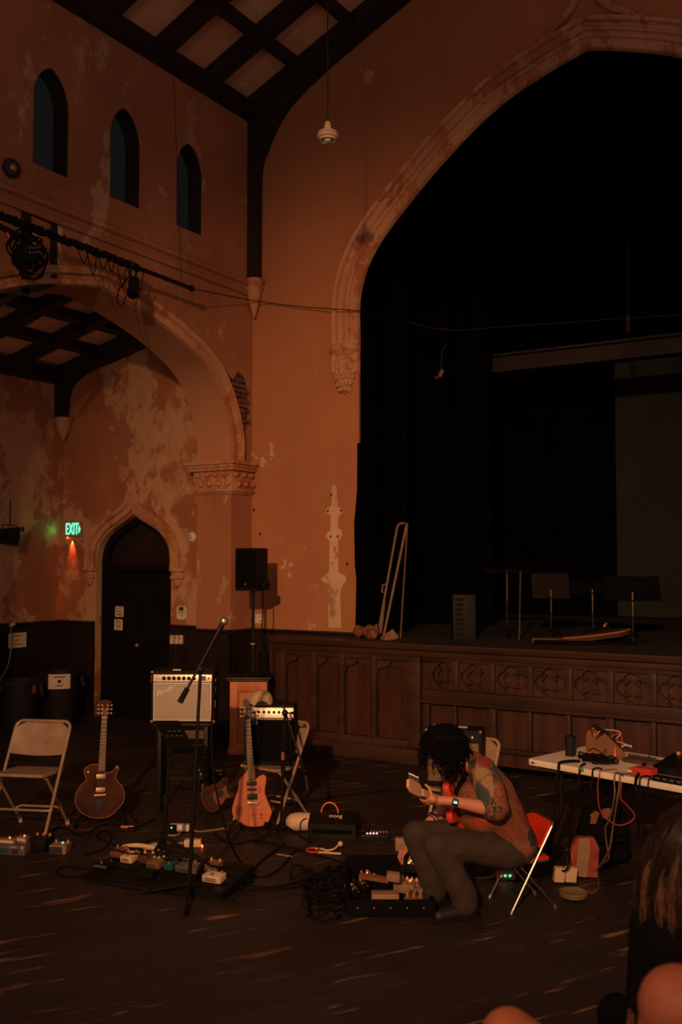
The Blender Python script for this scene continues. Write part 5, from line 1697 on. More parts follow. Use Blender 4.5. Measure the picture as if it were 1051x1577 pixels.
# ---------------------------------------------------------------- stands for microphones and scores
def mic_stand(label, base, top, feet, boomA, boomB, mic_end, pole_r=0.011):
    base = Vector(base)
    t_ = thing('microphone_stand', label, 'microphone stand', base)
    hub = Vector((0, 0, 0.10))
    tp = Vector(top) - base
    MB().cyl((0, 0, 0.05), tp * 0.55, pole_r * 1.25, seg=10).build('lower_tube', 'black', t_)
    MB().cyl(tp * 0.5, tp, pole_r, seg=10).build('upper_tube', 'black', t_)
    MB().cyl(tp * 0.53, tp * 0.57, pole_r * 1.9, seg=10).build('clutch', 'black', t_)
    for f in feet:
        fv = Vector(f) - base
        fv.z = 0.015
        MB().tube([hub, fv], 0.010, 8).build('leg', 'black', t_)
        d_ = (fv - hub).normalized()
        MB().cyl(fv - d_ * 0.06, fv, 0.014, seg=8).build('rubber_foot', 'rubber', t_)
    a_, b_ = Vector(boomA) - base, Vector(boomB) - base
    bm_ = MB().cyl(a_, b_, 0.009, seg=10).build('boom', 'black', t_)
    dd = (b_ - a_).normalized()
    MB().cyl(b_ - dd * 0.10, b_, 0.017, 0.019, seg=10).build('counterweight' if mic_end == 'a' else 'boom_tip', 'rubber', t_)
    MB().sph(tp, 0.026, 10, 8).cyl(tp, tp + RT * 0.055, 0.006, seg=6).sph(tp + RT * 0.06, (0.02, 0.012, 0.012), 8, 6).build('boom_clamp', 'black', t_)
    return t_, a_, b_


base = onZ(291, 1386)
db = depth(base)
top = atd(309, 1031, db)
mA = atd(327, 990, db + 0.02)
mB_ = atd(277, 1082, db - 0.05)
t, a_, b_ = mic_stand('tall black microphone stand in front of the pale-grilled amplifier', base, top, [onZ(219, 1378), onZ(371, 1370), onZ(286, 1411)], mA, mB_, 'a')
mc = thing('microphone', 'black microphone with grey ball head atop the tall stand', 'microphone', mA)
dd = (mA - mB_).normalized()
MB().cyl((0, 0, 0), dd * 0.13, 0.011, 0.019, seg=12).build('body', 'black', mc)
MB().sph(dd * 0.155, (0.027, 0.027, 0.030), 14, 10).build('ball_grille', 'steel', mc)
tdir = [mA + dd * 0.02, atd(331, 1010, db + .05), atd(326, 1120, db + .1), atd(330, 1200, db + .1), atd(352, 1290, db + .2), F_(372, 1330), F_(398, 1352), F_(430, 1340), F_(455, 1310)]
cable('microphone_cable', 'black cable hanging from the tall microphone stand to the floor', tdir, 0.006)

base = onZ(433, 1288)
db = depth(base)
top = atd(439, 1098, db)
t, a_, b_ = mic_stand('short black microphone stand before the silver-panel amplifier', base, top, [onZ(395, 1298), onZ(478, 1300), onZ(440, 1272)], atd(436, 1086, db + .08), atd(470, 1190, db - 0.12), 'b', 0.010)
MB().cyl(Vector(atd(436, 1158, db)) - base, Vector(atd(436, 1170, db)) - base, 0.0145, seg=10).build('red_band', 'stripe', t)
mB2 = atd(471, 1192, db - .12)
mc = thing('microphone', 'stubby black microphone at the low end of the short stand', 'microphone', mB2)
MB().cyl((0, 0, -0.01), (0.02, 0, -0.12), 0.018, 0.022, seg=12).build('body', 'black', mc)
MB().cyl((0.02, 0, -0.12), (0.022, 0, -0.135), 0.022, 0.018, seg=12).build('capsule', 'rubber', mc)

# music stand
base = onZ(252, 1322)
db = depth(base)
t = thing('music_stand', 'black music stand with a slotted tilted desk beside the tall microphone stand', 'music stand', base)
L0 = lambda px_, py_, dz=0.0: Vector(atd(px_, py_, db + dz)) - base
MB().cyl((0, 0, 0.06), L0(256, 1230), 0.016, seg=10).build('lower_tube', 'black', t)
MB().cyl(L0(256, 1235), L0(262, 1160), 0.012, seg=10).build('upper_tube', 'black', t)
MB().cyl(L0(255, 1238), L0(256, 1225), 0.022, seg=10).build('clutch', 'black', t)
hub = L0(253, 1288)
MB().cyl(hub - Vector((0, 0, .02)), hub + Vector((0, 0, .03)), 0.026, seg=10).build('hub', 'rubber', t)
for (fx, fy) in ((325, 1336), (222, 1340), (190, 1312)):
    fv = Vector(onZ(fx, fy)) - base
    fv.z = 0.014
    MB().tube([hub, fv], 0.013, 8).build('leg', 'black', t)
    MB().tube([Vector((0, 0, 0.07)), hub * .35 + fv * .5], 0.007, 6).build('brace', 'black', t)
    d_ = (fv - hub).normalized()
    MB().cyl(fv - d_ * .07, fv, 0.018, seg=8).build('rubber_foot', 'rubber', t)
TLc, TRc, BLc, BRc = L0(236, 1110, 0.06), L0(274, 1110, 0.22), L0(264, 1160, -0.10), L0(302, 1158, 0.06)
U_ = (TRc - TLc)
W_ = (TLc - BLc)
n_ = U_.cross(W_).normalized()
W_ = (W_ - U_.normalized() * W_.dot(U_.normalized()) * 0.4)
DM = Matrix((tuple(list(x) for x in zip(U_.normalized(), W_.normalized(), n_)))).to_4x4()
DM.translation = BLc
uw, wh = U_.length, W_.length
slots = []
for r_ in range(5):
    for c_ in range(4):
        x_, y_ = uw * (0.12 + 0.2 * c_), wh * (0.2 + 0.15 * r_)
        slots.append(rect(x_, y_, x_ + uw * 0.13, y_ + wh * 0.05))
MB().plate(rect(0, 0, uw, wh), 0.006, DM, holes=slots).build('desk', 'black', t)
MB().box((uw / 2, 0.0, 0.025), (uw, 0.006, 0.05), Mx=DM).build('desk_ledge', 'black', t)
MB().sph(L0(262, 1158), 0.025, 10, 8).build('tilt_knuckle', 'rubber', t)


# ================================================================== PEDALS AND SMALL ELECTRONICS ON THE FLOOR
def pedal(label, px_, py_, w, d, h, mat, z=0.0, rz=YAW, knobs=2, kmat='cream', led=None, foot='steel', name='effects_pedal', cat='pedal', group=None, plate=None, tilt=0.0, lines=0):
    q_ = onZ(px_, py_, z)
    t_ = thing(name, label, cat, (q_.x, q_.y, z), rot=(R(tilt), 0, rz), group=group)
    MB().box((0, d / 2, h / 2), (w, d, h), bevel=min(0.006, h * .15)).build('housing', mat, t_)
    for k in range(knobs):
        x_ = -w * 0.36 + (w * 0.72 * k / max(1, knobs - 1) if knobs > 1 else w * .36)
        MB().lathe([(0, 0.018), (0.007, 0.018), (0.010, 0), (0, 0)], (x_, d * 0.78, h), 12).build('knob', kmat, t_)
    if foot:
        MB().cyl((0, d * 0.25, h), (0, d * 0.25, h + 0.012), 0.010, seg=12).build('footswitch', foot, t_)
    if led:
        MB().sph((w * 0.12, d * 0.55, h + 0.004), 0.0065, 8, 6).build('light', led, t_)
    if plate:
        MB().box((0, -0.0015, h * .52), (w * .8, 0.003, h * .5)).build('label_plate', plate, t_)
    for k in range(lines):
        MB().box((-w * .05, -0.0025, h * (.36 + .28 * k)), (w * .6, 0.002, h * .12)).build('print', 'ink', t_)
    return t_


GL = 'pedals of the left player'
q = onZ(15, 1318)
t = pedal('wide grey multi-effect with a teal screen at the left picture edge', 12, 1317, 0.27, 0.17, 0.075, 'greypaint', rz=R(20), knobs=0, foot=None, group=GL)
MB().box((-0.055, -0.002, 0.030), (0.115, 0.004, 0.034)).build('teal_screen', 'teal', t)
MB().box((0.055, -0.002, 0.030), (0.05, 0.004, 0.034)).build('dark_window', 'ink', t)
MB().text('Cantin', 0.022, YW(-0.002) @ Matrix.Translation((0.045, 0.060, 0)), 0.001).box((0.115, -0.002, 0.06), (0.014, 0.002, 0.018)).build('lettering', 'cream', t)
pedal('cream-fronted pedal standing on the grey multi-effect, left edge', 8, 1300, 0.15, 0.06, 0.035, 'tanpaint', z=0.077, rz=R(20), knobs=3, kmat='ink', led='led_red', foot=None, group=GL, plate='cream')
pedal('small pedal with a cream label on the grey multi-effect, right of the long cream one', 32, 1299, 0.085, 0.06, 0.045, 'tanpaint', z=0.077, rz=R(20), knobs=2, kmat='ink', led='led_red', foot=None, group=GL, plate='cream', lines=1)
pedal('black pedal with orange knob heads right of the grey multi-effect', 55, 1314, 0.14, 0.15, 0.10, 'black', rz=R(20), knobs=3, kmat='orange', foot=None, group=GL)
t = pedal('black-faced box with silver rim and tan side, rightmost of the left pedals', 88, 1316, 0.13, 0.12, 0.065, 'tanpaint', rz=R(25), knobs=2, kmat='steel', led='led_green', foot=None, group=GL)
MB().box((-0.012, -0.002, 0.030), (0.10, 0.004, 0.05)).build('black_face', 'ink', t)

# middle pedalboard
bq = onZ(238, 1368)
brz = R(7)
t = thing('pedalboard', 'long black slatted pedalboard crowded with pedals before the music stand', 'pedalboard', (bq.x, bq.y, 0), rz=brz)
for k in range(4):
    MB().box((0, 0.03 + 0.105 * k, 0.05 + 0.018 * k), (1.06, 0.07, 0.012), Euler((0.17, 0, 0))).build('slat', 'black', t)
for s in (-1, 1):
    MB().plate([(0, 0.0), (0.40, 0.0), (0.40, 0.10), (0.0, 0.045)], 0.012, Matrix(((0, 0, 1, s * 0.53), (1, 0, 0, -0.02), (0, 1, 0, 0), (0, 0, 0, 1)))).build('side_plate', 'black', t)
MB().box((0, -0.02, 0.025), (1.06, 0.012, 0.04)).build('front_plate', 'black', t)
e1 = Vector((math.cos(brz), math.sin(brz), 0))
e2 = Vector((-e1.y, e1.x, 0))
GM = 'pedals on the middle pedalboard'
M['dimtan'] = mk('scuffed_tan_paint', (0.15, 0.10, 0.06), 0.55, var=0.3)


def onboard(label, u, v, w, d, h, mat, **kw):
    q_ = bq + e1 * u + e2 * v
    z_ = 0.056 + v * 0.17
    w, d, h = w * .92, d * .82, h * .8
    t_ = pedal(label, 0, 2000, w, d, h, mat, rz=brz, tilt=9, group=GM, **kw)
    t_.location = (q_.x, q_.y, z_ + 0.003)
    return t_


onboard('dark pedal with white lettering at the front left of the middle pedalboard', -0.46, 0.02, 0.14, 0.10, 0.04, 'black', knobs=2, kmat='ink', plate='greypaint')
onboard('tan pedal at the back left of the middle pedalboard', -0.46, 0.19, 0.11, 0.12, 0.05, 'brownwood', knobs=2, kmat='gold')
onboard('cream pedal with dark print, second along the middle pedalboard', -0.335, 0.14, 0.105, 0.13, 0.055, 'gourd', knobs=2, kmat='tanpaint', lines=2)
onboard('brown pedal with two fat cream knobs on the middle pedalboard', -0.215, 0.17, 0.10, 0.12, 0.05, 'dimwood', knobs=2, kmat='gourd')
onboard('pale grey pedal near the middle of the middle pedalboard', -0.10, 0.12, 0.115, 0.13, 0.055, 'dimtan', knobs=3, kmat='gourd', lines=2)
onboard('small teal pedal on the middle pedalboard', 0.015, 0.13, 0.075, 0.12, 0.05, 'teal', knobs=2, kmat='ink')
onboard('long dark pedal with a row of small knobs on the middle pedalboard', 0.155, 0.13, 0.18, 0.13, 0.05, 'greypaint', knobs=5, kmat='gold', lines=2)
onboard('tan pedal with orange knobs toward the right of the middle pedalboard', 0.305, 0.20, 0.10, 0.12, 0.05, 'dimtan', knobs=2, kmat='orange')
onboard('bright cream pedal with dark print at the right end of the middle pedalboard', 0.40, 0.06, 0.15, 0.10, 0.055, 'gourd', knobs=3, kmat='gold', lines=2)
onboard('black expression pedal on the front slats of the middle pedalboard', -0.12, -0.01, 0.22, 0.09, 0.045, 'rubber', knobs=0, foot=None)
rr = random.Random(14)
for k, (u0, u1) in enumerate(((-0.40, -0.29), (-0.30, -0.19), (-0.17, -0.06), (-0.05, 0.03), (0.05, 0.14), (0.20, 0.30), (0.30, 0.40), (-0.52, -0.40))):
    v_ = 0.20 + 0.02 * (k % 3)
    a_, b_ = bq + e1 * u0 + e2 * v_, bq + e1 * u1 + e2 * v_
    md = (a_ + b_) / 2 + Vector((0, 0, 0.20)) - e2 * 0.10
    cable('patch_cable', 'short black patch cable linking neighbouring pedals on the middle pedalboard', [a_ + Vector((0, 0, 0.13)), md - Vector((0, 0, 0.03)), b_ + Vector((0, 0, 0.13))], 0.005, group='patch cables on the middle pedalboard')
cable('board_lead', 'black lead lying in a slack curve along the front of the middle pedalboard', [bq + e1 * -0.60 + Vector((0, 0, .01)), bq + e1 * -0.45 - e2 * 0.07 + Vector((0, 0, .01)), bq - e2 * 0.09 + Vector((0, 0, .01)), bq + e1 * 0.30 - e2 * 0.05 + Vector((0, 0, .01)), bq + e1 * 0.62 + Vector((0, 0, .01))], 0.007)
# white hose-like cable coil behind the board
q = onZ(212, 1322)
t = thing('cable_bundle', 'thick cream cable folded in loops behind the middle pedalboard', 'cable', (q.x, q.y, 0.02), rz=YAW + 0.1)
MB().tube(smooth_path([(-0.14, 0.0, 0.02), (-0.02, 0.02, 0.025), (0.09, 0.03, 0.03), (0.13, 0.07, 0.05), (0.09, 0.11, 0.05), (0.0, 0.10, 0.045), (-0.09, 0.07, 0.03), (-0.10, 0.04, 0.055), (0.0, 0.03, 0.065), (0.12, 0.02, 0.045), (0.18, -0.01, 0.02), (0.12, -0.045, 0.0), (0.0, -0.05, 0.0), (-0.10, -0.04, 0.0)], 7), 0.0165, 10).build('loops', 'gourd', t)
MB().cyl((-0.17, -0.005, 0.018), (-0.135, 0.0, 0.02), 0.019, seg=10).build('plug', 'cream', t)

# power strips by the music stand
q = onZ(276, 1282)
t = thing('power_strip', 'cream power strip with a black plug and green light behind the music stand', 'power strip', (q.x, q.y, 0), rz=YAW - 0.05)
MB().box((0, 0.02, 0.035), (0.16, 0.06, 0.05), bevel=0.008).build('strip', 'white', t)
MB().box((-0.045, -0.03, 0.04), (0.06, 0.045, 0.05), bevel=0.006).build('plug', 'rubber', t)
MB().sph((-0.05, -0.055, 0.05), 0.006, 8, 6).build('light', 'led_green', t)
MB().tube(smooth_path([(0.08, 0.02, 0.03), (0.15, 0.0, 0.01), (0.26, 0.05, 0.008), (0.36, 0.06, 0.02), (0.38, 0.02, 0.008)], 6), 0.007, 6).build('lead', 'tanpaint', t)
MB().tube(smooth_path([(0.0, -0.01, 0.02), (0.02, -0.08, 0.008), (-0.02, -0.12, 0.008), (-0.10, -0.115, 0.008)], 6), 0.007, 6).build('lead', 'tanpaint', t)
q = onZ(298, 1304)
t = thing('power_adapter', 'cream socket block with a glowing red light on the floor beside the music stand', 'adapter', (q.x, q.y, 0), rz=YAW)
MB().box((0, 0, 0.03), (0.12, 0.06, 0.055), bevel=0.008).build('block', 'gourd', t)
MB().box((-0.055, 0, 0.03), (0.02, 0.065, 0.05), bevel=0.004).build('end_cap', 'cream', t)
MB().sph((0.07, -0.025, 0.012), (0.007, 0.007, 0.012), 8, 6).build('light', 'led_red', t)
MB().tube(smooth_path([(-0.06, 0, 0.03), (-0.12, 0.01, 0.02), (-0.2, 0.03, 0.02)], 6), 0.012, 8).build('lead', 'tanpaint', t)

# black synthesizer box with a cream gourd-shaped lamp behind it
q = onZ(513, 1288)
t = thing('synthesizer_module', 'black effects unit with small white lettering and an orange patch lead on the floor', 'synthesizer', (q.x, q.y, 0), rz=YAW - 0.12)
MB().plate([(0, 0), (0.21, 0), (0.21, 0.16), (0.12, 0.16), (0.0, 0.11)], 0.38, Matrix(((0, 0, 1, 0), (1, 0, 0, -0.06), (0, 1, 0, 0), (0, 0, 0, 1))), bevel=0.004).build('case', 'black', t)
MB().text('moog', 0.046, Matrix.Translation((0.02, 0.018, 0.153)) @ Matrix.Rotation(-0.9, 4, 'X') @ YW(0), 0.001).build('lettering', 'cream', t)
MB().box((0.0, -0.062, 0.05), (0.30, 0.006, 0.03)).build('front_strip', 'deskblack', t)
MB().tube([(-0.075 + 0.068 - 0.068 * math.cos(a) - 0.03, 0.09, 0.155 + 0.085 * math.sin(a)) for a in [PI * k / 12 for k in range(13)]], 0.006, 6).build('patch_lead', 'orange', t)
MB().tube(smooth_path([(0.19, 0.0, 0.13), (0.24, 0.0, 0.15), (0.27, -0.02, 0.05), (0.33, -0.05, 0.008)], 6), 0.006, 6).build('power_lead', 'cable', t)
q = onZ(462, 1280)
t = thing('gourd_shaker', 'smooth cream gourd lying beside the black effects unit', 'gourd', (q.x, q.y, 0.075), rz=YAW)
MB().lathe([(0, -0.115), (0.03, -0.108), (0.058, -0.08), (0.07, -0.04), (0.072, 0.0), (0.07, 0.06), (0.066, 0.10), (0.05, 0.125), (0, 0.13)], seg=22, Mx=Matrix.Rotation(PI / 2, 4, 'Y')).build('shell', 'gourd', t)
oc = cable('cord', 'x', [F_(462, 1285), atd(463, 1268, depth(q) - .09), atd(468, 1262, depth(q) - .08), atd(474, 1262, depth(q) - .05), atd(480, 1278, depth(q) - .08), F_(474, 1296)], 0.004)
oc.parent = t
oc.matrix_parent_inverse = (Matrix.Translation(t.location) @ t.rotation_euler.to_matrix().to_4x4()).inverted()
del oc['label'], oc['category']
# white plug lead with a red tie
q = onZ(492, 1316)
t = thing('plug_lead', 'cream plug lead with a red tie lying near the cable heap', 'cord', (q.x, q.y, 0.01), rz=YAW)
MB().tube(smooth_path([(-0.03, 0.08, 0.01), (0.02, 0.07, 0.01), (0.06, 0.05, 0.005), (0.11, 0.06, 0.015), (0.14, 0.10, 0.03)], 6), 0.007, 8).build('cord', 'gourd', t)
MB().tube(smooth_path([(-0.035, 0.0, 0.005), (0.03, 0.0, 0.005), (0.10, -0.02, 0.005), (0.16, -0.03, 0.005)], 6), 0.0075, 8).build('cord', 'gourd', t)
MB().sph((0.155, 0.115, 0.035), (0.02, 0.018, 0.02)).build('plug', 'gourd', t)
MB().tube([(-0.045 + 0.05 * math.cos(a), 0.035 + 0.055 * math.sin(a), 0.012) for a in [2 * PI * k / 18 for k in range(18)]], 0.007, 6, closed=True).build('red_tie', 'redpaint', t)
for (px_, py_, lab) in ((432, 1318, 'left one of two small bright plugs lying on the bare floor'), (443, 1320, 'right one of two small bright plugs lying on the bare floor')):
    q = onZ(px_, py_)
    o = MB().cyl((-0.025, 0.01, 0), (0.025, -0.01, 0), 0.007, seg=8).cyl((0.025, -0.01, 0), (0.04, -0.016, 0), 0.004, seg=8).build('jack_plug', 'gold')
    o.location = (q.x, q.y, 0.008)
    o.rotation_euler = (0, 0, YAW)
    tag(o, lab, 'plug', 'loose jack plugs')
# low pedals with pink lights behind the cable heap
t = pedal('low black unit with a row of pink and orange lights behind the cable heap', 578, 1296, 0.22, 0.10, 0.05, 'black', knobs=0, foot=None)
for k, m_ in enumerate(('led_amber', 'led_pink', 'led_pink', 'led_pink')):
    MB().sph((-0.06 + 0.025 * k, 0.03, 0.054), (0.008, 0.006, 0.005), 8, 6).build('light', m_, t)
for k in range(6):
    MB().lathe([(0, 0.012), (0.006, 0.012), (0.008, 0), (0, 0)], (-0.03 + 0.025 * k, 0.07, 0.05), 10).build('knob', 'gold', t)

# right pedalboard in its open soft case
cq = onZ(602, 1412)
t = thing('pedalboard', 'open black pedal case full of pedals at the feet of the seated guitarist', 'pedalboard', (cq.x, cq.y, 0), rz=YAW)
MB().box((0, 0.36, 0.012), (0.54, 0.72, 0.02), bevel=0.004).build('base', 'blackcloth', t)
MB().box((0, 0.008, 0.05), (0.54, 0.03, 0.10), bevel=0.01).build('front_wall', 'blackcloth', t)
MB().box((-0.262, 0.36, 0.06), (0.03, 0.72, 0.12), bevel=0.01).build('side_wall', 'blackcloth', t)
MB().box((0.262, 0.30, 0.04), (0.03, 0.6, 0.08), bevel=0.01).build('side_wall', 'blackcloth', t)
MB().box((0, 0.715, 0.08), (0.54, 0.03, 0.16), bevel=0.01).build('back_wall', 'blackcloth', t)
zp = MB()
for k in range(5):
    MB().sph((-0.2 + 0.1 * k, -0.012, 0.055), 0.006, 8, 6).build('zip_pull', 'gold', t)
GR = 'pedals in the open case'
pedal('plain tan pedal at the front of the open case', 594, 1397, 0.17, 0.09, 0.075, 'tanpaint', z=0.03, knobs=0, group=GR, foot=None)
t = pedal('grey pedal with a glowing red strip at the front right of the open case', 637, 1397, 0.12, 0.13, 0.05, 'brownwood', z=0.03, rz=YAW - 0.2, knobs=0, group=GR, foot=None)
MB().box((0.0, -0.003, 0.03), (0.095, 0.004, 0.014)).build('red_strip', 'led_amber', t)
for k in range(3):
    for j in range(3):
        MB().lathe([(0, 0.03), (0.008, 0.03), (0.011, 0), (0, 0)], (-0.04 + 0.04 * k, 0.03 + 0.035 * j, 0.05), 10).build('knob', 'tanpaint', t)
pedal('pale mixer pedal with tall knobs behind the red-strip pedal in the open case', 621, 1376, 0.14, 0.13, 0.06, 'tanpaint', z=0.03, rz=YAW - 0.5, knobs=4, kmat='headwood', led='led_red', group=GR)
pedal('small tan pedal at the right wall of the open case, near the shoe', 651, 1383, 0.07, 0.10, 0.05, 'tanpaint', z=0.03, knobs=2, kmat='tanpaint', led=None, group=GR)
for k, (px_, py_, led, lab) in enumerate(((594, 1372, 'led_red', 'slim black pedal with a red light in the open case, right of the green one'), (583, 1368, 'led_green', 'slim black pedal with a green light in the open case'), (572, 1362, 'led_red', 'slim black pedal with a red light, farthest back of the slim row'), (562, 1375, None, 'slim unlit black pedal in the open case'), (548, 1384, None, 'slim unlit black pedal by the left wall of the open case'))):
    t = pedal(lab, px_, py_, 0.06, 0.12, 0.05, 'black', z=0.03, rz=YAW + 0.5, knobs=2, kmat='gold', led=led, group=GR)
    MB().cyl((0.02, -0.01, 0.04), (0.03, 0.09, 0.062), 0.004, seg=6).build('jack', 'gold', t)
pl = onZ(576, 1352, 0.14)
o = MB().box((0, 0, 0), (0.19, 0.05, 0.02), Euler((0.3, 0.12, -0.15)), bevel=0.006).build('wooden_slat', 'brownwood')
o.location = pl; o.rotation_euler = (0, 0, YAW)
tag(o, 'short brown wooden slat resting on the back of the open pedal case', 'slat')
pl = onZ(606, 1350, 0.16)
o = MB().box((0, 0, 0), (0.085, 0.05, 0.05), Euler((0.2, 0.1, -0.1)), bevel=0.006).box((0.0, -0.026, 0.008), (0.04, 0.004, 0.012)).build('tan_box', 'tanpaint')
o.location = pl; o.rotation_euler = (0, 0, YAW)
tag(o, 'tan slotted box on the back of the open pedal case', 'box')
# cable heap left of the case
rr = random.Random(21)
b = MB()
hc = onZ(515, 1372)
for k in range(26):
    cx_, cy_ = rr.gauss(0, .10), rr.gauss(0, .17)
    a0, R1 = rr.uniform(0, 6), rr.uniform(.05, .15)
    b.tube(smooth_path([(cx_ + R1 * math.cos(a0 + j * .9) * rr.uniform(.7, 1.3), cy_ + R1 * 1.3 * math.sin(a0 + j * .9) * rr.uniform(.7, 1.3), max(0.006, 0.03 + rr.uniform(-.02, .09) - 0.3 * abs(cx_))) for j in range(9)], 5), 0.006, 5)
o = b.build('cable_heap', 'cable')
o.location = (hc.x, hc.y, 0.0); o.rotation_euler = (0, 0, YAW)
tag(o, 'heap of tangled black cables left of the open pedal case', 'cables', kind='stuff')
# low case with the lit sampler
sq = onZ(655, 1368)
t = thing('road_case', 'low black road case under the lit sampler', 'case', (sq.x + 0.02, sq.y + 0.22, 0), rz=YAW)
MB().box((-0.05, 0.06, 0.10), (0.34, 0.36, 0.20), bevel=0.01).build('box', 'blackcloth', t)
MB().box((-0.05, -0.123, 0.14), (0.05, 0.006, 0.03)).build('latch', 'black', t)
q = onZ(640, 1343, 0.205)
t = thing('sampler', 'black sampler with glowing white and orange pads under the guitarist\'s right hand', 'sampler', (q.x, q.y, 0.203), rot=(R(6), 0, YAW - 0.42))
MB().box((0, 0.10, 0.02), (0.20, 0.24, 0.035), bevel=0.005).build('case', 'black', t)
MB().box((-0.01, 0.195, 0.040), (0.07, 0.03, 0.003)).build('screen', 'led_white', t)
for r_ in range(4):
    for c_ in range(4):
        m_ = 'led_amber' if (r_ * 3 + c_ * 5) % 7 < 3 or c_ == 0 else 'led_white'
        MB().box((-0.055 + 0.032 * c_, 0.04 + 0.034 * r_, 0.0395), (0.013, 0.012, 0.004)).build('pad', m_, t)
q = onZ(620, 1312, 0.205)
t = thing('tape_box', 'small tan box behind the guitarist\'s right hand', 'box', (q.x - 0.02, q.y + 0.03, 0.203), rz=YAW)
MB().box((0, 0, 0.045), (0.09, 0.05, 0.085), bevel=0.006).build('body', 'tanpaint', t)
# power strip under the red chair
q = onZ(779, 1356)
t = thing('power_strip', 'pale power strip with red and green lights under the red chair', 'power strip', (q.x, q.y, 0), rz=YAW)
MB().box((0, 0.02, 0.03), (0.13, 0.06, 0.05), bevel=0.006).build('strip', 'tanpaint', t)
for k, m_ in enumerate(('led_red', 'led_green', 'led_green')):
    MB().sph((-0.035 + 0.032 * k, -0.012, 0.035), 0.0075, 8, 6).build('light', m_, t)
MB().tube(smooth_path([(-0.065, 0.02, 0.03), (-0.12, 0.0, 0.02), (-0.2, 0.02, 0.01)], 5), 0.008, 6).build('lead', 'tanpaint', t)

# cables across the floor
GC = 'cables across the floor'
cable('floor_cable', 'black cable running from the short microphone stand toward the open pedal case', [F_(440, 1300), F_(400, 1330), F_(380, 1362), F_(430, 1366), F_(500, 1348), F_(530, 1335)], 0.007, group=GC)
cable('floor_cable', 'long black cable crossing the floor behind the effects unit toward the chair', [F_(440, 1240), F_(520, 1228), F_(590, 1220), F_(660, 1216)], 0.008, group=GC)
cable('floor_cable', 'black cable looping from under the hollow guitar past its stand', [F_(60, 1290), F_(95, 1275), F_(125, 1287), F_(165, 1270), F_(205, 1276), F_(240, 1262)], 0.006, group=GC)
cable('floor_cable', 'black cable looped on the floor left of the middle pedalboard', [F_(150, 1345), F_(110, 1352), F_(86, 1345), F_(100, 1336), F_(140, 1340)], 0.006, group=GC)
cable('floor_cable', 'black cable circling beneath the hollow guitar toward the cream coil', [F_(205, 1310), F_(170, 1300), F_(150, 1290), F_(160, 1280), F_(172, 1290), F_(160, 1308), F_(130, 1318)], 0.006, group=GC)
cable('floor_cable', 'black cable snaking along the floor under the orange guitar', [F_(330, 1285), F_(355, 1300), F_(390, 1296), F_(420, 1300), F_(470, 1312), F_(530, 1330)], 0.007, group=GC)
cable('floor_cable', 'black cable from the middle pedalboard to the microphone stand feet', [F_(350, 1376), F_(390, 1372), F_(440, 1370), F_(480, 1362)], 0.007, group=GC)
q0 = g.location
cable('guitar_lead', 'pale-tipped lead plugged into the hollow guitar and drooping to the floor', [F_(184, 1256) + Vector((0, 0, .12)), F_(195, 1262) + Vector((0, 0, .06)), F_(212, 1270), F_(205, 1282), F_(180, 1280)], 0.005)
q = onZ(196, 1275)
o = MB().tube(smooth_path([(-0.05, 0, 0), (0, -0.01, 0), (0.05, 0.0, 0)], 4), 0.009, 8).build('orange_strap', 'orange')
o.location = (q.x, q.y, 0.01); o.rotation_euler = (0, 0, YAW)
tag(o, 'short orange strip lying on the floor right of the hollow guitar', 'strap')
# ================================================================== ON AND UNDER THE TABLE
def T_(px_, py_, dz=0.0):
    q_ = onZ(px_, py_, TZ + 0.001)
    q_.z += dz
    return q_


q = T_(879, 1164)
t = thing('drink_can', 'plain black cylinder standing at the back corner of the white table', 'cup', (q.x, q.y, TZ + 0.001))
MB().lathe([(0, 0), (0.034, 0), (0.037, 0.01), (0.037, 0.128), (0.040, 0.13), (0.040, 0.142), (0.034, 0.146), (0, 0.146)], seg=22).build('shell', 'bin', t)
q = T_(925, 1170)
t = thing('modular_synthesizer', 'tilted plywood-sided patch synthesizer with coloured leads on the white table', 'synthesizer', (q.x + 0.01, q.y + 0.10, TZ + 0.001), rz=YAW)
sd = [(-0.09, 0.0), (0.12, 0.0), (0.11, 0.05), (-0.03, 0.19), (-0.09, 0.145), (-0.095, 0.06)]
for s in (0, 0.30):
    MB().plate(sd, 0.012, Matrix.Rotation(R(0), 4, 'Z') @ YW(s - 0.10)).build('side_panel', 'brownwood', t)
MB().box((0.035, 0.05, 0.125), (0.20, 0.29, 0.012), Euler((0, R(45), 0))).build('front_panel', 'black', t)
rr = random.Random(9)
for k in range(14):
    u_ = rr.uniform(-.08, .08)
    MB().cyl((0.042 + u_ * .7, -0.08 + rr.random() * .26, 0.128 - u_ * .7), (0.055 + u_ * .7, -0.08 + 0.02 * k, 0.141 - u_ * .7), 0.007, seg=8).build('knob', 'ink', t)
GP = 'patch leads of the table synthesizer'
dT = depth(T_(935, 1165))
A3 = lambda px_, py_, dz=0.0: atd(px_, py_, dT + dz)
cable('patch_lead', 'cream patch lead arching highest over the plywood synthesizer', [A3(916, 1132), A3(925, 1126), A3(938, 1124), A3(956, 1128), A3(950, 1138), A3(943, 1150)], 0.004, 'gourd', group=GP)
cable('patch_lead', 'cream patch lead sweeping low to the right of the plywood synthesizer', [A3(933, 1147), A3(943, 1141), A3(958, 1144), A3(974, 1151)], 0.004, 'gourd', group=GP)
cable('patch_lead', 'cream patch lead curving down beside the red plug', [A3(973, 1149), A3(962, 1148), A3(954, 1154), A3(951, 1163)], 0.005, 'cream', group=GP)
cable('patch_lead', 'dark red patch lead arching behind the cream leads', [A3(938, 1146), A3(944, 1133), A3(956, 1131), A3(958, 1145), A3(950, 1160)], 0.004, 'redpaint', group=GP)
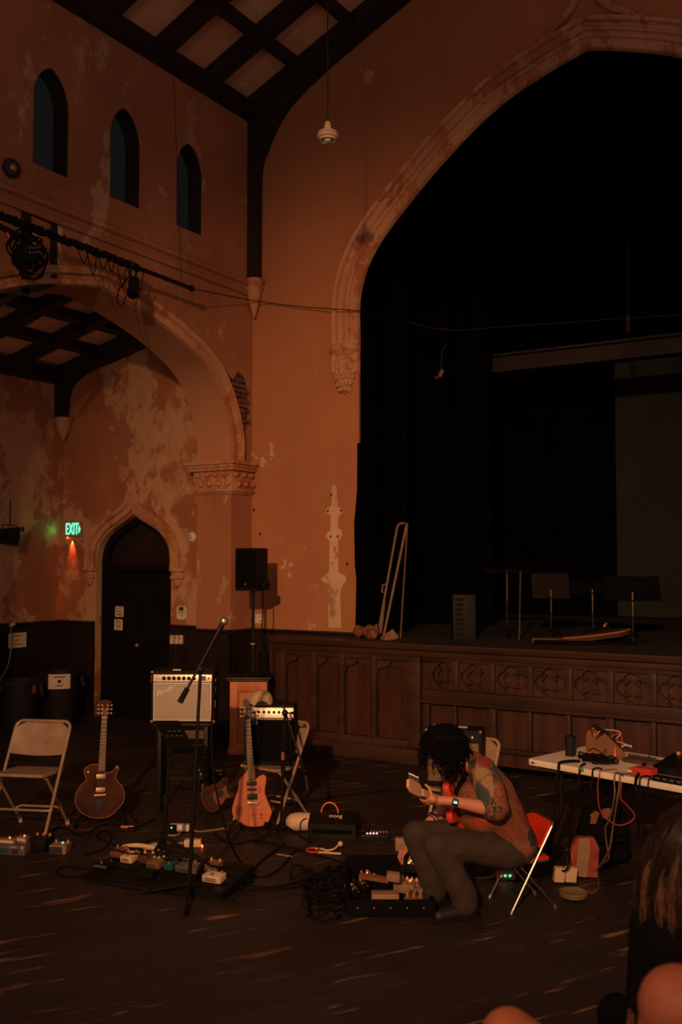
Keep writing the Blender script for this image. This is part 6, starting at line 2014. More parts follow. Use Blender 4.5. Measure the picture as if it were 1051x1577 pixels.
cable('patch_lead', 'black patch lead standing up above the plywood synthesizer', [A3(911, 1128), A3(912, 1119), A3(921, 1115), A3(923, 1122), A3(917, 1132)], 0.004, 'cable', group=GP)
cable('patch_lead', 'black patch lead arching before the plywood panel', [A3(907, 1156, -.14), A3(915, 1153, -.14), A3(925, 1158, -.14), A3(930, 1165, -.14)], 0.004, 'cable', group=GP)
cable('patch_lead', 'black patch lead leaning over the right of the plywood panel', [A3(925, 1170, -.14), A3(934, 1154, -.14), A3(942, 1160, -.1), A3(940, 1172, -.1)], 0.004, 'cable', group=GP)
q = T_(948, 1174)
t = thing('red_plug', 'upright bright red plug among the leads on the white table', 'plug', (q.x, q.y, TZ + 0.001))
MB().cyl((0, 0, 0), (0, 0, 0.065), 0.010, seg=10).cyl((0, 0, 0.065), (0, 0, 0.10), 0.006, seg=8).build('barrel', 'orange', t)
q = T_(940, 1165)
t = thing('voltage_meter', 'small dark gadget with green and white lights on the white table', 'gadget', (q.x, q.y + 0.05, TZ + 0.001), rz=YAW)
MB().box((0, 0, 0.035), (0.04, 0.04, 0.07), bevel=0.004).build('case', 'black', t)
MB().sph((-0.006, -0.022, 0.055), 0.007, 8, 6).build('light', 'led_green', t)
MB().sph((0.0, -0.022, 0.035), 0.005, 8, 6).build('light', 'led_white', t)
q = T_(918, 1178)
b = MB()
rr = random.Random(31)
for k in range(14):
    a0 = rr.uniform(0, 6)
    cx_, cy_ = rr.uniform(-.12, .12), rr.uniform(-.04, .05)
    b.tube(smooth_path([(cx_ + .06 * math.cos(a0 + j), cy_ + .035 * math.sin(a0 + j), 0.01 + rr.uniform(0, .05)) for j in range(8)], 4), 0.006, 5)
o = b.build('cable_heap', 'cable')
o.location = (q.x, q.y + 0.06, TZ); o.rotation_euler = (0, 0, TRZ)
tag(o, 'small heap of black leads on the front edge of the white table', 'cables', kind='stuff')
q = T_(980, 1180)
t = thing('drum_machine', 'low brown keyboard unit with a row of black knobs on the white table', 'synthesizer', (q.x, q.y + 0.10, TZ + 0.001), rz=TRZ)
MB().box((0, 0.03, 0.015), (0.24, 0.12, 0.03), bevel=0.004).build('case', 'dimwood', t)
for k in range(9):
    MB().lathe([(0, 0.022), (0.008, 0.022), (0.011, 0), (0, 0)], (-0.10 + 0.025 * k, 0.03, 0.03), 10).build('knob', 'ink', t)
q = T_(987, 1196)
t = thing('red_box', 'flat bright red box on the front of the white table', 'box', (q.x, q.y + 0.02, TZ + 0.001), rz=TRZ)
MB().box((0, 0.04, 0.025), (0.135, 0.10, 0.05), bevel=0.004).build('case', 'redpaint', t)
MB().cyl((-0.068, 0.02, 0.03), (-0.10, 0.02, 0.03), 0.010, seg=8).build('plug', 'gold', t)
MB().cyl((-0.068, 0.0, 0.02), (-0.095, -0.01, 0.02), 0.009, seg=8).build('plug', 'cream', t)
q = T_(1040, 1200)
t = thing('mixing_desk', 'black mixing desk with pale fader caps at the right picture edge', 'mixer', (q.x + 0.06, q.y + 0.16, TZ + 0.001), rz=TRZ)
MB().plate([(0, 0), (0.26, 0), (0.26, 0.10), (0.0, 0.05)], 0.42, Matrix(((0, 0, 1, 0), (1, 0, 0, -0.1), (0, 1, 0, 0), (0, 0, 0, 1))), bevel=0.004).build('case', 'black', t)
for k in range(9):
    MB().box((-0.16 + 0.04 * k, 0.145, 0.105), (0.024, 0.014, 0.022), bevel=0.003).build('fader_cap', 'headwood', t)
q = T_(1030, 1208)
t = thing('patch_box', 'low black box with steel sockets in front of the mixing desk', 'box', (q.x, q.y + 0.02, TZ + 0.001), rz=TRZ)
MB().box((0, 0.03, 0.018), (0.24, 0.06, 0.034), bevel=0.004).build('case', 'black', t)
for k in range(4):
    MB().box((-0.08 + 0.05 * k, -0.002, 0.022), (0.028, 0.006, 0.012)).build('socket', 'steel', t)

M['leadred'] = mk('orange_red_rubber', (0.32, 0.06, 0.025), 0.6, var=0.1)
# leads draped over the table edge
GE = 'leads over the table edge'


def over(px1, py1, px2, py2, *rest):
    q1 = T_(px1, py1, 0.008)
    E_ = onZ(px2, 1168 + 0.18 * (px2 - 812), TZ)
    bk, up = -te2, Vector((0, 0, 1))
    return [q1, (q1 + E_) / 2 + up * 0.012, E_ + up * 0.012, E_ + bk * 0.014 - up * 0.004, E_ + bk * 0.02 - up * 0.05] + [atd(x, y, depth(E_) - 0.05 + dz) for x, y, dz in rest]


cable('draped_lead', 'thick black lead bending over the left of the table edge', over(893, 1174, 863, 1186, (858, 1200, 0.02), (853, 1260, 0.05), (846, 1330, .1)), 0.010, group=GE)
MB_ = cable('draped_lead', 'black lead with green tape over the table edge', over(902, 1178, 895, 1190, (889, 1215, .02), (884, 1270, .05), (880, 1320, .1)), 0.007, group=GE)
q = onZ(895.5, 1183, TZ) - te2 * .006
o = MB().cyl((-0.006, 0, 0.012), (0.006, 0, -0.012), 0.012, seg=10).build('green_tape', 'greencable')
o.location = q + FW * -0.02
tag(o, 'bright green tape tag on a lead at the table edge', 'tape')
cable('draped_lead', 'orange-red lead falling from the table edge in a long slack loop', [T_(950, 1186, .008), onZ(926, 1188.5, TZ) + Vector((0, 0, .01)), onZ(926, 1188.5, TZ) - te2 * .015 - Vector((0, 0, .01))] + [atd(x, y, 6.55) for x, y in ((921, 1215), (925, 1248), (940, 1265), (956, 1271), (972, 1265), (978, 1255), (966, 1240), (956, 1228), (958, 1205))], 0.0038, 'leadred', group=GE)
cable('draped_lead', 'grey lead hanging straight from the table to the floor, left one of the pair', over(960, 1196, 949, 1206, (947, 1225, 0), (940, 1260, .05), (933, 1275, .08), (935, 1300, .1), (938, 1322, .1), (928, 1330, .15), (915, 1342, .2)), 0.0055, 'greypaint', group=GE)
cable('draped_lead', 'grey-brown lead hanging beside its pair from the table edge', over(985, 1198, 957, 1212, (951, 1232, 0), (945, 1270, .05), (938, 1310, .08), (920, 1340, .2)), 0.0055, 'brownwood', group=GE)
cable('draped_lead', 'black lead lying across the white table by the red box', over(1000, 1168, 982, 1212, (983, 1235, .02), (984, 1290, .1)), 0.011, group=GE)
cable('draped_lead', 'thin black lead over the table edge right of the red box', over(1003, 1198, 988, 1210, (987, 1240, .03)), 0.006, group=GE)
cable('draped_lead', 'thin black lead over the table edge near the mixing desk', over(1018, 1205, 1001, 1217, (999, 1250, .03)), 0.005, group=GE)
cable('draped_lead', 'short black lead bending over the middle of the table edge', over(928, 1186, 915, 1194, (911, 1215, .02)), 0.006, group=GE)

# backpack, printed bag, adapters, bowl
q = onZ(905, 1338)
t = thing('backpack', 'black backpack slumped under the white table', 'backpack', (q.x + 0.05, q.y + 0.15, 0), rz=YAW)
b = MB()
b.sph((0.0, 0.02, 0.20), (0.17, 0.12, 0.19)).sph((0.02, 0.0, 0.09), (0.20, 0.15, 0.09)).sph((-0.02, 0.02, 0.33), (0.12, 0.09, 0.09)).sph((0.12, 0.02, 0.22), (0.09, 0.1, 0.2))
fuse(b, 0.015, 3).build('body', 'blackcloth', t)
MB().tube(smooth_path([(-0.1, -0.09, 0.36), (-0.13, -0.12, 0.28), (-0.11, -0.13, 0.22), (0.0, -0.15, 0.20), (0.12, -0.13, 0.21)], 5), 0.016, 8).build('strap', 'blackcloth', t)
MB().tube(smooth_path([(-0.05, -0.02, 0.40), (-0.02, -0.03, 0.45), (0.04, -0.03, 0.44), (0.07, -0.02, 0.38)], 5), 0.012, 8).build('handle', 'blackcloth', t)
MB().plate([(-0.10, 0.31), (-0.055, 0.31), (-0.03, 0.385), (-0.06, 0.40), (-0.095, 0.37)], 0.01, YW(-0.095)).build('tan_flap', 'brownwood', t)
MB().plate([(-0.01, 0.35), (0.03, 0.34), (0.055, 0.40), (0.04, 0.42), (-0.01, 0.41)], 0.01, YW(-0.09)).build('tan_flap', 'brownwood', t)
q = onZ(893, 1350)
t = thing('printed_bag', 'cream and red printed paper bag leaning on the black backpack', 'bag', (q.x + 0.02, q.y, 0), rz=YAW)
b = MB()
b.plate([(-0.11, 0.02), (0.10, 0.0), (0.115, 0.2), (0.08, 0.27), (-0.035, 0.275), (-0.06, 0.24), (-0.10, 0.11)], 0.07, YW(-0.0), bevel=0.012)
b.build('bag_body', 'redprint', t)
MB().plate([(-0.06, 0.02), (0.02, 0.01), (0.045, 0.19), (0.045, 0.272), (-0.03, 0.272), (-0.04, 0.16)], 0.004, YW(-0.0365)).build('cream_band', 'tanpaint', t)
q = onZ(869, 1362)
for k, (dx, lab) in enumerate(((-0.032, 'left one of two cream power adapters under the table'), (0.045, 'right one of two cream power adapters under the table'))):
    o = MB().box((0, 0, 0.055), (0.068 + 0.006 * k, 0.05, 0.095), Euler((0.1, 0.08, 0)), bevel=0.006).build('power_adapter', 'gourd')
    o.location = q + RT * dx
    o.location.z = 0.012
    o.rotation_euler = (0, 0, YAW + 0.1)
    tag(o, lab, 'adapter', 'cream power adapters')
cable('adapter_lead', 'cream lead looping out from the power adapters', [F_(890, 1335) + Vector((0, 0, .1)), F_(905, 1328) + Vector((0, 0, .08)), F_(920, 1350) + Vector((0, 0, .03)), F_(922, 1368), F_(914, 1377), F_(905, 1374)], 0.004, 'brownwood')
cable('adapter_lead', 'dark lead draped across the printed bag into the power adapters', [F_(878, 1290) + Vector((0, 0, .05)), atd(877, 1320, 6.62), atd(872, 1340, 6.55), F_(856, 1352) + Vector((0, 0, .05))], 0.006, 'cable')
q = onZ(882, 1386)
t = thing('round_bowl', 'round olive bowl lying on the floor below the power adapters', 'bowl', (q.x, q.y + 0.02, 0))
MB().lathe([(0, 0.0), (0.05, 0.0), (0.085, 0.02), (0.092, 0.045), (0.088, 0.05), (0.07, 0.03), (0, 0.015)], seg=24).build('shell', 'bowl', t)
# ================================================================== PEOPLE
def ell(mb, c, r, ax=None):
    mb.sph(c, r, 18, 12, rot=ax)


def finger(mb, pts, r0=0.0088, r1=0.0068):
    n = len(pts) - 1
    limb(mb, pts, [r0 + (r1 - r0) * k / n for k in range(n + 1)], 10)


# ---- the seated guitarist. local axes: x forward, y to his left, z up, origin on the floor under the seat
prz = math.atan2(PF.y, PF.x)
gp_ = thing('person', 'seated person with black shaggy hair and patterned shirt bent over a guitar', 'person', P0, rz=prz)
V = Vector
# guitar frame
gO = V((0.50, -0.03, 0.645))
gn = V((.70, .62, .36)).normalized()
gm = V((.63, -.73, -.27))
gm = (gm - gn * gm.dot(gn)).normalized()
gu = gn.cross(gm).normalized()

hips = [V((.17, .10, .365)), V((.10, -.10, .365))]
knees = [V((.643, .13, .445)), V((.683, -.12, .455))]
anks = [V((.47, .125, .09)), V((.56, -.14, .09))]
shL, shR = V((.36, .18, .87)), V((.32, -.18, .85))
elL, elR = V((.335, .30, .675)), V((.42, -.255, .57))
wrL, wrR = V((.595, .25, .735)), V((.64, -.205, .41))
neckb, headc = V((.39, 0, .905)), V((.53, 0, .985))
hu = V((.80, 0, .60)).normalized()           # crown direction
hf = V((.60, 0, -.80)).normalized()          # face direction
HR = Matrix((tuple(hf), (0, 1, 0), tuple(hu))).transposed().to_euler()
hp = lambda a, b, c: headc + hf * a + V((0, 1, 0)) * b + hu * c

b = MB()
# torso and pelvis
for s in (-1, 1):
    limb(b, [V((.12, s * .07, .38)), V((.18, s * .06, .55)), V((.26, s * .075, .72)), V((.33, s * .08, .84))], [.105, .095, .105, .085])
limb(b, [shR, neckb, shL], [.058, .06, .058])
limb(b, [neckb, V((.45, 0, .945)), headc - hf * .0 - hu * .06], [.058, .052, .052])
# head
b.sph(hp(-.012, 0, .02), (.092, .076, .098), 20, 14, HR)
b.sph(hp(.03, 0, -.05), (.058, .054, .068), 18, 12, HR)
b.sph(hp(.066, 0, -.098), (.022, .024, .018), 12, 8, HR)            # chin
limb(b, [hp(.088, 0, .005), hp(.108, 0, -.032)], [.010, .014], 10)  # nose
b.sph(hp(.088, 0, -.065), (.010, .024, .009), 10, 8, HR)            # lips
for s in (-1, 1):
    b.sph(hp(.082, s * .03, .018), (.012, .022, .008), 10, 8, HR)   # brow
    b.sph(hp(-.005, s * .078, -.012), (.020, .010, .032), 10, 8, HR)  # ear
# legs
for i in (0, 1):
    limb(b, [hips[i], knees[i]], [.085, .055])
    limb(b, [knees[i], knees[i] * .6 + anks[i] * .4 + V((-.02, 0, 0)), anks[i]], [.054, .05, .036])
    limb(b, [anks[i] + V((-.03, 0, -.05)), anks[i] + V((.15, .02, -.055))], [.034, .028])
# arms
limb(b, [shL, elL], [.052, .042])
limb(b, [elL, elL * .65 + wrL * .35, wrL], [.042, .043, .029])
limb(b, [shR, elR], [.052, .042])
limb(b, [elR, elR * .65 + wrR * .35, wrR], [.042, .042, .028])
# left hand round the guitar neck
N0 = gO + gn * .325
palmL = N0 - gm * .045 + gu * .03
limb(b, [wrL, palmL - gn * .03, palmL + gn * .005], [.028, .027, .026])
limb(b, [wrL, palmL - gn * .045 + gu * .01], [.027, .022])
for k in range(4):
    Nk = N0 + gn * (-.038 + .023 * k)
    ln = (1.0, 1.06, 1.0, .82)[k]
    finger(b, [Nk - gm * .036 + gu * .030, Nk - gm * .012 + gu * .050 * ln, Nk + gm * .020 + gu * .040 * ln, Nk + gm * .030 + gu * .010])
finger(b, [palmL - gu * .015 + gn * .02, N0 - gm * .042 - gu * .028 + gn * .03, N0 - gm * .022 - gu * .048 + gn * .045], .011, .0085)
# right hand reaching down to the pads
kR = V((.705, -.205, .345))
limb(b, [wrR, wrR * .4 + kR * .6, kR], [.027, .026, .023])
b.sph((wrR + kR) / 2 + V((.01, 0, 0)), (.035, .038, .03), 12, 8)
for k in range(4):
    y_ = -.035 + .023 * k
    ln = (.80, .98, 1.05, .95)[k]
    a_ = kR + V((.012, y_, -.005))
    finger(b, [a_, a_ + V((.030 * ln, y_ * .15, -.022)), a_ + V((.038 * ln, y_ * .2, -.055 * ln)), a_ + V((.032, y_ * .2, -.080 * ln))])
finger(b, [wrR * .5 + kR * .5 + V((0, .03, 0)), kR + V((-.005, .055, -.03)), kR + V((.012, .058, -.06))], .0105, .008)
fuse(b, .0065, 3).build('body', 'skin', gp_)
for s in (-1, 1):
    MB().sph(hp(.082, s * .030, .000), .0105, 10, 8).build('eye', 'cream', gp_)
# trousers
b = MB()
for i, s in ((0, 1), (1, -1)):
    limb(b, [hips[i] + V((-.06, 0, .0)), hips[i], hips[i] * .5 + knees[i] * .5 + V((0, 0, .012)), knees[i]], [.105, .112, .098, .082])
    limb(b, [knees[i], knees[i] * .5 + anks[i] * .5 + V((-.015, 0, 0)), anks[i] + V((-.01, 0, .045)), anks[i] + V((-.01, 0, .0))], [.082, .084, .082, .080])
b.sph((.08, 0, .38), (.14, .19, .11), 18, 12)
tr = fuse(b, .010, 3)
import_noise = random.Random(2)
for v in tr.bm.verts:
    n_ = math.sin(v.co.x * 31 + v.co.z * 17) * math.sin(v.co.z * 21 - v.co.y * 14 + v.co.x * 9)
    v.co += V((0, 1 if v.co.y > 0 else -1, 0.3)) * n_ * 0.004
tr.build('trousers', 'trousers', gp_, ang=80)
# shirt, loose, sleeves to the elbow
b = MB()
for s in (-1, 1):
    limb(b, [V((.085, s * .09, .40)), V((.15, s * .08, .55)), V((.235, s * .085, .72)), V((.315, s * .085, .83)), V((.35, s * .07, .875))], [.125, .122, .122, .105, .075])
b.sph((.30, .02, .56), (.125, .15, .10), 16, 12)
b.sph((.38, .04, .68), (.08, .13, .12), 16, 12)
limb(b, [V((.34, -.09, .875)), V((.32, -.18, .86)), elR * .8 + shR * .2], [.07, .085, .072])
limb(b, [V((.35, .09, .885)), V((.36, .17, .88)), V((.345, .25, .79)), elL * .93 + shL * .07 + V((0, 0, .01))], [.07, .09, .092, .090])
limb(b, [V((.345, -.07, .92)), V((.345, .07, .92))], [.05, .05])
sh_ = fuse(b, .009, 3)
for v in sh_.bm.verts:
    n_ = math.sin(v.co.x * 40 - v.co.z * 33) * math.sin(v.co.z * 26 + v.co.y * 24)
    v.co += V((-.4, 1 if v.co.y > 0 else -1, 0)) * n_ * 0.006
sh_.build('shirt', 'shirt', gp_, ang=80)
# shoes
for i in (0, 1):
    a_ = anks[i]
    b = MB()
    limb(b, [a_ + V((-.05, 0, -.04)), a_ + V((.04, .008, -.042)), a_ + V((.17, .03, -.052))], [.045, .046, .034])
    limb(b, [a_ + V((-.01, 0, .0)), a_ + V((.0, 0, -.04))], [.045, .045])
    so = fuse(b, .009, 2)
    for v in so.bm.verts:
        v.co.z = max(v.co.z, .014)
    shoe = so.build('shoe', 'shoe', gp_)
    MB().plate([(p.x, p.y) for p in smooth_path([(-.10, -.03, 0), (.0, -.045, 0), (.12, -.025, 0), (.205, .02, 0), (.20, .055, 0), (.10, .06, 0), (-.02, .046, 0), (-.10, .03, 0), (-.115, 0, 0)], 4)], .022, Matrix.Translation((a_.x, a_.y, .0115)), bevel=.004).build('sole', 'rubber', shoe)
# hair: a shaggy mass of curls
hb = MB()
hb.sph(hp(-.03, 0, .045), (.115, .105, .105), 20, 14, HR)
hb.sph(hp(-.06, 0, -.02), (.09, .10, .10), 20, 14, HR)
hb.sph(hp(.02, .045, -.01), (.07, .055, .085), 16, 12, HR)
hb.sph(hp(.02, -.045, -.01), (.07, .055, .085), 16, 12, HR)
hair = fuse(hb, .012, 1)
rr = random.Random(77)
for k in range(760):
    u_ = V((rr.gauss(0, 1), rr.gauss(0, 1), rr.gauss(0, 1))).normalized()
    if u_.dot(hf) > .80 and u_.dot(hu) < .5:
        continue
    st_ = hp(-.025, 0, .02) + V((u_.x * .098, u_.y * .10, u_.z * .105))
    ln = rr.uniform(.05, .12)
    t1 = u_.orthogonal().normalized()
    t2 = u_.cross(t1)
    ph, cr = rr.uniform(0, 6.3), rr.uniform(.012, .026)
    tw = rr.choice((-1, 1)) * rr.uniform(5, 8)
    pts, rad = [], []
    for j in range(10):
        f = j / 9
        pts.append(st_ + u_ * ln * f * .72 + V((0, 0, -1)) * ln * .55 * f * f + t1 * cr * math.cos(ph + tw * f) * (.4 + f) + t2 * cr * math.sin(ph + tw * f) * (.4 + f))
        rad.append(.0055 * (1 - .7 * f))
    hair.tube(pts, rad, 5)
hair.build('hair', 'hair', gp_, ang=80)
# watch and bracelet
wd = (wrL - elL).normalized()
wo_ = wd.orthogonal().normalized()
wp_ = wd.cross(wo_)
wc = wrL - wd * .012
wt = MB().tube([wc + wo_ * .034 * math.cos(a) + wp_ * .034 * math.sin(a) for a in [2 * PI * k / 24 for k in range(24)]], .0075, 8, closed=True).build('watch', 'steel', gp_)
cdir = V((.1, .95, .05))
cdir = (cdir - wd * cdir.dot(wd)).normalized()
up_ = wd.cross(cdir)
WMx = Matrix((tuple(wd), tuple(up_), tuple(cdir))).transposed().to_4x4()
WMx.translation = wc + cdir * .037
MB().box((0, 0, 0), (.036, .040, .012), Mx=WMx, bevel=.004).build('watch_case', 'black', wt)
MB().box((0, .002, .0066), (.024, .020, .0012), Mx=WMx).build('lit_face', 'watch_lit' if 'watch_lit' in M else 'teal', wt)
MB().box((0.0, .0, .0075), (.018, .005, .0012), Mx=WMx).build('lit_digits', 'led_white', wt)
bd = (wrR - elR).normalized()
bo = bd.orthogonal().normalized()
bp_ = bd.cross(bo)
for k in (0, 1):
    MB().tube([elR * .62 + wrR * .38 + bd * .02 * k + bo * .045 * math.cos(a) + bp_ * .045 * math.sin(a) for a in [2 * PI * j / 20 for j in range(20)]], .005, 6, closed=True).build('bracelet', 'ink', gp_)

# the guitar in his hands
GMx = Matrix((tuple(gu), tuple(gn), tuple(gm))).transposed().to_4x4()
GMx.translation = gO
hg = thing('electric_guitar', 'red guitar held by the seated person, its maple headstock toward the left', 'guitar', P0, rz=prz)
ol = [(-.03, .02), (-.085, .07), (-.13, .03), (-.11, -.07), (-.14, -.19), (-.11, -.31), (0, -.35), (.12, -.31), (.15, -.19), (.10, -.08), (.12, .02), (.075, .055), (.03, .02)]
ol = [(p.x, p.y) for p in smooth_path([(a, c, 0) for a, c in ol + ol[:1]], 4)][:-1]
MB().plate(ol, .042, GMx @ Matrix.Translation((0, 0, -.02)), bevel=.008).build('body', 'redpaint', hg)
MB().box((0, -.06, .004), (.08, .035, .012), Mx=GMx).build('pickup', 'black', hg)
MB().box((0, -.15, .004), (.08, .035, .012), Mx=GMx).build('pickup', 'black', hg)
MB().box((0, -.22, .006), (.085, .02, .014), Mx=GMx).build('bridge', 'chrome', hg)
for k in range(2):
    MB().cyl(GMx @ V((.075, -.18 - .06 * k, 0)), GMx @ V((.075, -.18 - .06 * k, .018)), .010).build('knob', 'orange', hg)
MB().plate([(-.027, -.01), (.027, -.01), (.021, .40), (-.021, .40)], .022, GMx @ Matrix.Translation((0, 0, -.006))).build('neck', 'headwood', hg)
fb = MB().plate([(-.027, -.04), (.027, -.04), (.021, .40), (-.021, .40)], .005, GMx @ Matrix.Translation((0, 0, .0085))).build('fingerboard', 'ebony', hg)
for k in range(1, 20):
    MB().box((0, .40 - .60 * (1 - 2 ** (-k / 12)), .0115), (.045, .003, .002), Mx=GMx).build('fret', 'gold', fb)
hs = MB().plate([(-.021, .40), (.021, .40), (.030, .43), (.032, .47), (.022, .55), (.0, .585), (-.045, .575), (-.052, .54), (-.046, .43), (-.036, .415)], .018, GMx @ Matrix.Translation((0, 0, -.004)), bevel=.003).build('headstock', 'headwood', hg)
for k in range(6):
    y_ = .435 + .023 * k
    MB().cyl(GMx @ V((-.030, y_, .004)), GMx @ V((-.030, y_, .018)), .004, seg=8).build('tuner_post', 'chrome', hs)
    MB().cyl(GMx @ V((-.045, y_, -.004)), GMx @ V((-.068, y_, -.004)), .003, seg=6).sph(GMx @ V((-.078, y_, -.004)), (.0065, .0065, .012), 8, 6).build('tuner_peg', 'chrome', hs)
MB().tube([V((.36, .10, .91)), V((.45, .10, .84)), V((.47, .03, .74)), gO - gm * .05 + gn * .02], .012, 6).build('strap', 'blackcloth', hg)

# ---- long-haired listener at the right edge, seen from behind
hq_ = atd(1062, 1300, 3.2)
lp_ = thing('person', 'long-haired person in black at the right picture edge, seen from behind', 'person', (hq_.x, hq_.y, 0), rz=YAW)
hz = hq_.z
b = MB()
b.sph((0, 0, hz), (.078, .095, .11), 18, 12)
b.sph((0, .045, hz - .05), (.058, .06, .075), 16, 10)
limb(b, [V((0, .098, hz - .01)), V((0, .118, hz - .035))], [.010, .014], 8)
b.sph((0, .10, hz - .068), (.024, .010, .009), 10, 8)
for s in (-1, 1):
    b.sph((s * .078, .0, hz - .015), (.010, .02, .03), 10, 8)
limb(b, [V((0, -.01, hz - .08)), V((0, -.02, hz - .19))], [.055, .06])
for s in (-1, 1):
    limb(b, [V((s * .07, -.02, hz - .24)), V((s * .06, -.01, hz - .48)), V((s * .08, .0, .50))], [.09, .09, .11])
    limb(b, [V((s * .05, -.02, hz - .21)), V((s * .135, 0, hz - .25))], [.05, .05])
    limb(b, [V((s * .135, 0, hz - .25)), V((s * .15, .03, hz - .52)), V((s * .12, .22, .56))], [.052, .042, .03])
    limb(b, [V((s * .12, .22, .56)), V((s * .10, .30, .55))], [.032, .028])
    for k in range(4):
        finger(b, [V((s * (.075 + .018 * k), .31, .555)), V((s * (.075 + .018 * k), .345, .55)), V((s * (.075 + .018 * k), .37, .535))])
    finger(b, [V((s * .08, .27, .565)), V((s * .055, .30, .56)), V((s * .05, .325, .55))])
    limb(b, [V((s * .09, .02, .47)), V((s * .11, .46, .50))], [.095, .06])
    limb(b, [V((s * .11, .46, .50)), V((s * .11, .44, .08))], [.06, .04])
    limb(b, [V((s * .11, .42, .04)), V((s * .12, .58, .035))], [.04, .034])
fuse(b, .009, 3).build('body', 'skin', lp_)
b = MB()
for s in (-1, 1):
    limb(b, [V((s * .07, -.02, hz - .25)), V((s * .065, -.01, hz - .48)), V((s * .085, .0, .50))], [.103, .103, .125])
    limb(b, [V((s * .04, -.02, hz - .215)), V((s * .135, 0, hz - .25)), V((s * .15, .03, hz - .5))], [.055, .06, .052])
fuse(b, .012, 3).build('top', 'blackcloth', lp_)
b = MB()
for s in (-1, 1):
    limb(b, [V((s * .09, .02, .48)), V((s * .11, .46, .50)), V((s * .11, .44, .12))], [.115, .078, .062])
fuse(b, .012, 3).build('trousers', 'blackcloth', lp_)
for nm, mat_, cnt, seed_, rr0 in (('hair', 'hair_long', 520, 3, .0048), ('hair_streaks', 'hair_streak', 60, 8, .0018)):
    rr = random.Random(seed_)
    b = MB()
    if nm == 'hair':
        b.sph((0, -.01, hz + .01), (.098, .112, .12), 18, 12)
        b.sph((0, -.06, hz - .20), (.115, .06, .24), 16, 12)
    for k in range(cnt):
        th = rr.uniform(PI * .96, PI * 2.04)
        if nm == 'hair_streaks':
            th = rr.choice((rr.gauss(PI * 1.10, .05), rr.gauss(PI * 1.24, .05), rr.gauss(PI * 1.30, .10), rr.gauss(PI * 1.6, .2)))
        cx_, cy_ = math.cos(th), math.sin(th)
        w1 = rr.uniform(.115, .170)
        w2 = w1 + rr.uniform(-.035, .02)
        zl = hz - rr.uniform(.46, .53)
        fl_ = rr.uniform(-.02, .02) - (rr.uniform(.02, .09) if th < PI * 1.2 and rr.random() < .4 else 0)
        ph, am = rr.uniform(0, 6.3), rr.uniform(.002, .008)
        if nm == 'hair_streaks':
            w1 = rr.uniform(.150, .178)
            zl = hz - rr.uniform(.28, .42)
            cp = [(cx_ * .118, cy_ * .125, hz - .0), (cx_ * w1, cy_ * .135, hz - .11), (cx_ * w1, cy_ * .132, hz - .23), (cx_ * (w1 - .012), cy_ * .118, zl)]
        else:
            cp = [(cx_ * .02, cy_ * .02, hz + .13), (cx_ * .10, cy_ * .11, hz + .06), (cx_ * w1, cy_ * .125, hz - .09), (cx_ * w1, cy_ * .12, hz - .25), (cx_ * w2, cy_ * .105, zl + .10), (cx_ * w2 * .85 + fl_, cy_ * .09, zl)]
        pts = smooth_path(cp, 6)
        n_ = len(pts)
        pts = [p + V((am * math.sin(ph + p.z * 38), am * math.cos(ph + p.z * 31), 0)) for p in pts]
        b.tube(pts, [rr0 * (1 - .65 * (j / n_) ** 2) for j in range(n_)], 4)
    b.build(nm, mat_, lp_, ang=80)

# ---- nearest listener: bare shoulder at the lower right, bare knee at the bottom
sq_ = atd(1046, 1551, 2.4)
np_ = thing('person', 'nearest seated person, bare shoulder at the lower right corner and bare knee', 'person', (sq_.x, sq_.y, 0), rz=YAW)
L_ = lambda px_, py_, d_: Matrix.Rotation(-YAW, 4, 'Z') @ (atd(px_, py_, d_) - V((sq_.x, sq_.y, 0)))
S0 = L_(1046, 1551, 2.4)
nk = S0 + V((.19, -.02, .07))
oS = S0 + V((.37, -.05, .0))
hd_ = nk + V((.02, .03, .22))
b = MB()
limb(b, [S0, S0 + V((.09, -.01, .03)), nk, oS], [.098, .075, .062, .085])
limb(b, [nk, hd_ - V((0, .01, .08))], [.056, .052])
b.sph(hd_, (.078, .095, .11), 18, 12)
b.sph(hd_ + V((0, .04, -.05)), (.058, .06, .07), 14, 10)
limb(b, [hd_ + V((0, .098, 0)), hd_ + V((0, .118, -.03))], [.010, .013], 8)
for s in (-1, 1):
    b.sph(hd_ + V((s * .078, 0, -.01)), (.010, .02, .03), 10, 8)
    limb(b, [nk + V((s * .08, 0, -.14)), nk + V((s * .07, 0, -.36)), V((nk.x + s * .09, nk.y, .50))], [.10, .09, .12])
kn = L_(785, 1600, 2.85)
hpL = V((nk.x - .09, nk.y + .02, .54))
limb(b, [hpL, (hpL + kn) / 2 + V((0, 0, .03)), kn], [.10, .095, .086])
ft = V((kn.x + .16, kn.y + .14, .30))
limb(b, [kn, (kn + ft) / 2, ft], [.08, .056, .04])
limb(b, [ft, ft + V((.02, .15, -.05))], [.038, .03])
kn2 = V((nk.x - .02, nk.y + .46, .50))
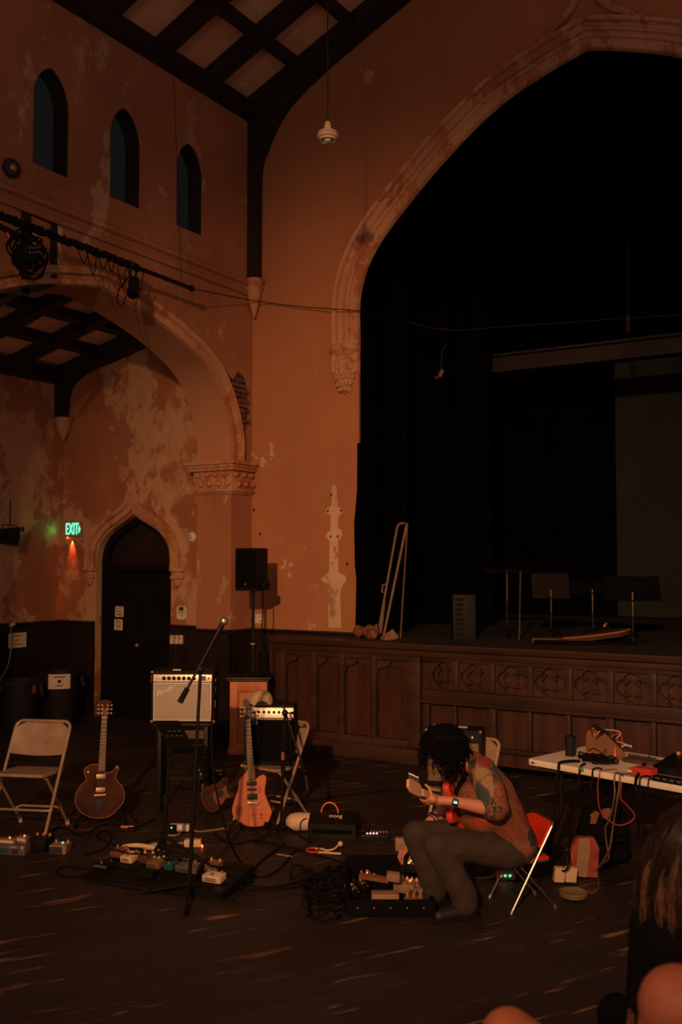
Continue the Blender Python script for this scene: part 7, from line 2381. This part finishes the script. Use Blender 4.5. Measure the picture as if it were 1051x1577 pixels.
limb(b, [V((nk.x + .09, nk.y + .02, .50)), kn2, V((kn2.x, kn2.y - .02, .08))], [.10, .07, .04])
limb(b, [V((kn2.x, kn2.y - .03, .04)), V((kn2.x, kn2.y + .14, .035))], [.04, .032])
elN = L_(985, 1690, 2.42)
hnd = L_(962, 1625, 2.62)
limb(b, [S0, S0 * .5 + elN * .5, elN], [.09, .062, .048])
limb(b, [elN, hnd], [.045, .03])
b.sph(hnd, (.04, .045, .022), 12, 8)
for k in range(4):
    x_ = -.033 + .022 * k
    finger(b, [hnd + V((x_, .03, .008)), hnd + V((x_ * 1.1, .06, .018)), hnd + V((x_ * 1.15, .085, .004)), hnd + V((x_ * 1.15, .095, -.015))], .0095, .0075)
finger(b, [hnd + V((.03, 0, 0)), hnd + V((.055, .03, .002)), hnd + V((.06, .06, -.008))], .011, .0085)
limb(b, [oS, oS + V((.05, .03, -.28)), oS + V((-.05, .25, -.42))], [.08, .048, .032])
hr_ = oS + V((-.05, .25, -.42))
b.sph(hr_ + V((-.01, .05, 0)), (.04, .05, .022), 12, 8)
for k in range(4):
    x_ = -.033 + .022 * k
    finger(b, [hr_ + V((x_, .09, .0)), hr_ + V((x_, .125, .005)), hr_ + V((x_, .15, -.012))])
finger(b, [hr_ + V((-.04, .04, 0)), hr_ + V((-.07, .07, 0)), hr_ + V((-.075, .1, -.01))])
fuse(b, .009, 3).build('body', 'skin_near', np_)
b = MB()
for s in (-1, 1):
    limb(b, [nk + V((s * .065, 0, -.16)), nk + V((s * .07, 0, -.36)), V((nk.x + s * .09, nk.y, .50))], [.105, .108, .135])
fuse(b, .012, 3).build('top', 'blackcloth', np_)
b = MB()
limb(b, [hpL, hpL * .55 + kn * .45], [.118, .105])
limb(b, [V((nk.x + .09, nk.y + .02, .50)), V((nk.x + .04, nk.y + .26, .50))], [.118, .10])
fuse(b, .012, 3).build('shorts', 'blackcloth', np_)
b = MB()
b.sph(hd_ + V((0, -.02, .03)), (.09, .10, .105), 16, 12)
b.build('hair', 'hair', np_)
